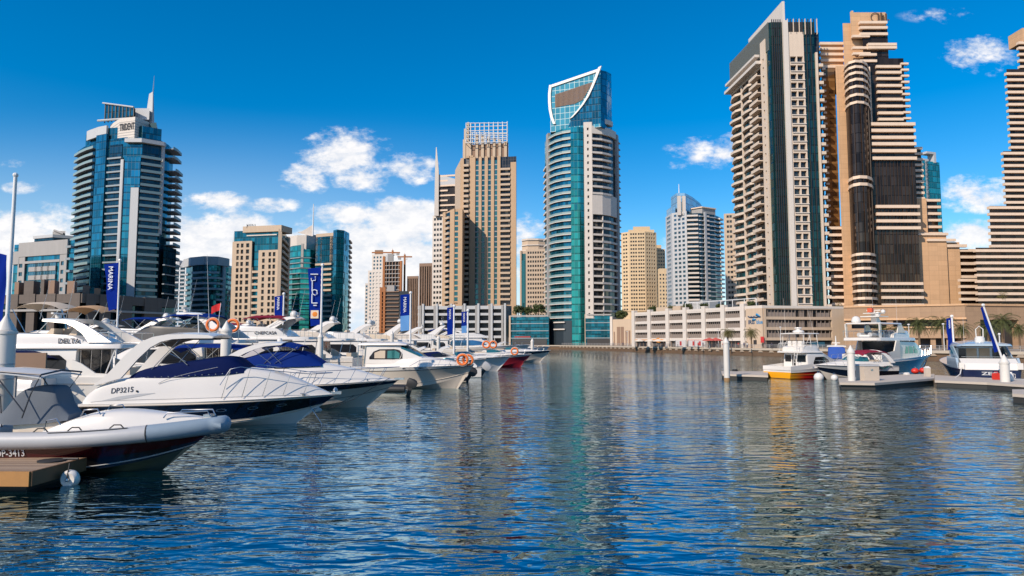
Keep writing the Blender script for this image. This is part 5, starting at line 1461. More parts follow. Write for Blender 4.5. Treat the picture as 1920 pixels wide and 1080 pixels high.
def outboard(root, x, y, z, m=GELG, s=1.0, tilt=.5):
    o = None
    mb = MB(); ct, stt = math.cos(tilt), math.sin(tilt)
    def tr(p): return (x - (p[0] * ct + p[2] * stt) * s, y + p[1] * s, z + (p[2] * ct - p[0] * stt) * s)
    rings = [[tr((a, b * w, zz)) for a, b in ((-.22 * d, -.5), (.35 * d, -1), (.75 * d, -.6), (.75 * d, .6), (.35 * d, 1), (-.22 * d, .5))] for zz, w, d in ((.1, .15, .7), (.3, .22, .95), (.65, .24, 1.0), (.85, .18, .8), (.93, .08, .5))]
    mb.loft(rings); cow = mb.build('outboard_motor', m, root, smooth=45)
    lg = MB(); lg.loft([[tr((a, b * w, zz)) for a, b in ((.08, -1), (.42, -1), (.42, 1), (.08, 1))] for zz, w in ((.12, .12), (-.5, .07), (-.95, .06))])
    lg.loft([[tr((a, b, -.95 + c)) for b, c in ((-.06, -.06), (.06, -.06), (.06, .06), (-.06, .06))] for a in (-.15, .55)])
    for k in range(3):
        q = k * 2.09; lg.loft([[tr((.58 + e, .03 * math.cos(q) + rr * math.cos(q) , -.95 + rr * math.sin(q))) for e, rr in ((0, .03), (.03, .2), (-.03, .2))], [tr((.60 + e, rr * math.cos(q + .5), -.95 + rr * math.sin(q + .5))) for e, rr in ((0, .03), (.03, .2), (-.03, .2))]])
    lg.build('drive_leg', RUBBER, cow, smooth=40)
    return cow

# ------------------------------------------------------------------ nearest cruisers
def cruiser(name, label, loc, rz, L, B, z0, z1, bands, trunk, canvas, canv_mat, A_out, A_in, w0, w1, roof, group=None, roofmat=None):
    t = thing(name, label, 'motor boat', loc, rz, group)
    h = Hull(t, L, B, z0, z1, bands, rake=2.0, full=2.5)
    c = Cab(trunk); c.build('deck_moulding', GEL, t)
    cv = Cab(canvas); cv.build('cockpit_cover', canv_mat, t)
    arch(t, A_out, A_in, w0, w1, .16, GEL, roof)
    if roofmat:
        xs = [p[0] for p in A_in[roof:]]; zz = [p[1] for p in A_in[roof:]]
        mb = MB(); mb.loft([[(x, q * (w1 - .2), z - .035 + .08 * (1 - q * q)) for x, z in zip(xs, zz)] for q in (-1, -.6, 0, .6, 1)], False); mb.build('roof_shade_lining', roofmat, t)
    return t, h, c
def near_boats():
    # --- black banded cruiser with its number on the side
    bands = [(0, .25, 'hull_bottom', GEL, 0), (.25, .36, 'hull_chine', GELW, 0), (.36, .93, 'hull_band', BLACKH, 0), (.93, 1.0, 'hull_top', GEL, .012)]
    trunk = [(.05, 1.45, 1.12, 1.30, .95, .02), (.35, 1.62, 1.14, 1.62, .93, .02), (1.0, 1.68, 1.15, 2.08, .90, .03), (2.2, 1.70, 1.15, 2.34, .86, .03), (4.5, 1.68, 1.17, 2.48, .80, .05),
             (6.6, 1.60, 1.2, 2.66, .70, .10), (8.0, 1.36, 1.25, 2.52, .62, .12), (9.2, .98, 1.3, 2.16, .58, .12), (10.3, .52, 1.36, 1.72, .6, .06), (10.95, .16, 1.42, 1.46, .7, .01)]
    canvas = [(1.9, 1.36, 2.2, 2.28, .9, .02), (2.4, 1.44, 2.3, 2.62, .9, .04), (3.4, 1.45, 2.3, 2.86, .88, .06), (4.8, 1.42, 2.35, 3.06, .86, .08), (6.0, 1.36, 2.4, 3.22, .82, .08), (6.5, 1.28, 2.45, 3.16, .8, .08), (7.1, 1.1, 2.5, 2.74, .8, .06)]
    AO = [(.55, 1.95), (1.15, 2.5), (1.8, 3.3), (2.45, 3.95), (3.0, 4.20), (3.7, 4.32), (4.6, 4.34), (5.5, 4.30), (5.75, 4.22)]
    AI = [(1.75, 2.30), (2.0, 2.62), (2.45, 3.2), (2.95, 3.72), (3.4, 3.98), (3.9, 4.10), (4.6, 4.14), (5.4, 4.14), (5.7, 4.14)]
    t, h, c = cruiser('motor_cruiser', 'white cruiser with a black hull band, radar arch and navy cover, numbered DP3215', (-19.9, 33.1, 0), R(5), 11.3, 3.7, 1.15, 1.42, bands, trunk, canvas, CANVASD, AO, AI, 1.66, 1.42, 3, roofmat=INNER)
    h.line(.93, .02, .035, GELW); h.line(.30, .005, .018, GELW, 'chine_strake')
    portholes(h, [2.5, 6.3, 7.7, 9.0], .70); deck_gear(h, [.7, 9.8])
    sl = MB()
    for sd in (-1, 1): sl.tube([tuple(c.surf(x, .05 if sd < 0 else .95) + Vector((0, sd * .012, 0))) for x in [.5 + k * .5 for k in range(20)]], .012, 4)
    sl.build('moulding_seam', GELG, t)
    MB().box(-.75, .02, -1.5, 1.5, .42, .52).build('swim_platform', TEAK, t)
    w = MB(); w.torus((3.0, -.45, 2.62), .22, .025, 'x', 16, 6); w.tube([(3.0, -.45, 2.62), (3.3, -.45, 2.5)], .03, 5); w.build('steering_wheel', RUBBER, t)
    rl = MB()
    for sd in (-1, 1):
        pts = []
        for i in range(12):
            x = 6.0 + i * .44; f = min(1, i / 1.2); hh = max(h.half(x) - .16, .08)
            pts.append((x + .2, sd * hh, h.zs(x / 11.3) + .1 + 0.95 * f + max(0, .62 - i * .07)))
        rl.tube(pts, .018, 5)
        for i in range(1, 11, 2):
            x = 6.0 + i * .44; hh = max(h.half(x) - .12, .06); rl.tube([(x - .15, sd * hh, h.zs(x / 11.3) + .1), pts[i]], .016, 5)
        pts2 = [(3.4 + i * .33, sd * 1.55, 2.05 + .75 * min(1, i / 8) ** .7) for i in range(9)]
        rl.tube(pts2, .012, 4)
    rl.build('guard_rail', CHROME, t, smooth=60)
    ln = h.zs(1)
    an = MB(); an.box(11.0, 11.5, -.12, .12, ln - .02, ln + .10); an.lathe([(.1, 0), (.12, .1), (.05, .2)], (11.2, 0, ln + .1), 8); an.build('bow_roller', CHROME, t)
    an = MB(); an.ball((10.35, 0, .62), .17, 8, 1.3, .8, .8); an.build('stem_fitting', GELG, t, smooth=60)
    MB().tube([h.pt(.93, .42), (10.9, -.6, -.3)], .016, 4).build('mooring_chain', CHROME, t)
    # intake scoop on the quarter, cockpit frames, hatch
    c.patch('air_intake', GELG, t, [(1.0, .05, .055), (1.7, .055, .10), (2.6, .09, .125), (3.3, .125, .13)], .012)
    MB().box(8.3, 8.9, -.3, .3, 2.66, 2.71).build('deck_hatch', SMOKE, t)
    fr = MB()
    for sd in (-1, 1):
        fr.tube([(3.0, sd * 1.35, 2.7), (4.2, sd * 1.3, 4.1)], .018, 5); fr.tube([(4.6, sd * 1.35, 2.9), (3.4, sd * 1.3, 3.95)], .018, 5)
    fr.build('canopy_frame', CHROME, t)
    whip(t, 5.3, -.6, 4.3, 3.9, .25); MB().tube([(5.0, -1.2, 4.38), (4.95, -1.2, 5.25)], .03, 5).build('stern_light_mast', WMETAL, t)
    sp = MB()
    for k in range(16): 
        p = cv_snap(canvas, 2.3 + k * .3); sp.ball(p, .022, 5)
    sp.build('cover_snap', CHROME, t)['kind'] = 'stuff'
    p0, p1, pu = c.surf(1.35, .155), c.surf(2.3, .155), c.surf(1.35, .22)
    n = (p1 - p0).cross(pu - p0).normalized(); n = n if n.y < 0 else -n
    write('DP3215', .34, p0 + n * .014, p1 - p0, pu - p0, INK, t, bold=.004, world=False, fit=.98)
    p = c.surf(2.5, .16) + n * .03; MB().ball(p, .05, 6).build('deck_fitting', RUBBER, t)
    q = Vector(h.pt(.06, .66)); write('Formula', .2, q + Vector((0, -.04, 0)), (1, 0, 0), (0, -.2, 1), mat('faint_ink', (.06, .065, .08), .3), t, world=False, fit=.75) if False else None
    # --- second cruiser, royal blue cover
    bands = [(0, .25, 'hull_bottom', GELW, 0), (.25, .74, 'hull_side', GELW, 0), (.74, .955, 'hull_band', BLACKH, .004), (.955, 1.0, 'hull_top', GEL, .014)]
    trunk = [(.05, 1.5, 1.3, 1.5, .95, .02), (.4, 1.68, 1.3, 1.8, .93, .02), (1.2, 1.75, 1.32, 2.3, .9, .03), (3, 1.75, 1.35, 2.45, .85, .05), (5.5, 1.7, 1.38, 2.55, .75, .08), (7.4, 1.5, 1.45, 2.62, .66, .1),
             (9.2, 1.05, 1.52, 2.25, .6, .12), (10.6, .55, 1.58, 1.9, .6, .06), (11.5, .16, 1.64, 1.70, .7, .01)]
    canvas = [(1.2, 1.40, 2.3, 2.45, .9, .02), (2.0, 1.5, 2.4, 2.85, .9, .04), (3.0, 1.5, 2.4, 3.0, .88, .06), (4.2, 1.46, 2.45, 3.3, .86, .08), (5.6, 1.4, 2.5, 3.38, .8, .08), (6.4, 1.32, 2.5, 3.32, .76, .08), (7.5, 1.15, 2.55, 2.68, .74, .05)]
    AO = [(.9, 2.3), (1.4, 2.6), (2.1, 3.1), (2.8, 3.5), (3.5, 3.75), (4.2, 3.88), (4.9, 3.92), (5.3, 3.88)]
    AI = [(1.7, 2.36), (2.1, 2.6), (2.6, 2.98), (3.2, 3.32), (3.75, 3.55), (4.3, 3.7), (4.9, 3.76), (5.2, 3.78)]
    t, h, c = cruiser('motor_cruiser', 'white cruiser with royal blue cockpit cover and matching blue canopy, next beyond DP3215', (-18.9, 41.5, 0), R(3.5), 12.0, 3.8, 1.32, 1.68, bands, trunk, canvas, CANVAS, AO, AI, 1.7, 1.45, 4)
    deck_gear(h, [.8, 10.2], [9.6]); h.line(.955, .02, .03, GELW); h.line(.42, .004, .014, RUBBER, 'chine_strake')
    bow_rail(h, 5.2, .72, n=8, lean=.2)
    bimini(t, 3.3, 6.2, 1.42, 3.95, CANVAS, 2.7, .12)
    MB().box(11.7, 12.3, -.12, .12, 1.66, 1.76).build('bow_roller', CHROME, t)
    ml = MB()
    for sd in (-1, 1): ml.tube([(11.4, sd * .3, 1.75), (9.6, sd * .9 - 1.2, .75 + .1 * sd), (8.2, -2.6, .1)], .018, 5)
    ml.build('mooring_line', RUBBER, t)
    dome(t, 4.6, .5, 3.95, .16, GEL, 'searchlight')
    c.patch('windshield_frame', CHROME, t, [(7.3, .42, .43), (7.32, .42, .43)], .02) if False else None
    # --- white pilothouse boat
    t = thing('pilothouse_boat', 'white pilothouse boat with warm white hull, thin black sheer line and teal tinted windows', 'motor boat', (-14.3, 60.2, 0), R(-9))
    bands = [(0, .25, 'hull_bottom', GELW, 0), (.25, .86, 'hull_side', GELW, 0), (.86, .885, 'sheer_stripe', BLACKH, .012), (.885, 1.0, 'hull_top', GEL, .006)]
    h = Hull(t, 11.2, 3.7, 1.75, 2.02, bands, rake=1.4, full=2.8, flare=.9)
    h.line(.40, .006, .03, GELW, 'chine_strake')
    c = Cab([(2.0, 1.3, 1.8, 2.2, .95, .03), (6.7, 1.36, 1.85, 2.62, .85, .06), (7.6, 1.22, 1.88, 2.55, .75, .1), (9.0, .85, 1.95, 2.35, .7, .08), (10.2, .42, 2.0, 2.1, .7, .03)]); c.build('deck_moulding', GEL, t)
    pil = Cab([(1.9, 1.28, 2.1, 3.7, .93, .05), (2.4, 1.30, 2.1, 3.72, .92, .05), (4.6, 1.28, 2.1, 3.72, .9, .05), (5.0, 1.25, 2.1, 3.66, .9, .04), (6.9, 1.12, 2.45, 2.66, .9, .04)]); pil.build('pilothouse', GEL, t, sub=6)
    pil.patch('side_window', SMOKE, t, [(2.35, .08, .12), (2.7, .08, .22), (3.2, .08, .265), (4.5, .08, .27), (5.0, .09, .255), (5.25, .1, .2)], .02)
    pil.patch('curtain_panel', VINYL, t, [(2.8, .1, .2), (3.3, .1, .24), (3.75, .1, .24)], .03)
    pil.patch('side_light', TINT, t, [(3.95, .1, .235), (4.6, .1, .245), (5.0, .1, .2)], .03)
    for c0, c1 in ((.30, .385), (.40, .495), (.51, .60), (.615, .70)): pil.patch('windshield', TINT, t, [(5.1, c0, c1), (6.75, c0, c1)], .025, sides=(0,))
    pil.patch('window_post', GEL, t, [(4.95, .05, .06), (5.15, .14, .17), (5.2, .20, .285)], .03)
    rf = Cab([(1.2, 1.2, 3.68, 3.78, .95, .05), (1.5, 1.42, 3.68, 3.84, .95, .07), (4.9, 1.4, 3.68, 3.86, .93, .09), (5.6, 1.25, 3.66, 3.74, .93, .06)]); rf.build('roof', GEL, t)
    q = MB()
    for x in (1.4, 2.0): q.tube([(x, -1.25, 3.7), (x - .1, -1.35, 1.9)], .03, 5); q.tube([(x, 1.25, 3.7), (x - .1, 1.35, 1.9)], .03, 5)
    q.build('roof_strut', CHROME, t)
    lad = MB()
    for sd in (-.22, .22): lad.tube([(1.7, -1.3 + sd * .1, 1.8), (1.55 + sd, -1.32, 2.9), (1.5 + sd, -1.2, 4.3)], .02, 5)
    for k in range(5): lad.tube([(1.3, -1.3, 2.0 + k * .4), (1.78, -1.3, 2.0 + k * .4)], .018, 5)
    lad.build('ladder', CHROME, t)
    bow_rail(h, 6.0, .5, n=6, lean=.12); deck_gear(h, [.8, 9.4], [8.6])
    portholes(h, [7.0], .95, .2, .07); portholes(h, [5.6], .95, .16, .06)
    write('2150', .2, Vector(h.pt(.5, .91)) + Vector((0, -.04, 0)), (1, .01, 0), (0, 0, 1), mat('faint_grey_ink', (.4, .36, .32), .6), t, world=False, fit=.5)
    whip(t, 2.2, .9, 3.8, 2.2); whip(t, 2.2, -.9, 3.8, 2.4)
    # engines and platform of a dark tender at its side
    w = h.pt(.0, 1); 
    lifebuoy(t.matrix_basis @ Vector((10.35, -.62, 2.45)), 'nearer orange lifebuoy tied to the bow rail of the pilothouse boat', .42, 'y', 'lifebuoys on the pilothouse boat')
    lifebuoy(t.matrix_basis @ Vector((10.75, -.32, 2.42)), 'orange lifebuoy half hidden behind the nearer one on the pilothouse bow', .40, 'y', 'lifebuoys on the pilothouse boat')
    t = thing('inflatable_tender', 'small dark inflatable tender with an outboard, moored under the bow of the blue covered cruiser', 'dinghy', (-8.9, 50.6, 0), R(175))
    MB().tube([(-1.2, -.6, .55), (.8, -.62, .55), (1.5, -.35, .62), (1.75, 0, .66), (1.5, .35, .62), (.8, .62, .55), (-1.2, .6, .55)], .24, 8).build('tube', RUBBER, t, smooth=60)
    MB().box(-1.2, 1.4, -.5, .5, .2, .5).build('floor', GELW, t); outboard(t, -1.25, 0, .6, RUBBER, .8, .3)
def cv_snap(canvas, x):
    p = Cab(canvas).surf(x, 0.03); return (p.x, p.y - .02, p.z)
near_boats()

# ------------------------------------------------------------------ the rigid inflatable in the foreground
def rib_boat():
    S = .55
    t = thing('rigid_inflatable', 'grey tubed rigid inflatable with maroon black hull numbered DP-3413 and a grey covered console', 'dinghy', (-17.6, 21.55, 0), R(1.2))
    MAROON = mat('maroon_hull', (.055, .004, .007), .18, var=.1, coat=.4)
    HYP = mat('grey_hypalon', (.40, .41, .43), .5, var=.08, scale=1.5, bump=.15, bscale=6)
    HYP_SHADE = mat('shadow_hypalon', (.23, .30, .37), .5, var=.08, bump=.15, bscale=6)  # bluish shadow at the bow put into the tube colour
    L = 8.5
    h = Hull(t, L - .35, 2.35, .86, 1.18, [(0, .25, 'hull_bottom', mat('olive_antifoul', (.028, .035, .02), .35, var=.2), 0), (.25, .55, 'hull_lower', mat('dark_hull', (.010, .010, .012), .2, coat=.3), 0), (.55, 1.0, 'hull_side', MAROON, 0)], rake=1.5, draft=.4, full=2.6, deck=None)
    h.line(.34, .005, .02, GELG, 'spray_rail'); h.line(.995, .02, .022, GELW, 'rub_strake')
    side = lambda sd, q: (q, sd * (1.12 * (1 - max(0, (q - 4.6) / 3.95) ** 2.3)), 1.06 + .34 * max(0, (q - 3.2) / 5.2) ** 1.6)
    xs = [0, .6, 1.4, 2.2, 3.0, 3.8, 4.6, 5.3, 6.0, 6.6]
    main = MB(); r = .255
    for sd in (-1, 1): main.tube([side(sd, x) for x in xs], [.12, .23] + [r] * 8, 14)
    main.build('buoyancy_tube', HYP, t, smooth=70)
    xb = [6.6, 7.1, 7.5, 7.85, 8.1, 8.3]
    bow = [side(-1, x) for x in xb] + [(8.46, -.22, 1.40), (8.5, 0, 1.40), (8.46, .22, 1.40)] + [side(1, x) for x in reversed(xb)]
    MB().tube(bow, r + .004, 14).build('bow_tube', HYP_SHADE, t, smooth=70)
    sm = MB()
    for x in (2.05, 6.6):
        for sd in (-1, 1):
            p = side(sd, x); q = side(sd, x + .05); d = (Vector(q) - Vector(p)).normalized(); a = Vector((d.y, -d.x, 0)).normalized(); b = a.cross(d)
            sm.loft([[tuple(Vector(p) + d * e + (a * math.cos(k * math.pi / 8) + b * math.sin(k * math.pi / 8)) * (r + .008)) for k in range(16)] for e in (0, .03)], True, False)
    sm.build('tube_seam', RUBBER, t)
    gl = MB()
    for sd in (-1, 1):
        pts = [(x, y * 1.02 + sd * .12, z + .235) for x, y, z in [side(sd, 3.9 + k * .45) for k in range(6)]]; gl.tube(pts, .014, 5)
        for k, x in enumerate((3.4, 4.4, 5.6)):
            x_, y_, z_ = side(sd, x); gl.tube([(x_, y_ + sd * .02, z_ + .25), (x_ + .12, y_, z_ + .36), (x_ + .32, y_, z_ + .36), (x_ + .42, y_, z_ + .25)], .02, 5)
    gl.build('grab_line', RUBBER, t)
    MB().loft([[(x, y * (abs(side(1, x)[1]) - .1), side(1, x)[2] - .1) for y in (-1, 1)] for x in (0.2, 2, 4, 5)], False).build('cockpit_floor', GELG, t)
    fd = Cab([(3.3, .80, 1.0, 1.25, .9, .03), (3.7, .84, 1.05, 1.42, .88, .05), (4.6, .86, 1.1, 1.72, .8, .08), (5.6, .80, 1.15, 1.82, .72, .09), (6.6, .62, 1.25, 1.74, .7, .08), (7.5, .38, 1.38, 1.66, .7, .05), (8.05, .18, 1.45, 1.60, .8, .02)]); fd.build('foredeck', GEL, t)
    for sd in (-1, 1):
        fr = MB(); fr.tube([(6.9, sd * .5, 1.66), (7.0, sd * .5, 1.80), (8.1, sd * .2, 1.84), (8.2, sd * .18, 1.66)], .022, 5); fr.build('grab_rail', CHROME, t, smooth=60)
        fr = MB(); fr.tube([(4.5, sd * .7, 1.72), (4.6, sd * .7, 1.92), (5.0, sd * .7, 1.95), (5.1, sd * .7, 1.78)], .022, 5); fr.build('grab_rail', CHROME, t, smooth=60); fr = MB(); fr.tube([(3.45, sd * .72, 1.3), (3.5, sd * .72, 1.6), (3.8, sd * .72, 1.66), (3.95, sd * .72, 1.45)], .022, 5); fr.build('grab_rail', CHROME, t, smooth=60)
    MB().box(7.95, 8.2, -.14, .14, 1.6, 1.72).build('anchor_roller', CHROME, t)
    con = Cab([(1.75 + S, .42, .95, 1.62, .95, .02), (2.0 + S, .46, .95, 1.66, .95, .02), (2.9 + S, .46, .95, 1.64, .92, .02), (3.2 + S, .40, .95, 1.5, .92, .02)]); con.build('console', GELW, t)
    cov = Cab([(x_ + S, *r_) for x_, *r_ in ((1.15, .22, 1.66, 1.75, .9, .02), (1.45, .56, 1.50, 1.84, .86, .04), (1.85, .60, 1.46, 2.36, .8, .05), (2.2, .58, 1.48, 2.56, .72, .05), (2.75, .56, 1.50, 2.60, .72, .05), (2.95, .54, 1.52, 2.52, .74, .05), (3.1, .52, 1.54, 2.1, .78, .04), (3.4, .44, 1.58, 1.74, .84, .03))]); cov.build('console_cover', CANVASG, t)
    mb = MB(); rr = []
    for i in range(11):
        q = i / 10; x = -.1 + 3.55 * q; zz = 3.12 + .12 * math.sin(math.pi * q) - .1 * q
        rr.append([(x, y, zz - .10 * (y / 1.0) ** 2) for y in (-1, -.6, 0, .6, 1)] + [(x, y, zz - .04 - .10 * (y / 1.0) ** 2) for y in (1, .6, 0, -.6, -1)])
    mb.loft(rr); mb.build('bimini_top', mat('pale_grey_canvas', (.50, .52, .54), .8, var=.06, bump=.3, bscale=3), t, smooth=50)
    b = MB()
    for sd in (-1, 1):
        b.tube([(3.45, sd, 3.0), (3.1, sd * .9, 2.4), (2.85, sd * .85, 1.7)], .022, 6); b.tube([(2.0, sd, 3.12), (2.9, sd * .88, 1.9)], .02, 6); b.tube([(-.5, sd, 2.98), (.9, sd * .95, 2.2), (1.0, sd * .95, 1.2)], .022, 6)
        b.tube([(-.1, sd, 3.05), (1.6, sd, 3.14), (3.45, sd, 3.0)], .028, 6)
    b.tube([(3.45, -1, 3.0), (3.45, 0, 3.1), (3.45, 1, 3.0)], .03, 6)
    b.build('bimini_frame', mat('dark_steel_frame', (.09, .09, .10), .4, .6), t)
    MB().box(.5, .95, -.5, .5, .95, 1.9).build('helm_seat', VINYL, t)
    d = Vector(h.pt(.10, .80)); 
    for k in range(1): 
        q = Vector(h.pt(.286, .74)); q2 = Vector(h.pt(.33, .74)); up = Vector(h.pt(.286, .96)) - q
        write('DP-3413', .3, q + Vector((0, -.02, 0)), q2 - q, up, LTINK, t, bold=.004, world=False, fit=.84)
    # the timber finger dock in front of it
    p = thing('timber_dock', 'short planked timber finger dock beside the rigid inflatable', 'dock', (-12.75, 18.4, 0), R(-2))
    PL = bpy.data.materials.new('dock_planks'); PL.use_nodes = True; N = NT(PL.node_tree)
    geo = N.new('ShaderNodeNewGeometry'); s = N.new('ShaderNodeSeparateXYZ', ins={0: geo.outputs['Position']})
    yy = N.m('DIVIDE', N.m('ADD', s.outputs[1], N.m('MULTIPLY', s.outputs[0], .03)), .145); gap = N.m('LESS_THAN', N.m('FRACT', yy), .07)
    wn = N.new('ShaderNodeTexWhiteNoise', noise_dimensions='1D', ins={'W': N.m('FLOOR', yy)})
    mp = N.new('ShaderNodeMapping', ins={0: geo.outputs['Position'], 3: (2, 40, 2)}); gr = N.new('ShaderNodeTexNoise', ins={'Vector': mp.outputs[0], 'Scale': 1.5, 'Detail': 5})
    col = N.mix(N.m('ADD', N.m('MULTIPLY', gr.outputs[0], .5), N.m('MULTIPLY', wn.outputs[0], .5)), (.16, .10, .065), (.50, .36, .25)); col = N.mix(gap, col, (.02, .015, .01))
    principled(N, Base_Color=col, Roughness=.7)
    pk = MB()
    for k in range(15): pk.box(-9, -.02, .022 + k * .145, .022 + k * .145 + .133, .42 + .002 * (k % 3), .556 + .003 * ((k * 7) % 3))
    pk.build('deck_planks', PL, p)
    FB = mat('sunlit_fascia', (.40, .19, .055), .5, var=.2, scale=4)  # sunlit front face, its light put into an orange colour
    MB().box(-9, 0, -.05, .018, .18, .565).build('fascia_board', FB, p)
    MB().box(-.018, .05, .0, 2.2, .18, .565).build('side_board', mat('shaded_fascia', (.16, .08, .035), .6, var=.2), p)  # unlit end face, its shade put into a darker brown
    MB().box(-9, -.3, .3, 1.9, -.3, .17).build('float', mat('dark_float', (.02, .02, .02), .7), p)
    cl = MB(); cl.tube([(-.35, 1.75, .60), (.1, 1.75, .60)], .03, 6); cl.tube([(-.2, 1.75, .56), (-.2, 1.75, .6)], .03, 6); cl.tube([(-.05, 1.75, .56), (-.05, 1.75, .6)], .03, 6); cl.build('mooring_cleat', RUBBER, p)
    MB().lathe([(.36, .565), (.36, .60), (.2, .61), (.01, .61)], (-.55, 1.55, 0), 14).build('coiled_rope', RUBBER, p, smooth=40)
    b = thing('wheel_fender', 'round white dock wheel fender hanging off the corner of the timber dock', 'fender', (-12.36, 19.45, .16))
    mb = MB(); mb.loft([[(r_ * math.cos(k * math.pi / 12), y, r_ * math.sin(k * math.pi / 12)) for k in range(24)] for r_, y in ((.1, -.10), (.19, -.12), (.25, -.06), (.26, 0), (.25, .06), (.1, .1))]); mb.build('wheel', GEL, b, smooth=50)
    MB().ball((0, -.13, 0), .055, 8).build('hub', CHROME, b, smooth=60); MB().tube([(0, -.15, 0), (0, -.05, .45)], .018, 5).build('hanger_strap', RUBBER, b)
rib_boat()
# ------------------------------------------------------------------ flybridge yachts
def yacht(label, loc, rz, L=15, B=4.4, zs=(1.9, 2.4), house=1.55, band=None, fly=True, archk=0, biminim=None, domes=1, name=None, ah=1.0, group='white yachts on the far side of the long jetty', fb_col=None, side_glass=SMOKE, arch_aft=True, hullm=None, coam=.8, nm='flybridge_yacht', rails=True, overhang=.03):
    t = thing(nm, label, 'yacht', loc, rz, group)
    hm = hullm or GEL
    bands = [(0, .25, 'hull_bottom', hm, 0), (.25, 1.0, 'hull_side', hm, 0)] if band is None else [(0, .25, 'hull_bottom', band, 0), (.25, .88, 'hull_side', band, 0), (.88, 1.0, 'hull_top', GEL, .01)]
    h = Hull(t, L, B, zs[0], zs[1], bands, rake=L * .14, full=2.6)
    h.line(.86, .015, .04, GELW)
    for ta, tb_ in ((.28, .38), (.42, .52), (.56, .66)):
        for sd in (-1, 1):
            mbw = MB(); mbw.loft([[h.pt(ta + (tb_ - ta) * i / 5, .60 + .13 * j / 2, sd, .012) for j in range(3)] for i in range(6)], False); mbw.build('hull_window', SMOKE, t)
    zb = zs[0] - .02; zt = zb + house; x0, x1 = .20 * L, .74 * L; w = B * .40
    c = Cab([(x0, w, zb, zt, .93, .03), (x0 + .2, w, zb, zt, .93, .03), (.46 * L, w, zb + .05, zt, .9, .05), (.52 * L, w * .97, zb + .05, zt - .05, .88, .05), (.66 * L, w * .8, zb + .15, zb + .72, .8, .08), (x1 + .08 * L, w * .4, zb + .3, zb + .42, .8, .03)])
    c.build('saloon', GEL, t, sub=5)
    c.patch('side_window', side_glass, t, [(x0 + .5, .08, .20), (x0 + .9, .07, .265), (.44 * L, .08, .265), (.52 * L, .10, .22), (.57 * L, .12, .15)], .02)
    for a, b in ((.30, .49), (.51, .70)): c.patch('windscreen', side_glass, t, [(.525 * L, a, b), (.63 * L, a + .01, b - .01)], .03, sides=(0,))
    dm = MB(); dm.box(x0 - .04, x0 - .015, -w * .78, w * .78, zb + .08, zt - .12); d = dm.build('saloon_door', SMOKE, t)
    fr = MB()
    for y in (-.78, -.26, .26, .78): fr.box(x0 - .07, x0 - .05, y * w - .03, y * w + .03, zb + .06, zt - .1)
    fr.build('frame', CHROME, d)
    # bulwark wings of the cockpit and aft seat
    for sd in (-1, 1):
        MB().side([(-.05, zs[0] - .05), (x0, zs[0] - .05), (x0, zs[0] + .95), (x0 - .5, zs[0] + .75), (x0 - 1.3, zs[0] + .22), (-.05, zs[0] + .12)], sd * (B * .44) - .05, sd * (B * .44) + .05).build('cockpit_coaming', GEL, t)
    MB().box(.25, .75, -B * .36, B * .36, zs[0] - .1, zs[0] + .5).build('aft_seat', VINYL, t)
    MB().box(-.95, -.02, -B * .40, B * .40, .28, .38).build('swim_platform', TEAK, t)
    if fly:
        xa = overhang * L
        fd = Cab([(xa, w * .7, zt + .02, zt + .2, .95, .02), (xa + .35, w * .98, zt - .02, zt + .22, .97, .02), (.3 * L, w * 1.02, zt - .02, zt + .22, .97, .02), (.5 * L, w * .98, zt - .02, zt + .2, .95, .02), (.55 * L, w * .8, zt, zt + .12, .95, .02)]); fd.build('flybridge_deck', GEL, t)
        cm = Cab([(.16 * L, w * .94, zt + .18, zt + .3, .97, .0), (.22 * L, w * .97, zt + .18, zt + .2 + coam * .8, .95, .0), (.38 * L, w * .95, zt + .18, zt + .2 + coam, .93, .0), (.46 * L, w * .88, zt + .18, zt + .2 + coam * 1.05, .88, .02), (.58 * L, w * .62, zt + .15, zt + .3, .8, .02)])
        cm.build('flybridge_coaming', fb_col or GEL, t)
        cm.patch('flybridge_windscreen', SMOKE, t, [(.455 * L, .30, .70), (.50 * L, .31, .69)], .03, sides=(0,))
        zf = zt + .2 + coam * .75
        for x, y in ((.34 * L, .35), (.34 * L, -.55), (.26 * L, .3), (.26 * L, -.5)): st = MB(); st.loft([[(x - .25, y - .4, zf), (x + .25, y - .4, zf), (x + .25, y + .4, zf), (x - .25, y + .4, zf)], [(x - .3, y - .4, zf + .45), (x - .12, y - .4, zf + .45), (x - .12, y + .4, zf + .45), (x - .3, y + .4, zf + .45)]]); st.build('helm_seat', VINYL, t)
        z = zt + .25; A = L * .01
        if archk == 0:   # swept back arch
            AO = [(.33 * L, z + coam * .5), (.27 * L, z + .9), (.22 * L, z + 1.45), (.185 * L, z + 1.72), (.14 * L, z + 1.78)]
            AI = [(.26 * L, z + coam * .4), (.22 * L, z + .85), (.185 * L, z + 1.28), (.165 * L, z + 1.5), (.125 * L, z + 1.62)]
        elif archk == 1:  # swept forward
            AO = [(.08 * L, z + .1), (.14 * L, z + .9), (.19 * L, z + 1.5), (.23 * L, z + 1.85), (.34 * L, z + 1.95)]
            AI = [(.16 * L, z + .1), (.19 * L, z + .8), (.225 * L, z + 1.3), (.255 * L, z + 1.6), (.34 * L, z + 1.78)]
        else:             # raking fin mast
            AO = [(.30 * L, z + .2), (.22 * L, z + 1.2), (.15 * L, z + 2.0), (.12 * L, z + 2.3)]
            AI = [(.21 * L, z + .2), (.16 * L, z + 1.1), (.11 * L, z + 1.85), (.09 * L, z + 2.25)]
        AO = [(x, z + (q - z) * ah) for x, q in AO]; AI = [(x, z + (q - z) * ah) for x, q in AI]
        arch(t, AO, AI, w * .95, w * (.72 if archk < 2 else .5), .16, GEL, 3 if archk < 2 else 2)
        xt, ztop = AO[-1][0], AO[-1][1]
        if domes: dome(t, xt + .1, .75 * w * .6, ztop, .33)
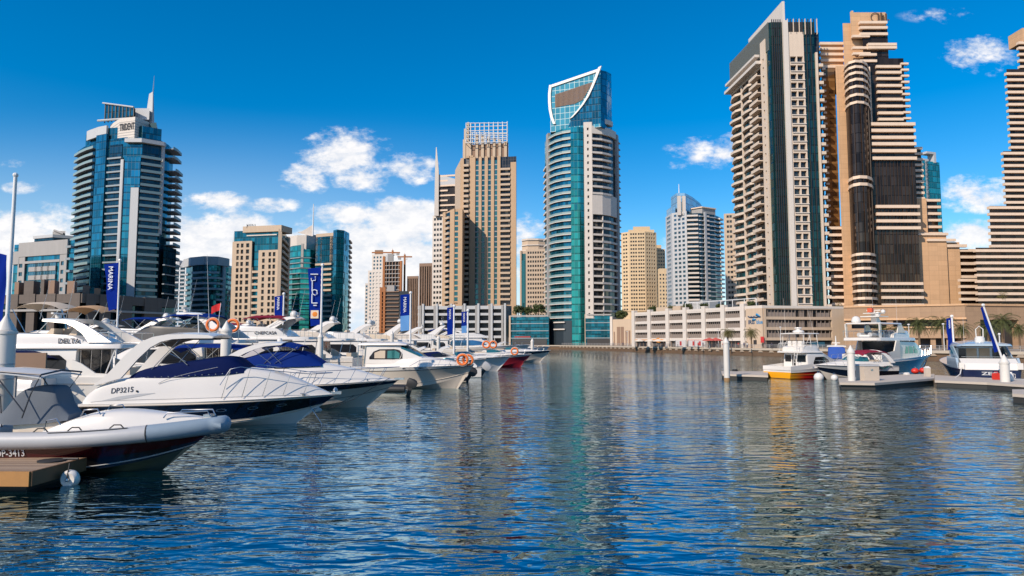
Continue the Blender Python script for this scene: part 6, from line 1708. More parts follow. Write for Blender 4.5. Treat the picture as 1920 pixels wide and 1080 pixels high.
        if domes > 1: dome(t, xt + .1, -.75 * w * .6, ztop, .30)
        radar(t, xt, 0, ztop + .05, 1.1); whip(t, xt + .3, -w * .6, ztop, 2.6, .5); whip(t, xt + .3, w * .6, ztop, 2.2, .5)
        if biminim: bimini(t, .18 * L, .40 * L, w * .9, z + 1.95, biminim, z + .5, .15)
        r = MB()
        for sd in (-1, 1):
            r.tube([(xa + .3, sd * w * .93, zt + .85), (.18 * L, sd * w * .93, zt + .85)], .018, 5)
            for k in range(4): x = xa + .3 + (.18 * L - xa - .3) * k / 3; r.tube([(x, sd * w * .93, zt + .2), (x, sd * w * .93, zt + .85)], .016, 5)
        r.tube([(xa + .3, -w * .93, zt + .85), (xa + .3, w * .93, zt + .85)], .018, 5)
        r.build('flybridge_rail', CHROME, t)
        # struts that carry the overhang
        q = MB()
        for sd in (-1, 1): q.tube([(xa + .6, sd * w * .9, zt), (xa + .9, sd * B * .43, zs[0] + .2)], .035, 6)
        q.build('overhang_strut', GEL, t)
    if rails: bow_rail(h, .5 * L, .65, n=7)
    deck_gear(h, [.06 * L, .8 * L], [.84 * L])
    if name:
        s, xx, zz, size = name
        for sd in (1,):
            y = w * .96 + .035
            write(s, size, (xx if sd < 0 else xx + .001, sd * y, zz), (1 if sd < 0 else -1, 0, 0), (0, 0, 1), INK, t, world=False, bold=.006)
    return t, h
def small_boat(nm, label, loc, rz, L, B, zs, bands, glass=TINT, cover=None, arch_=False, ob=False, cat='motor boat', grp=None, rails=True, obm=None):
    t = thing(nm, label, cat, loc, rz, grp)
    h = Hull(t, L, B, zs[0], zs[1], bands, rake=L * .15, full=2.4)
    h.line(.97, .015, .025, RUBBER)
    z = zs[0]; w = B * .40
    c = Cab([(.06 * L, w, z - .02, z + .22, .95, .01), (.1 * L, w * 1.03, z - .02, z + .45, .93, .01), (.5 * L, w * 1.0, z, z + .55, .85, .04), (.62 * L, w * .9, z + .03, z + .6, .75, .08), (.8 * L, w * .58, z + .1, z + .42, .65, .07), (.94 * L, w * .2, z + .2, z + .26, .7, .02)]); c.build('deck_moulding', GEL, t)
    ws = Cab([(.38 * L, w * .86, z + .42, z + .98, .9, .0), (.50 * L, w * .84, z + .45, z + 1.05, .88, .02), (.60 * L, w * .6, z + .5, z + .66, .85, .03)]); ws.build('windshield', glass, t)
    fr = MB()
    for c_ in (.03, .26, .38, .5, .62, .74, .97):
        fr.tube([tuple(ws.surf(.505 * L, c_) + Vector((0, 0, .02))), tuple(ws.surf(.595 * L, c_) + Vector((0, 0, .02)))], .022, 4)
    fr.tube([tuple(ws.surf(.5 * L, k / 20) + Vector((0, 0, .015))) for k in range(6, 15)], .025, 4)
    fr.build('windshield_frame', GEL, t)
    MB().box(.22 * L, .36 * L, -w * .7, w * .7, z + .3, z + .68).build('cockpit_seat', VINYL, t)
    if cover: Cab([(.10 * L, w * .85, z + .4, z + .5, .9, .02), (.2 * L, w * .88, z + .4, z + .85, .88, .05), (.44 * L, w * .86, z + .4, z + 1.12, .85, .07), (.5 * L, w * .8, z + .45, z + .95, .85, .05)]).build('cockpit_cover', cover, t)
    if arch_: arch(t, [(.10 * L, z + .4), (.16 * L, z + 1.0), (.22 * L, z + 1.5), (.30 * L, z + 1.75)], [(.2 * L, z + .4), (.23 * L, z + .95), (.265 * L, z + 1.35), (.32 * L, z + 1.6)], w, w * .85, .12, GEL, 2)
    if rails: bow_rail(h, .55 * L, .4, n=5, r=.016)
    if ob:
        for y in ((-.35, .35) if ob > 1 else (0,)): outboard(t, -.1, y, zs[0] - .25, obm or GELG, 1.05, .55)
    return t, h
WB = [(0, .25, 'hull_bottom', GEL, 0), (.25, 1.0, 'hull_side', GEL, 0)]
def BB(m, lo=.3, hi=.8): return [(0, .25, 'hull_bottom', GELW, 0), (.25, lo, 'hull_chine', GELW, 0), (lo, hi, 'hull_band', m, .004), (hi, 1.0, 'hull_top', GEL, .008)]

CREAMY = mat('cream_gelcoat', (.62, .50, .36), .3, var=.05, coat=.3)
def left_fleet():
    xp = lambda D: -20.6 + (D - 34) * .137 if D < 112 else -9.9 + (D - 112) * .09
    # jetty (mostly hidden)
    j = MB(); j.loft([[(xp(d) - .9, d, z) for z in (.2, .55)] + [(xp(d) + .9, d, z) for z in (.55, .2)] for d in (14, 34, 60, 90, 112, 150, 190)])
    t = thing('main_jetty', 'long pale floating jetty running away between the two rows of berthed boats', 'jetty', (xp(34), 34, 0))
    j.build('deck', mat('jetty_deck', (.42, .35, .28), .8, var=.15), t, world=True)
    # yachts on the far side, bows pointing away from the basin
    yacht('white flybridge yacht with a hoop arch and the name DELTA on its side', (-20.8, 39.5, 0), R(180), 16, 4.6, (2.05, 2.3), 1.6, archk=1, domes=0, name=('DELTA', 4.2, 3.88, .40), coam=.6, ah=.70)
    yacht('white flybridge yacht with dark smoked coaming, hoop arch, blue bimini and two lifebuoys', (-18.7, 50.5, 0), R(180), 16, 4.8, (2.0, 2.4), 1.9, archk=1, biminim=CANVAS, domes=0, fb_col=mat('smoked_coaming', (.09, .08, .065), .25), coam=1.0)
    lifebuoy((-20.9, 47.75, 5.15), 'orange lifebuoy on the smoked coaming, the one farther from the white mooring pile', .40, 'y', 'lifebuoys on the smoked yacht')
    lifebuoy((-19.5, 47.75, 5.1), 'orange lifebuoy on the smoked coaming, the one partly behind the white mooring pile', .40, 'y', 'lifebuoys on the smoked yacht')
    yacht('white flybridge yacht with maroon bimini, satellite dome and dark name on its side', (-17.2, 62.5, 0), R(180), 17, 5.0, (2.3, 2.7), 1.9, archk=0, domes=1, name=('CHEFCASA', 5.6, 4.62, .40), biminim=CANVASR, coam=1.0)
    bands = BB(BLACKH, .5, .8)
    # blue top boat between the first two cruisers and the yachts
    t = thing('covered_cruiser', 'white cruiser under a wide navy bimini, berthed behind the radar arch of DP3215', 'motor boat', (-24.2, 36.6, 0), R(178), 'covered boats by the jetty')
    h = Hull(t, 9, 3.2, 1.5, 1.8, WB); Cab([(.5, 1.3, 1.4, 2.0, .9, .02), (4, 1.35, 1.5, 2.2, .85, .05), (6, 1.1, 1.5, 2.2, .7, .08), (8, .5, 1.7, 1.9, .7, .02)]).build('deck_moulding', GEL, t); bimini(t, .8, 5.2, 1.35, 3.55, CANVASD, 2.0, .25); bow_rail(h, 4.5, .5)
    t = thing('covered_cruiser', 'white cruiser under a long royal blue awning, seen behind the roof tip of DP3215', 'motor boat', (-16.9, 46.4, 0), R(178), 'covered boats by the jetty')
    h = Hull(t, 10, 3.2, 1.6, 1.9, WB); Cab([(.5, 1.3, 1.5, 2.2, .9, .02), (4, 1.35, 1.6, 2.5, .85, .05), (6.5, 1.1, 1.6, 2.4, .7, .08), (9, .5, 1.8, 2.0, .7, .02)]).build('deck_moulding', GEL, t); bimini(t, .4, 6.4, 1.45, 3.85, CANVAS, 2.2, .25); bow_rail(h, 5.5, .5)
    # far row
    fleet = [(73, 17, 0, None, 1, (2.3, 2.7), 'white flybridge yacht with swept back arch just behind the white flag post'),
             (84, 16, 0, None, 2, (2.3, 2.7), 'white flybridge yacht with two domes above the pilothouse boat cabin'),
             (95, 16, 2, None, 1, (2.2, 2.6), 'white yacht with a raking fin mast seen over the pilothouse roof'),
             (108, 18, 0, None, 0, (2.4, 2.8), 'white flybridge yacht nearest the long blue pennant by the parking podium'),
             (122, 18, 2, None, 2, (2.5, 2.9), 'white yacht with a tall raking mast and two domes in front of the parking podium'),
             (138, 20, 0, CANVAS, 0, (2.5, 2.9), 'white flybridge yacht with a blue bimini in front of the parking podium'),
             (156, 20, 1, None, 1, (2.5, 2.9), 'white flybridge yacht with a hoop arch far down the jetty')]
    for i, (D, L, a, bi, dm, z, lab) in enumerate(fleet):
        yacht(lab, (xp(D) - 1.2, D, 0), R(180), L, 4.9, z, 1.8, archk=a, biminim=bi, domes=dm, coam=.85, hullm=GELW if i % 2 else None, fb_col=(GELW, None, CREAMY)[i % 3])
    # more sterns showing behind the first yachts, at the far left
    yacht('white domed yacht below the beige awning in front of the shaded brown terrace building', (-31.5, 58, 0), R(180), 17, 4.8, (2.4, 2.8), 1.7, archk=0, domes=1, coam=.6, ah=.6, group='white yachts in the second row')
    b = thing('beige_awning', 'long beige bimini awning on thin steel poles above the far yacht by the terrace building', 'awning', (-37.5, 58, 4.3))
    mb = MB()
    for (x0, x1, zt_, mm) in ((-3.9, 0.2, 3.05, CANVASB), (.25, 3.6, 2.75, mat('tan_canvas', (.50, .30, .15), .8, bump=.3, bscale=3))):
        rr = [[(x0 + (x1 - x0) * i / 10, y, zt_ - .5 * abs(2 * i / 10 - 1) ** 2.5 - .25 * (y / 1.6) ** 2 + dz) for y in (-1.6, -1, 0, 1, 1.6)] for i in range(11) for dz in (0,)]
        q = MB(); q.loft(rr, False); q.build('canopy', mm, b, smooth=50)
    fr = MB()
    for x, xf in ((-3.8, -2.5), (0.1, -1.8), (0.2, 1.3), (.3, .9), (3.4, 2.2)): fr.tube([(x, -1.6, 2.35), (xf, -1.6, .2)], .03, 5); fr.tube([(x, 1.6, 2.35), (xf, 1.6, .2)], .03, 5)
    fr.build('awning_frame', CHROME, b)
    for D, L, dx, lab in ((70, 16, -17, 'white yacht with a blue bimini behind the smoked flybridge yacht'), (92, 17, -20, 'white yacht with a maroon bimini at the back of the second row')):
        yacht(lab, (xp(D) + dx, D, 0), R(180), L, 4.8, (2.4, 2.8), 1.9, archk=0, biminim=CANVAS if D == 70 else CANVASR, domes=1, group='white yachts in the second row')
    # near-side row beyond the pilothouse boat, bows or sterns to the basin
    red = mat('red_hull', (.28, .01, .012), .2, var=.1, coat=.4)
    small_boat('sport_boat', 'white sport boat with blue tinted windshield close behind the pilothouse boat', (-13.8, 67, 0), R(4), 9.6, 3.0, (1.5, 1.75), WB, BTINT, arch_=True, grp='small boats along the jetty')
    small_boat('outboard_boat', 'white open boat with a grey tilted outboard motor pointing into the basin', (-3.5, 78, 0), R(183), 8.0, 2.6, (1.1, 1.4), WB, TINT, ob=1, grp='small boats along the jetty')
    small_boat('outboard_boat', 'low white open boat with a black outboard tucked behind the pilothouse bow', (-4.6, 69, 0), R(183), 7.4, 2.5, (.9, 1.2), BB(BLACKH, .3, .7), TINT, ob=1, obm=RUBBER, grp='small boats along the jetty')
    small_boat('sport_cruiser', 'white sport cruiser with teal windshield, berthed beyond the grey outboard', (-12.2, 92, 0), R(3), 12.0, 3.5, (1.6, 2.0), WB, TINT, arch_=True, grp='small boats along the jetty')
    small_boat('sport_cruiser', 'white sport cruiser with a navy cockpit cover behind the pilothouse windshield', (-13.6, 82, 0), R(3), 10.5, 3.3, (1.6, 1.9), WB, SMOKE, cover=CANVASD, arch_=True, grp='small boats along the jetty')
    t, h = small_boat('red_bow_boat', 'white speedboat with a dark red hull at the end of the row', (-8.4, 108, 0), R(3), 11.5, 3.2, (1.7, 2.0), [(0, .25, 'hull_bottom', red, 0), (.25, .8, 'hull_band', red, 0), (.8, 1, 'hull_top', GEL, .01)], TINT, grp='small boats along the jetty')
    lifebuoy((0.4, 106.3, 2.45), 'orange lifebuoy on the red hulled speedboat', .5, 'y')
    small_boat('sport_cruiser', 'white sport cruiser with a thin black sheer band and blue windshield past the red hull', (-6.6, 130, 0), R(3), 14, 4.0, (1.9, 2.3), BB(BLACKH, .75, .92), TINT, grp='small boats along the jetty')
    small_boat('sport_cruiser', 'long white sport cruiser farthest along the jetty with a slim pale bow', (-6.2, 160, 0), R(2), 15, 4.2, (2.2, 2.8), WB, BTINT, arch_=True, grp='small boats along the jetty')
    yacht('large white motor yacht with blue tinted side windows and a sleek bow facing the basin', (-18, 146, 0), R(3), 22, 5.4, (2.6, 3.3), 2.2, archk=0, domes=2, side_glass=BTINT, coam=.8, group=None)
    lifebuoy((-4.8, 127, 3.4), 'red and white lifebuoy above the far small boats, first of the close pair', .6, 'y', 'close pair of far lifebuoys')
    lifebuoy((-3.5, 127, 3.4), 'red and white lifebuoy above the far small boats, second of the close pair', .6, 'y', 'close pair of far lifebuoys')
left_fleet()

def right_fleet():
    # sport fisherman, stern towards the camera
    t = thing('sport_fishing_boat', 'white sport fishing boat with a yellow and red hull and a railed flybridge', 'fishing boat', (28.9, 75.0, 0), R(25)); t.scale = (.95, .98, .9)
    m = bpy.data.materials.new('yellow_to_red_paint'); m.use_nodes = True; N = NT(m.node_tree)
    tc = N.new('ShaderNodeTexCoord'); s = N.new('ShaderNodeSeparateXYZ', ins={0: tc.outputs['Object']})
    f = N.sstep(s.outputs[0], -.1, 2.6)
    principled(N, Base_Color=N.mix(f, (.80, .36, .015), (.60, .015, .012)), Roughness=.22, Coat_Weight=.4)
    h = Hull(t, 11.5, 4.3, 1.05, 2.2, [(0, .25, 'hull_bottom', NAVYH, 0), (.25, .78, 'hull_side', m, 0), (.78, 1, 'hull_top', GEL, .012)], rake=1.7, full=2.4)
    h.line(.52, .006, .03, mat('ochre_strake', (.5, .17, .01), .4), 'spray_strake'); h.line(.77, .02, .035, GELW)
    for sd in (-1, 1): MB().side([(-.02, 1.0), (3.4, 1.05), (3.4, 1.75), (-.02, 1.45)], sd * 1.95 - .06, sd * 1.95 + .06).build('cockpit_side', GEL, t)
    MB().box(-.08, .04, -1.95, 1.95, .98, 1.46).build('transom_board', GEL, t)
    c = Cab([(3.0, 1.72, 1.1, 3.0, .93, .03), (3.1, 1.74, 1.1, 3.05, .93, .03), (5.6, 1.7, 1.2, 3.05, .9, .04), (6.1, 1.62, 1.25, 2.98, .88, .05), (8.2, 1.1, 1.6, 2.2, .8, .05), (9.8, .4, 1.9, 2.05, .8, .02)]); c.build('saloon', GEL, t, sub=5)
    c.patch('side_window', SMOKE, t, [(3.9, .10, .13), (4.3, .10, .255), (5.8, .11, .26), (6.8, .13, .2)], .02)
    for a, b in ((-1.45, -.25), (-.02, .42), (.62, 1.45)): MB().box(2.95, 2.985, a, b, 1.95 if a != -.02 else 1.45, 2.75).build('aft_window', SMOKE, t)
    fb = Cab([(1.9, 1.62, 3.06, 3.2, .97, .01), (2.1, 1.7, 3.06, 3.25, .97, .01), (5.4, 1.66, 3.06, 3.25, .95, .02), (5.9, 1.4, 3.06, 3.15, .95, .01)]); fb.build('flybridge_deck', GEL, t)
    cm = Cab([(2.6, 1.5, 3.2, 3.75, .97, 0), (3.2, 1.55, 3.2, 3.95, .95, 0), (4.9, 1.5, 3.2, 4.05, .9, .02), (5.9, 1.05, 3.2, 3.4, .85, .02)]); cm.build('flybridge_coaming', GEL, t)
    for y in (-.7, .1, .8): MB().box(3.0, 3.45, y - .25, y + .25, 3.9, 4.5).build('helm_seat', GEL, t)
    Cab([(2.3, 1.4, 5.35, 5.42, .97, .04), (2.5, 1.55, 5.35, 5.45, .97, .06), (5.2, 1.5, 5.35, 5.45, .97, .06), (5.5, 1.2, 5.35, 5.4, .97, .03)]).build('hardtop', GEL, t)
    f = MB()
    for sd in (-1, 1):
        for x0, x1 in ((2.7, 2.7), (3.9, 3.7), (5.0, 4.8)): f.tube([(x0, sd * 1.5, 3.7), (x1, sd * 1.45, 5.36)], .04, 5)
        f.tube([(2.2, sd * 1.6, 4.2), (2.6, sd * 1.6, 4.25), (4.8, sd * 1.6, 4.4)], .03, 5); f.tube([(2.2, sd * 1.6, 3.2), (2.2, sd * 1.6, 4.2)], .03, 5); f.tube([(2.7, sd * 1.5, 3.6), (3.9, sd * 1.45, 5.3)], .025, 5)
    f.tube([(2.2, -1.6, 4.2), (2.2, 1.6, 4.2)], .03, 5)
    for y in (-1.2, -.8): f.tube([(2.15, y, 4.2), (1.7, y, 1.2)], .03, 5)
    for k in range(7): f.tube([(1.76 + k * .06, -1.2, 1.5 + k * .4), (1.76 + k * .06, -.8, 1.5 + k * .4)], .025, 5)
    f.build('tower_frame', GEL, t)
    MB().lathe([(.55, 0), (.62, .12), (.55, .28), (.3, .34), (.25, .5), (.42, .54), (.38, .66), (.05, .7)], (3.6, 0, 5.5), 14).build('radar_dome', GEL, t, smooth=40)
    whip(t, 3.0, 1.3, 5.4, 4.5, .2); whip(t, 4.6, -1.3, 5.4, 3.4, 1.0); whip(t, 2.6, 1.5, 3.9, 2.6, .9)
    bow_rail(h, 6.6, .7)
    # blue covered boat behind
    t, h = small_boat('blue_covered_boat', 'white boat wrapped in a bright blue canvas enclosure behind the speedboat', (39.8, 84, 0), R(66), 8, 2.5, (1.6, 1.9), WB, SMOKE, cat='motor boat')
    BR_ = mat('bright_blue_canvas', (.02, .09, .42), .7, var=.15, bump=.5, bscale=3)
    Cab([(.2, .95, 1.9, 3.1, .95, .05), (.4, 1.0, 1.9, 3.2, .93, .08), (3.4, 1.0, 2.0, 3.3, .9, .1), (4.2, .9, 2.05, 2.5, .9, .05)]).build('canvas_enclosure', BR_, t)
    Cab([(1.0, 1.1, 3.32, 3.45, .95, .06), (4.2, 1.05, 3.32, 3.5, .95, .08)]).build('hardtop', GEL, t); radar(t, 2.6, 0, 3.5); MB().tube([(3.2, 0, 3.5), (3.1, 0, 4.7)], [.12, .05], 6).build('mast', GEL, t)
    # speedboat with red top, bow to the camera's left
    t, h = small_boat('speedboat', 'white and black speedboat with teal windshield, wave graphics and a maroon canopy', (41.0, 74.8, 0), R(197), 9.6, 3.0, (1.35, 1.55), BB(BLACKH, .3, .72), TINT, arch_=False)
    bimini(t, .8, 4.6, 1.2, 3.1, CANVASR, 1.8, .25)
    gr = MB()
    for k, col_ in enumerate((TINT, INK, INK)):
        q = MB(); q.tube([(1.0 + i * .22 + k * .5, 1.55, 1.25 + .16 * math.sin(i * .9 + k)) for i in range(12)], [.03 + .03 * math.sin(math.pi * i / 11) for i in range(12)], 5); q.build('wave_graphic', col_, t)
    MB().box(-.7, 0, -1.1, 1.1, .35, .45).build('swim_platform', GEL, t)
    arch(t, [(.4, 1.7), (.9, 2.3), (1.5, 2.8), (2.2, 3.0)], [(1.0, 1.7), (1.35, 2.2), (1.8, 2.6), (2.3, 2.85)], 1.35, 1.1, .12, GEL, 2, 'radar_arch')
    # white balls of a buoy line beside it
    for x, y, lab in ((31.9, 71.5, 'white round mooring buoy beside the red stern quarter of the fishing boat, larger of two'), (33.0, 70.4, 'white round mooring buoy near the dock box, smaller of two')):
        b = thing('mooring_buoy', lab, 'buoy', (x, y, .25)); MB().ball((0, 0, 0), .5 if x < 32.5 else .36, 12).build('float', GEL, b, smooth=60); MB().torus((0, 0, .55 if x < 32.5 else .41), .1, .03, 'y', 10, 5).build('ring', CHROME, b)
    # big navy hulled motor yacht seen over its quarter
    t = thing('motor_yacht', 'large white motor yacht with navy hull, open flybridge and stacked radar mast', 'yacht', (40.0, 78.5, 0), R(36))
    L, B = 17.5, 5.0
    h = Hull(t, L, B, 1.9, 2.75, [(0, .25, 'hull_bottom', NAVYH, 0), (.25, .9, 'hull_side', NAVYH, 0), (.9, 1, 'hull_top', GEL, .012)], rake=2.4, full=2.5)
    h.line(.36, .008, .05, GEL, 'boot_stripe'); h.line(.9, .02, .04, GELW)
    c = Cab([(4.0, 2.05, 1.9, 4.1, .95, .03), (4.3, 2.08, 1.9, 4.1, .95, .03), (8.6, 2.05, 1.95, 4.0, .9, .04), (9.6, 1.95, 2.0, 3.9, .88, .05), (12.2, 1.5, 2.3, 3.1, .8, .08), (15.2, .6, 2.55, 2.8, .8, .03)]); c.build('saloon', GEL, t, sub=5)
    for a, b in ((6.0, 6.9), (7.1, 8.2), (8.4, 9.7)): c.patch('side_window', TINT, t, [(a, .11, .115 if a < 6.5 else .25), (a + .45, .11, .25), (b, .115, .24 if b < 9 else .16)], .02)
    MB().box(3.9, 3.98, -1.85, 1.85, 2.0, 3.95).build('saloon_door', SMOKE, t)
    for sd in (-1, 1):
        MB().side([(0, 1.85), (4.4, 1.9), (4.4, 4.1), (3.6, 4.1), (3.0, 2.9), (0, 2.5)], sd * 2.2 - .06, sd * 2.2 + .06).build('cockpit_side', GEL, t)
    MB().box(-.1, .08, -2.1, 2.1, 1.6, 2.5).build('transom', GEL, t); MB().box(-1.4, -.1, -2.1, 2.1, .3, .42).build('swim_platform', TEAK, t)
    Cab([(-.2, 1.9, 4.1, 4.4, .98, .01), (.3, 2.15, 4.08, 4.45, .98, .01), (8.6, 2.1, 4.08, 4.45, .96, .01), (9.6, 1.7, 4.08, 4.25, .95, .01)]).build('flybridge_deck', GEL, t)
    Cab([(3.6, 2.0, 4.4, 4.8, .97, 0), (4.6, 2.0, 4.4, 5.1, .95, 0), (7.4, 1.95, 4.4, 5.3, .9, .02), (9.3, 1.2, 4.3, 4.6, .85, .02)]).build('flybridge_coaming', GEL, t)
    Cab([(0.3, 1.9, 6.0, 6.1, .97, .03), (.6, 2.05, 6.0, 6.15, .97, .03), (5.6, 2.0, 6.0, 6.15, .95, .05), (6.4, 1.6, 5.98, 6.08, .95, .03)]).build('hardtop', GEL, t)
    for sd in (-1, 1):
        MB().side([(4.6, 5.0), (6.6, 5.0), (5.6, 6.02), (4.9, 6.02)], sd * 1.9 - .06, sd * 1.9 + .06).build('hardtop_leg', GEL, t); MB().side([(.4, 4.4), (.8, 4.4), (.7, 6.02), (.3, 6.02)], sd * 1.95 - .05, sd * 1.95 + .05).build('hardtop_leg', GEL, t)
    tn = MB(); tn.tube([(.9, -.6, 4.75), (3.3, -.7, 4.78), (4.2, -.2, 4.85), (4.2, .3, 4.85), (3.3, .75, 4.78), (.9, .65, 4.75)], .27, 8); tn.build('tender_tube', GELG, t, smooth=60); MB().box(.9, 4.0, -.55, .6, 4.5, 4.75).build('tender_hull', GEL, t)
    ms = MB(); ms.loft([[(3.2, -.35, 6.1), (4.2, -.35, 6.1), (4.2, .35, 6.1), (3.2, .35, 6.1)], [(3.0, -.25, 7.3), (3.6, -.25, 7.3), (3.6, .25, 7.3), (3.0, .25, 7.3)]]); ms.box(2.2, 4.4, -1.1, 1.1, 6.85, 6.95); ms.box(2.5, 4.0, -.9, .9, 7.25, 7.33); ms.build('radar_mast', GEL, t)
    dome(t, 1.4, 1.2, 6.12, .5); dome(t, 3.6, .5, 7.33, .38); dome(t, 2.9, -.6, 6.95, .3); dome(t, 4.0, -.7, 7.33, .25); radar(t, 3.2, 0, 7.33, 1.6); whip(t, 5.6, -1.5, 6.1, 3.2, .1); whip(t, 3.2, .1, 7.5, 1.6, 0)
    MB().box(2.6, 3.0, -.1, .45, 7.4, 7.9).build('mast_flag', mat('orange_red_flag', (.6, .1, .04), .7), t)
    bow_rail(h, 8.5, .8, n=8); r = MB()
    for sd in (-1, 1): r.tube([(-.1, sd * 2.05, 5.2), (3.6, sd * 1.98, 5.2)], .025, 5); [r.tube([(x, sd * 2.03, 4.45), (x, sd * 2.03, 5.2)], .02, 5) for x in (0, 1.2, 2.4, 3.6)]
    r.tube([(-.1, -2.05, 5.2), (-.1, 2.05, 5.2)], .025, 5); r.build('flybridge_rail', CHROME, t)
    MB().tube([(.1, -2.0, 2.2), (-.9, -2.6, .9), (-2.2, -3.0, .55)], .05, 5).build('mooring_line', GEL, t)
    # express yacht stern-on
    t = thing('express_yacht', 'blue and white express yacht seen stern on, its navy transom lettered ZEO', 'yacht', (45.6, 65.5, 0), R(68))
    L, B = 15, 5.4; SB = mat('pale_blue_gelcoat', (.42, .52, .60), .2, .25, var=.05, coat=.4)
    h = Hull(t, L, B, 1.5, 2.4, [(0, .25, 'hull_bottom', NAVYH, 0), (.25, .92, 'hull_side', NAVYH, 0), (.92, 1, 'hull_top', SB, .012)], rake=2.0, full=2.5)
    MB().loft([[(-.06, y * q, z) for y, z in ((-2.25, .55), (2.25, .55), (2.35, 1.28), (-2.35, 1.28))] for q in (1, .999)] and [[(x, -2.2, .55), (x, 2.2, .55), (x, 2.3, 1.26), (x, -2.3, 1.26)] for x in (-.14, -.02)]).build('transom_door', NAVYH, t)
    MB().loft([[(-.16, -2.2, 1.28), (.1, -2.3, 1.9), (.9, -2.3, 2.35), (.9, -2.3, 1.3)], [(-.16, 2.2, 1.28), (.1, 2.3, 1.9), (.9, 2.3, 2.35), (.9, 2.3, 1.3)]]).build('sunpad', GEL, t)
    MB().box(-2.0, -.02, -2.35, 2.35, .42, .54).build('swim_platform', GELG, t)
    write('ZEO', .42, (-.16, .75, .80), (0, -1, 0), (0, 0, 1), LTINK, t, world=False, bold=.01, fit=1.5)
    for sd in (-1, 1):
        Cab_ = MB(); Cab_.side([(.2, 1.4), (5, 1.5), (5, 2.5), (1.0, 2.4)], sd * 2.5 - .1, sd * 2.5 + .1); Cab_.build('cockpit_side', SB, t)
        MB().box(-.3, .3, sd * 2.35 - .22, sd * 2.35 + .22, 1.35, 1.95).build('stern_pod', GEL, t)
    rf = Cab([(1.0, 2.0, 3.55, 3.68, .95, .10), (1.5, 2.25, 3.5, 3.75, .93, .18), (5.5, 2.2, 3.5, 3.9, .9, .25), (7.5, 1.9, 3.3, 3.5, .9, .2), (10.0, 1.4, 2.5, 2.6, .9, .1)]); rf.build('hardtop', SB, t)
    Cab([(4.6, 2.05, 1.6, 3.4, .95, .02), (5.2, 2.1, 1.6, 3.5, .95, .02), (8, 1.8, 1.7, 3.0, .9, .05), (12, .9, 2.2, 2.5, .8, .05)]).build('saloon', SB, t)
    for y in (-1.75, -.62, .5, 1.3): MB().box(4.5, 4.57, y - (.45 if y < 1 else .3), y + (.45 if y < 1 else .3), 1.75, 3.3).build('aft_window', SMOKE if abs(y) > 1 else VINYL, t)
    for sd in (-1, 1): MB().side([(1.6, 2.4), (2.6, 2.4), (5.0, 3.52), (3.6, 3.52)], sd * 2.25 - .05, sd * 2.25 + .05).build('hardtop_leg', SB, t); MB().side([(3.4, 2.5), (5.0, 2.5), (5.0, 3.4), (4.4, 3.4)], sd * 2.2 - .03, sd * 2.2 + .03).build('side_window', BTINT, t)
    MB().tube([(.95, -2.1, 2.5), (.95, 2.1, 2.5)], .03, 5).build('stern_rail', CHROME, t)
    MB().lathe([(.45, 0), (.42, .5), (.3, .6), (.22, .65)], (2.4, .2, 3.85), 12).build('satellite_dome', GEL, t, smooth=40); MB().tube([(2.4, -.1, 4.4), (2.4, -.12, 5.2), (2.4, .2, 5.5), (2.4, .5, 5.2), (2.4, .48, 4.4)], .05, 6).build('mast_hoop', GEL, t)
    whip(t, 2.0, 1.6, 3.8, 2.6, 0); MB().tube([(2.2, -1.4, 3.8), (2.2, -1.4, 4.6)], .05, 5).build('light_post', GEL, t); MB().ball((2.2, -1.4, 4.7), .12, 8).build('light_globe', GEL, t)
    MB().tube([(-.1, 2.3, 1.7), (-1.2, 2.7, .9), (-2.6, 3.4, .55)], .05, 5).build('mooring_line', GEL, t)
right_fleet()
# ------------------------------------------------------------------ docks, piles, flags, quay life
PILE = mat('white_pile_sleeve', (.66, .63, .58), .45, var=.06, streak=.12)
def pile(loc, r, top, label, group='white mooring piles', bands=(), m=None):
    t = thing('mooring_pile', label, 'mooring pile', (loc[0], loc[1], 0), 0, group)
    mb = MB(); mb.lathe([(r, -1.5), (r, top - r * 2.3), (r * 1.12, top - r * 2.25), (r * 1.12, top - r * 1.95), (r * .98, top - r * 1.85)], (0, 0, 0), 18); mb.build('shaft', m or PILE, t, smooth=40)
    MB().lathe([(r * 1.02, top - r * 1.84), (r * .95, top - r * 1.7), (r * .12, top - .04), (.01, top)], (0, 0, 0), 18).build('cone_cap', m or PILE, t, smooth=40)
    MB().lathe([(r * 1.01, -.4), (r * 1.012, .35)], (0, 0, 0), 18).build('tide_stain', mat('tide_stain', (.30, .18, .08), .8, var=.3), t, smooth=40)
    for z in bands: MB().lathe([(r * 1.01, z), (r * 1.03, z + .015), (r * 1.03, z + .045), (r * 1.01, z + .06)], (0, 0, 0), 18).build('seam_ring', GELG, t, smooth=40)
    return t
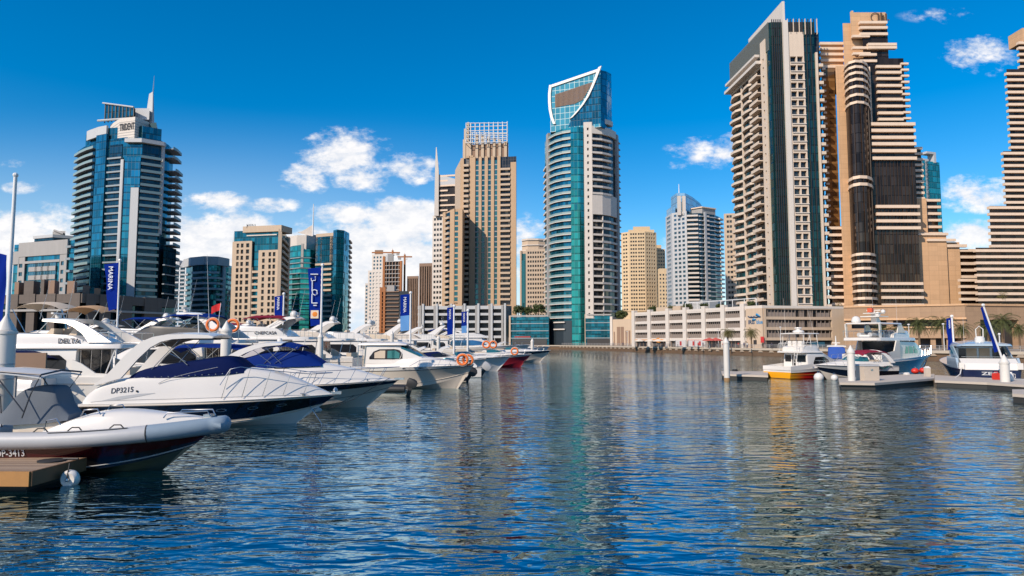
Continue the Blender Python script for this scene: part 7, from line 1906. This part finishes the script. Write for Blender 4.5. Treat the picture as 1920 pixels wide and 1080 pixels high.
def flag(loc, z0, h, bw, bh, label, text=None, lean=0.0, side=-1, pole_r=.06, m=None, rz=0.0, group='blue banner flags on the berths', orange=False, tail=None, low=None):
    t = thing('banner_flag', label, 'flag', (loc[0], loc[1], z0), rz, group)
    MB().tube([(0, 0, 0), (lean * h, 0, h)], [pole_r, pole_r * .7], 8).build('pole', WMETAL, t, smooth=60); MB().ball((lean * h, 0, h), pole_r * 1.5, 6).build('pole_tip', WMETAL, t)
    fm = m or mat('flag_blue', (.003, .022, .23), .8, var=.15, scale=.8, spec=.05)
    ztop = h - .15; mb = MB(); rr = []; NN = 12
    shx = lambda z: lean * z
    nar = tail if tail is not None else .75
    def bx(z): q = (ztop - z) / bh; return bw * (1 + (nar - 1) * q)
    for i in range(NN + 1):
        z = ztop - bh * i / NN; w = bx(z)
        rr.append([(shx(z) + side * (pole_r + .01 + w * k / 5), .06 * math.sin(i * .8 + k * .9) * k / 5, z - .12 * k / 5) for k in range(6)])
    n = len(rr[0]); top = MB().loft(rr, False)
    back = MB().loft([[(p[0], p[1] + .012, p[2]) for p in r] for r in rr], False); top.merge(back)
    ban = top.build('banner', fm, t, smooth=60)
    if low:
        rr2 = [[(shx(z) + side * (pole_r + .01 + bx(z) * k / 5), .06 * math.sin(i * .8 + k * .9) * k / 5 - .012, z - .12 * k / 5) for k in range(6)] for i, z in [(i, ztop - bh * i / NN) for i in range(int(NN * low), NN + 1)]]
        MB().loft(rr2, False).build('lower_panel', mat('flag_pale_blue', (.10, .28, .58), .65, var=.1), ban, smooth=60)
    WH = mat('flag_white', (.72, .74, .80), .7)
    if text == 'arabic':
        st = MB(); cx = side * (pole_r + bw * .50); k = bw / 1.0
        def S(pts, r=.045): st.tube([(shx(ztop - q) + cx + p * k, -.10, ztop - q * 1.0) for p, q in pts], r * k, 5)
        u = bh / 6.2
        S([(-.28, u * .8), (.30, u * .8)]); S([(.1, u * 1.0), (.1, u * 1.45), (-.2, u * 1.5), (-.22, u * 1.2)]); S([(-.12, u * 1.5), (-.12, u * 2.6)])
        S([(-.12, u * 2.6), (.05, u * 2.45), (.25, u * 2.55), (.28, u * 2.9), (.1, u * 3.05), (-.08, u * 2.9), (-.12, u * 2.6)]); S([(-.12, u * 2.9), (-.12, u * 3.9)]); S([(-.12, u * 3.9), (.3, u * 3.9)]); S([(0, u * 4.15), (.25, u * 4.15)])
        st.build('lettering', WH, ban)
    elif text:
        mbt = text_mb(text, bw * .46, .005); w = max(p[0] for p in mbt.v)
        kk = min(1.0, bh * .62 / w); z0t = ztop - bh * .08 - 0
        mbt.v = [(shx(z0t - p[0] * kk) + side * (pole_r + bw * .5) + (p[1] * kk - bw * .15), -.09 - p[2], z0t - p[0] * kk) for p in mbt.v]
        mbt.build('lettering', WH, ban)
    if orange:
        zc = ztop - bh * .82; q = MB(); q.box(side * (pole_r + bw * .62) , side * (pole_r + bw * .12), -.10, -.085, zc - bw * .28, zc + bw * .28) if side > 0 else q.box(side * (pole_r + bw * .70), side * (pole_r + bw * .10), -.10, -.085, zc - bw * .32, zc + bw * .30)
        q.build('emblem_panel', mat('emblem_cream', (.75, .6, .45), .7), ban)
        MB().ball((side * (pole_r + bw * .38), -.10, zc), bw * .20, 8, 1, .1, 1).build('emblem', mat('emblem_orange', (.75, .22, .02), .7), ban)
        write('EMAAR' if False else '', .1, (0, 0, 0), (1, 0, 0), (0, 0, 1), WH, ban) if False else None
    return t
def placed(px, row, D): p = W(px, row, D); return (p.x, p.y)

def berths():
    p = W(56, 640, 25.2); t = thing('notice_board', 'plain brown board on two posts between the foreground pile and the DELTA yacht', 'board', (p.x, p.y, 0.5), R(4))
    MB().box(-.62, .62, -.04, .04, 2.25, 3.08).build('panel', BROWNW, t)
    for x in (-.5, .5): MB().box(x - .05, x + .05, .042, .14, 0, 3.0).build('post', GREYW, t)
    for q, lab, c in (((-20.6, 47.9, 5.2), 'small red signal flag on a staff above the smoked flybridge yacht', (.6, .02, .02)),):
        t = thing('signal_flag', lab, 'flag', q); MB().tube([(0, 0, 0), (.15, 0, 1.5)], .02, 5).build('staff', WMETAL, t)
        mb = MB(); mb.loft([[(.12 - x, .06 * math.sin(x * 9), z - x * .35 + .05 * math.sin(x * 7)) for x in (0, .15, .3, .45, .6)] for z in (.95, 1.2, 1.45)], False); mb.build('cloth', mat('flag_red', c, .8), t, smooth=60)
    p = W(10, 640, 23.4); pile((p.x, p.y), .31, 4.95, 'thick white mooring pile with grey seam rings, largest in the foreground', bands=(3.2, 2.7))
    t = thing('flagpole', 'tall white metal pole rising above the thick foreground mooring pile', 'flagpole', (p.x - .42, p.y + .6, 0)); MB().tube([(0, 0, 0), (0, 0, 9.9)], [.075, .06], 8).build('pole', WMETAL, t, smooth=60); MB().ball((0, 0, 9.92), .09, 8).build('pole_tip', WMETAL, t)
    p = W(424, 640, 45); pile((p.x, p.y), .33, Hz(601, 45), 'white mooring pile between the lifebuoy yacht and the royal blue covered cruiser')
    p = W(601, 640, 50); pile((p.x, p.y), .20, Hz(622, 50), 'slim white mooring post carrying the tall navy banner')
    flag((p.x + .02, p.y), Hz(624, 50), Hz(497, 50) - Hz(624, 50), .95, Hz(500, 50) - Hz(608, 50), 'tall navy banner with white Arabic lettering and an orange emblem on the slim white post', 'arabic', side=-1, pole_r=.09, orange=True, tail=.72)
    for px, row, D, w, lab in ((735, 620, 92, .24, 'white mooring pile behind the pilothouse roof'), (822, 628, 100, .26, 'white mooring pile beyond the pilothouse windshield'), (998, 634, 150, .36, 'white mooring pile standing alone off the end of the jetty')):
        p = W(px, 640, D); pile((p.x, p.y), w, Hz(row, D), lab)
    t_ = lambda px, r0, r1, D, bwpx, lab, **k: flag(placed(px, 640, D), 1.0, Hz(r0, D) - 1.0, bwpx * D / 1280, Hz(r0, D) - Hz(r1, D), lab, pole_r=.0016 * D, **k)
    t_(219, 488, 575, 44, 26, 'navy banner lettered in white, in front of the dark teal tower', text='MARINA', lean=-.004, tail=.62)
    t_(530, 551, 590, 66, 15, 'small navy banner behind the white satellite dome', text='MARINA', tail=.95)
    t_(769, 549, 617, 84, 17, 'blue banner with pale lower end next to the unfinished tower', tail=.95, text='MARINA', low=.62)
    t_(851, 574, 625, 110, 11, 'blue banner with small white letters, middle of the parking podium', tail=.95, text='MARINA')
    t_(877, 582, 622, 116, 10, 'blue banner with a pale end, last before the glass pavilion', tail=.95, text='MARINA', low=.7)
    t_(1789, 593, 652, 72, 9, 'small navy banner with white letters in front of the palms', side=-1, lean=-.02, tail=.95, text='MARINA')
    t_(1887, 572, 655, 59, 4.5, 'leaning navy banner rolled on its pole over the blue express yacht', side=-1, lean=-.30, tail=1.35)
    t_(-14, 470, 640, 40, 16, 'blue banner cut off by the edge of the picture next to the foreground pile', side=1, tail=.9)

    # docks on the right-hand side
    DK = mat('pale_dock', (.50, .43, .36), .75, var=.12, scale=1.5); DF = mat('dock_float', (.03, .028, .026), .7)
    def dock(lab, poly, grp='floating docks across the basin'):
        cx = sum(p[0] for p in poly) / len(poly); cy = sum(p[1] for p in poly) / len(poly)
        t = thing('floating_dock', lab, 'dock', (cx, cy, 0), 0, grp)
        MB().prism(poly, .38, .58).build('deck', DK, t, world=True)
        MB().prism([(cx + (x - cx) * .97, cy + (y - cy) * .97) for x, y in poly], -.2, .375).build('float', DF, t, world=True)
        return t
    a = lambda px, row: tuple(water_pt(px, row))
    def water_pt(px, row):
        D = (CAMH - .58) / -((ST + (540 - row) / F * CT) / (CT - (540 - row) / F * ST)); return (kx(px, row) * D, D)
    dock('narrow pale floating dock reaching out to the yellow fishing boat', [a(1355, 701), a(1440, 704), a(1440, 696), a(1352, 696)])
    dock('pale floating dock corner carrying the square dock box', [a(1574, 717), a(1640, 718), a(1752, 709), a(1752, 701), a(1690, 702), a(1572, 709)])
    dock('long pale floating dock along the stern of the express yacht', [a(1752.6, 713), a(1850, 717), a(1960, 724), a(1960, 716), a(1860, 709), a(1752.6, 703)])
    dock('end of a nearer pale dock just entering beside the picture edge', [a(1898, 738), a(1990, 745), a(1990, 730), a(1898, 730)])
    for px, row, top, r, lab in ((1363, 704, 632, .29, 'white pile at the tip of the narrow dock by the fishing boat'), (1597, 714, 647, .31, 'white pile on the dock corner beside the square dock box'), (1885, 716, 664, .36, 'white pile on the dock beside the express yacht transom')):
        p = water_pt(px, row); D = p[1]; pile((p[0], p[1]), r, Hz(top, D), lab)
    p = water_pt(1627, 713); t = thing('dock_box', 'square beige dock box with a grey lid beside the corner pile', 'dock box', (p[0], p[1], .585), R(8))
    MB().box(-.7, .7, -.6, .6, 0, 1.25).build('body', mat('beige_box', (.55, .46, .37), .6), t); MB().loft([[(-.75, -.65, 1.25), (.75, -.65, 1.25), (.75, .65, 1.25), (-.75, .65, 1.25)], [(-.7, -.6, 1.4), (.7, -.6, 1.4), (.7, .6, 1.4), (-.7, .6, 1.4)]]).build('lid', GELG, t)
    MB().box(-.1, .1, -.63, -.605, .85, 1.0).build('latch', CHROME, t)
    for px, row, lab in ((1716, 701, 'red round buoy on the dock below the navy yacht bow, first of two'), (1731, 700, 'red round buoy on the dock, the one next to the small service pedestal')):
        p = water_pt(px, row); t = thing('red_buoy', lab, 'buoy', (p[0], p[1], .58 + .3), 0, 'red buoys on the dock'); MB().ball((0, 0, 0), .34, 12, 1.15, 1, .9).build('float', REDP, t, smooth=60); MB().torus((0, 0, .36), .08, .03, 'y', 10, 5).build('ring', CHROME, t)
    p = water_pt(1739, 706); t = thing('service_pedestal', 'small beige service pedestal at the dock junction', 'pedestal', (p[0], p[1], .585)); MB().box(-.22, .22, -.2, .2, 0, .8).build('body', mat('beige_box', (.55, .46, .37), .6), t); MB().loft([[(-.25, -.23, .8), (.25, -.23, .8), (.25, .23, .8), (-.25, .23, .8)], [(-.1, -.1, 1.0), (.1, -.1, 1.0), (.1, .1, 1.0), (-.1, .1, 1.0)]]).build('cap', GEL, t)
    p = water_pt(1869, 712); t = thing('fuel_can', 'red fuel can standing on the dock beside the last pile', 'can', (p[0], p[1], .585)); MB().loft([[(x * k, y * k, z) for x, y in ((-.3, -.18), (.3, -.18), (.3, .18), (-.3, .18))] for k, z in ((.95, 0), (1, .05), (1, .5), (.8, .58))]).build('body', REDP, t); MB().tube([(-.2, 0, .57), (-.2, 0, .68), (.12, 0, .68), (.12, 0, .57)], .03, 5).build('handle', REDP, t); MB().lathe([(.06, .57), (.06, .66), (.01, .67)], (.22, 0, 0), 8).build('cap', RUBBER, t)
    p = water_pt(1896, 714); t = thing('water_jug', 'white jug with a loop handle on the dock by the last pile', 'jug', (p[0], p[1], .585)); MB().lathe([(.2, 0), (.22, .05), (.2, .55), (.1, .68), (.1, .76)], (0, 0, 0), 12).build('body', GEL, t, smooth=40); MB().tube([(.18, 0, .6), (.38, 0, .55), (.38, 0, .25), (.2, 0, .18)], .035, 6).build('handle', GEL, t)
    for px, row in ((1858, 724), (1785, 714)):
        p = water_at(px, row); t = tag(MB().box(-.5, .5, -.15, .15, .05, .4).build('dock_fender', GEL), 'pale rubbing block under the dock edge ' + ('nearest the last pile' if px > 1800 else 'near the dock junction'), 'fender'); t.location = (p.x, p.y, 0)
    # coiled hose, cleats
    for px, row, lab in ((1378, 696, 'dark coil of rope beside the tip pile'), (1700, 703, 'pale coil of rope on the dock near the navy yacht')):
        p = water_pt(px, row); mb = MB()
        for k in range(3): mb.torus((0, 0, .05 + k * .07), .3 - k * .04, .045, 'z', 16, 5)
        o = mb.build('rope_coil', RUBBER if px < 1500 else GEL); o.location = (p[0], p[1], .585); tag(o, lab, 'rope')
berths()

# ------------------------------------------------------------------ palms, trees, people, parasols, rails on the quay
FR = [mat('palm_frond', (.075, .085, .022), .7, var=.5, scale=1.2), mat('palm_frond_pale', (.13, .115, .035), .7, var=.4, scale=1.2)]
BARK = mat('palm_bark', (.15, .10, .06), .9, var=.3, scale=4)
LEAF = mat('leaf_green', (.055, .075, .018), .7, var=.6, scale=1.0)
def palm_src(h, r, seed, m):
    rnd = random.Random(seed); t = thing('palm_tree', None, None)
    tr = MB(); tr.tube([(0, 0, 0), (.05, 0, h * .5), (.1, .02, h)], [.24, .19, .17], 8); tr.build('trunk', BARK, t, smooth=50)
    cr = MB()
    for k in range(40):
        az = k * 2.4 + rnd.uniform(-.2, .2); up = 1.15 - 1.75 * (k / 40) + rnd.uniform(-.1, .1); L = r * rnd.uniform(.85, 1.15)
        p = Vector((.1, .02, h)); d = Vector((math.cos(az) * math.cos(up), math.sin(az) * math.cos(up), math.sin(up))); side = Vector((-math.sin(az), math.cos(az), 0)); seg = 9; prev = p
        for s in range(seg):
            d = (d + Vector((0, 0, -.13 - .02 * s))).normalized(); q = prev + d * L / seg; nrm = d.cross(side)
            w = .30 * math.sin(math.pi * min(.97, (s + .9) / (seg + .6))) + .05
            for sd in (-1, 1):
                for e in (0, .5):
                    a = prev.lerp(q, e); b = prev.lerp(q, e + .3)
                    tip = a + side * sd * w * r * .55 + d * .22 + nrm * -.12 + Vector((0, 0, -.10))
                    cr.add([tuple(a), tuple(b), tuple(tip)], [(0, 1, 2)])
            cr.add([tuple(prev + side * .03), tuple(prev - side * .03), tuple(q)], [(0, 1, 2)])
            prev = q
    cr.build('crown', m, t); return t
def tree_src(r, h, seed):
    rnd = random.Random(seed); t = thing('terrace_tree', None, None)
    tr = MB(); tr.tube([(0, 0, 0), (.1, 0, h * .4), (.05, .1, h * .65)], [.16, .12, .07], 7)
    for k in range(5): a = k * 1.26; tr.tube([(.08, 0, h * .4), (r * .55 * math.cos(a), r * .55 * math.sin(a), h * .72)], [.07, .03], 5)
    tr.build('trunk', BARK, t)
    cr = MB(); cl = [(Vector((rnd.uniform(-1, 1), rnd.uniform(-1, 1), rnd.uniform(-.5, .7))) * r * .75, rnd.uniform(.35, .6) * r) for _ in range(11)]
    for c, q in cl:
        for _ in range(150):
            v = Vector((rnd.gauss(0, 1), rnd.gauss(0, 1), rnd.gauss(0, 1))).normalized() * q * rnd.uniform(.6, 1.05); p = c + v + Vector((0, 0, h * .72))
            a = Vector((rnd.gauss(0, 1), rnd.gauss(0, 1), rnd.gauss(0, 1))).normalized(); b = a.cross(v).normalized(); s = rnd.uniform(.10, .2) * (r ** .5)
            cr.add([tuple(p + a * s), tuple(p + b * s * .6), tuple(p - a * s), tuple(p - b * s * .6)], [(0, 1, 2, 3)])
    cr.build('crown', LEAF, t); return t
def person_src(coat, legs, seed):
    rnd = random.Random(seed); t = thing('person', None, None); SK = mat('skin', (.35, .2, .13), .6)
    b = MB(); bm = bpy.data.meshes.new('body_sketch')
    V = [(0,0,.92), (0,0,1.15), (0,0,1.40), (0,0,1.50), (0,0,1.64), (.10,0,.88), (.11,.06,.48), (.11,-.02,.05), (-.10,0,.88), (-.12,-.08,.48), (-.13,.08,.05), (.19,0,1.38), (.24,.04,1.10), (.24,-.06,.86), (-.19,0,1.38), (-.24,-.04,1.10), (-.24,.06,.86), (.11,-.16,.03), (-.13,-.06,.03)]
    E = [(0,1),(1,2),(2,3),(3,4),(0,5),(5,6),(6,7),(0,8),(8,9),(9,10),(2,11),(11,12),(12,13),(2,14),(14,15),(15,16),(7,17),(10,18)]
    rad = [.15,.14,.16,.06,.11,.10,.075,.05,.10,.075,.05,.07,.05,.04,.07,.05,.04,.04,.04]
    bm.from_pydata(V, E, []); o = bpy.data.objects.new('body', bm); COL.objects.link(o); o.modifiers.new('skin', 'SKIN'); o.modifiers.new('sub', 'SUBSURF').levels = 1
    for i, sv in enumerate(bm.skin_vertices[0].data): sv.radius = (rad[i],) * 2; sv.use_root = i == 0
    me = bpy.data.meshes.new_from_object(o.evaluated_get(bpy.context.evaluated_depsgraph_get())); bpy.data.objects.remove(o)
    for m_ in (coat, legs, SK): me.materials.append(m_)
    for p in me.polygons:
        z = p.center.z; p.material_index = 2 if z > 1.48 or (abs(p.center.x) > .2 and z < 1.1) else (1 if z < .95 else 0); p.use_smooth = True
    o = bpy.data.objects.new('body', me); COL.objects.link(o); o.parent = t
    MB().ball((0, .02, 1.69), .115, 8, 1, 1.05, .75).build('hair', mat('dark_hair', (.02, .015, .01), .7), t, smooth=60)
    return t
def parasol_src(m, r=1.9):
    t = thing('parasol', None, None); MB().tube([(0, 0, 0), (0, 0, 2.7)], .04, 6).build('pole', WMETAL, t); MB().lathe([(.3, 0), (.3, .1), (.05, .14)], (0, 0, 0), 12).build('base', GREYW, t)
    MB().loft([[(r * f * math.cos(k * math.pi / 4), r * f * math.sin(k * math.pi / 4), z) for k in range(8)] for f, z in ((1, 1.95), (1.01, 2.15), (.55, 2.5), (.02, 2.85))], True, False).build('canopy', m, t); return t
def quay_life():
    def put(src, used, p, label, cat, grp, rz=0, sc=None):
        o = src if not used[0] else copy_tree(src)
        used[0] = True; o.location = p; o.rotation_euler = (0, 0, rz)
        if sc: o.scale = (sc,) * 3
        tag(o, label, cat, grp); return o
    pa, pb = palm_src(5.2, 2.9, 3, FR[0]), palm_src(4.2, 2.4, 8, FR[1]); ua, ub = [False], [False]
    g = 'palms in front of the hotel podium'
    for i, (px, D, s_, lab) in enumerate(((1684, 164, 1.0, 'bushy palm beside the navy yacht flybridge'), (1724, 158, 1.08, 'bushy palm in the middle of the terrace opening'), (1768, 163, 1.0, 'bushy palm behind the small navy banner'), (1804, 160, 1.05, 'bushy palm at the podium corner'), (1853, 150, .95, 'shaded palm in front of the dark hotel entrance'), (1880, 156, 1.05, 'shaded palm beside the leaning banner'), (1912, 150, 1.0, 'shaded palm at the picture edge'), (1655, 166, .85, 'small palm half hidden by the navy yacht'))):
        p = W(px, 640, D); put(pa, ua, (p.x, p.y, 2.01), lab, 'palm', g, i * 1.3, s_ * (.92 + .16 * (i % 3)))
    for px, D, lab in ((1409, 196, 'slender palm in front of the signed corner of the parking building'), (1365, 200, 'slender palm rising behind the tip pile of the narrow dock')):
        p = W(px, 640, D); put(pb, ub, (p.x, p.y, 2.01), lab, 'palm', 'slender palms by the parking building', px, 1.12)
    for px, D, z, s_, lab in ((1748, 218, Hz(572, 218), .9, 'palm on the podium roof at the foot of the blank tan wall'), (1716, 219, Hz(572, 219), .8, 'smaller palm on the podium roof beside the bronze tower'), (1815, 214, Hz(572, 214), .75, 'palm on the podium roof near the stepped balconies'), (1880, 204, Hz(573, 204), .9, 'palm on the podium roof under the dark banded tower'), (1573, 216, Hz(586, 216), .75, 'palm on the podium roof in the gap beside the fin tower')):
        p = W(px, 640, D); put(pb, ub, (p.x, p.y, z - .3), lab, 'palm', 'palms on the hotel podium roof', px, s_)
    tr = tree_src(1.6, 3.0, 5); ut = [False]
    for px, D, z, s_, lab in ((972, 366, Hz(592, 362), 1.7, 'dark round tree on the glass pavilion roof, beside the parking podium'), (990, 366, Hz(592, 362), 1.5, 'dark round tree on the pavilion roof between its two neighbours'), (1010, 364, Hz(592, 362), 1.9, 'wide tree on the pavilion roof next to the curved teal tower'),
                              (1128, 356, Hz(591, 354), 1.4, 'dark tree on the pavilion roof at the shaded side of the curved tower'), (1166, 350, Hz(602, 348), 1.7, 'dark tree on the beige hall roof'), (1226, 268, 14.6, 1.0, 'low tree on the parking building roof by the pale roof wall'), (1262, 255, 14.6, .9, 'low tree under the start of the roof pergola'), (1290, 248, 14.6, 1.0, 'low autumn tree in the middle of the roof pergola'), (1322, 240, 14.6, .9, 'low tree under the pergola towards the fin tower'), (1352, 236, 14.6, .8, 'low tree at the end of the pergola'), (1410, 212, 14.4, .7, 'low tree on the roof above the blue lettering')):
        p = W(px, 640, D); put(tr, ut, (p.x, p.y, z - .4), lab, 'tree', 'trees on the low roofs', px, s_)
    ps = parasol_src(mat('cream_parasol', (.70, .62, .52), .8)); up = [False]
    for px, lab in ((1199, 'cream parasol nearest the end of the parking building'), (1219, 'wide cream parasol, second along the cafe terrace'), (1234, 'cream parasol under the orange sign'), (1248, 'cream parasol last in the row past the orange sign')):
        p = W(px, 640, 250 - (px - 1199) * .25); put(ps, up, (p.x, p.y, 2.01), lab, 'parasol', 'cream parasols on the cafe terrace', px, 1.0)
    rp = parasol_src(mat('coral_parasol', (.5, .09, .07), .8)); ur = [False]
    for px, lab in ((1330, 'coral parasol in front of the dark shopfront'), (1342, 'coral parasol beside the first coral one, nearer the palm')):
        p = W(px, 640, 211); put(rp, ur, (p.x, p.y, 2.01), lab, 'parasol', 'coral parasols on the cafe terrace', px, 1.1)
    bd = None
    for i, (px, lab) in enumerate(((1276, 'white glazed menu screen, first along the shopfront'), (1300, 'white glazed menu screen with red panels, in the middle'), (1312, 'white glazed menu screen, last before the coral parasols'))):
        p = W(px, 640, 226 - i * 4)
        if bd is None:
            bd = thing('menu_screen', None, None); MB().box(-1.6, 1.6, -.06, .06, .3, 2.3).build('panel', mat('screen_white', (.65, .62, .6), .6), bd); MB().box(-.3, .3, -.09, -.065, .6, 2.0).build('poster', mat('poster_red', (.5, .05, .05), .6), bd)
            f = MB(); f.box(-1.7, -1.6, -.1, .1, 0, 2.4); f.box(1.6, 1.7, -.1, .1, 0, 2.4); f.build('frame', GREYW, bd); o = bd
        else: o = copy_tree(bd)
        o.location = (p.x, p.y, 2.01); tag(o, lab, 'screen', 'menu screens by the shops')
    # people strolling
    cs = [((.5, .03, .03), (.03, .03, .05), 'red shirt'), ((.03, .04, .1), (.05, .05, .06), 'navy shirt'), ((.6, .58, .55), (.04, .05, .1), 'white shirt'), ((.02, .02, .02), (.02, .02, .02), 'black robe')]
    srcs = [person_src(mat('shirt_%d_cloth' % i, c, .8), mat('trousers_%d_cloth' % i, l, .8), i) for i, (c, l, n) in enumerate(cs)]; us = [[False] for _ in cs]
    spots = [(1401, 190, 2, 'beside the slender palm'), (1384, 200, 0, 'near the dark shopfront'), (1356, 206, 0, 'under the coral parasols'), (1318, 216, 1, 'next to the last menu screen'), (1271, 226, 2, 'at the first menu screen'), (1309, 214, 0, 'by the red poster'), (1244, 232, 3, 'under the last cream parasol'), (1168, 275, 1, 'in front of the beige hall'), (1150, 285, 2, 'by the end of the glass pavilion'), (1430, 188, 3, 'below the red shop sign'), (1447, 184, 1, 'behind the fishing boat tower'), (1395, 196, 1, 'close to the slender palm, a step behind'), (1210, 250, 1, 'between the cream parasols')]
    for i, (px, D, k, lab) in enumerate(spots):
        p = W(px, 640, D); put(srcs[k], us[k], (p.x, p.y, 2.012), 'person in %s walking on the quay %s' % (cs[k][2], lab), 'person', 'people strolling on the quay', i * 1.7)
    # quay railing and lamp posts
    f = QF; u0, u1 = f.c[5] + 2, f.c[9] + 30
    t = thing('quay_railing', 'long grey steel railing along the edge of the opposite quay', 'railing', f.pos(u0, -.4, 2.1))
    tb = MB(); us_ = [u for u in f.cuts(u0, u1)]
    for z in (2.5, 2.8, 3.1): tb.tube([f.pos(u, -.4, z) for u in us_], .05, 4)
    tb.build('rail', GREYW, t, world=True)
    n = 96
    for k in range(n): u = u0 + (u1 - u0) * k / (n - 1); MB().tube([f.pos(u, -.4, 2.1), f.pos(u, -.4, 3.15)], .06, 4).build('post', GREYW, t, world=True)
    ls = None
    for px, D, lab in ((1176, 262, 'slim lamp post before the beige hall'), (1283, 232, 'slim lamp post beside the first menu screens'), (1347, 214, 'slim lamp post by the coral parasols'), (1464, 182, 'slim lamp post behind the fishing boat'), (1705, 152, 'slim lamp post among the bushy palms'), (1770, 148, 'slim lamp post by the small navy banner')):
        p = W(px, 640, D)
        if ls is None: ls = thing('lamp_post', None, None); MB().tube([(0, 0, 0), (0, 0, 5.6)], [.08, .05], 6).build('pole', WMETAL, ls); MB().lathe([(.1, 5.5), (.3, 5.7), (.28, 5.8), (.02, 5.9)], (0, 0, 0), 10).build('lamp_head', WMETAL, ls); o = ls
        else: o = copy_tree(ls)
        o.location = (p.x, p.y, 2.01); tag(o, lab, 'lamp post', 'lamp posts on the opposite quay')
quay_life()
bpy.context.view_layer.update()
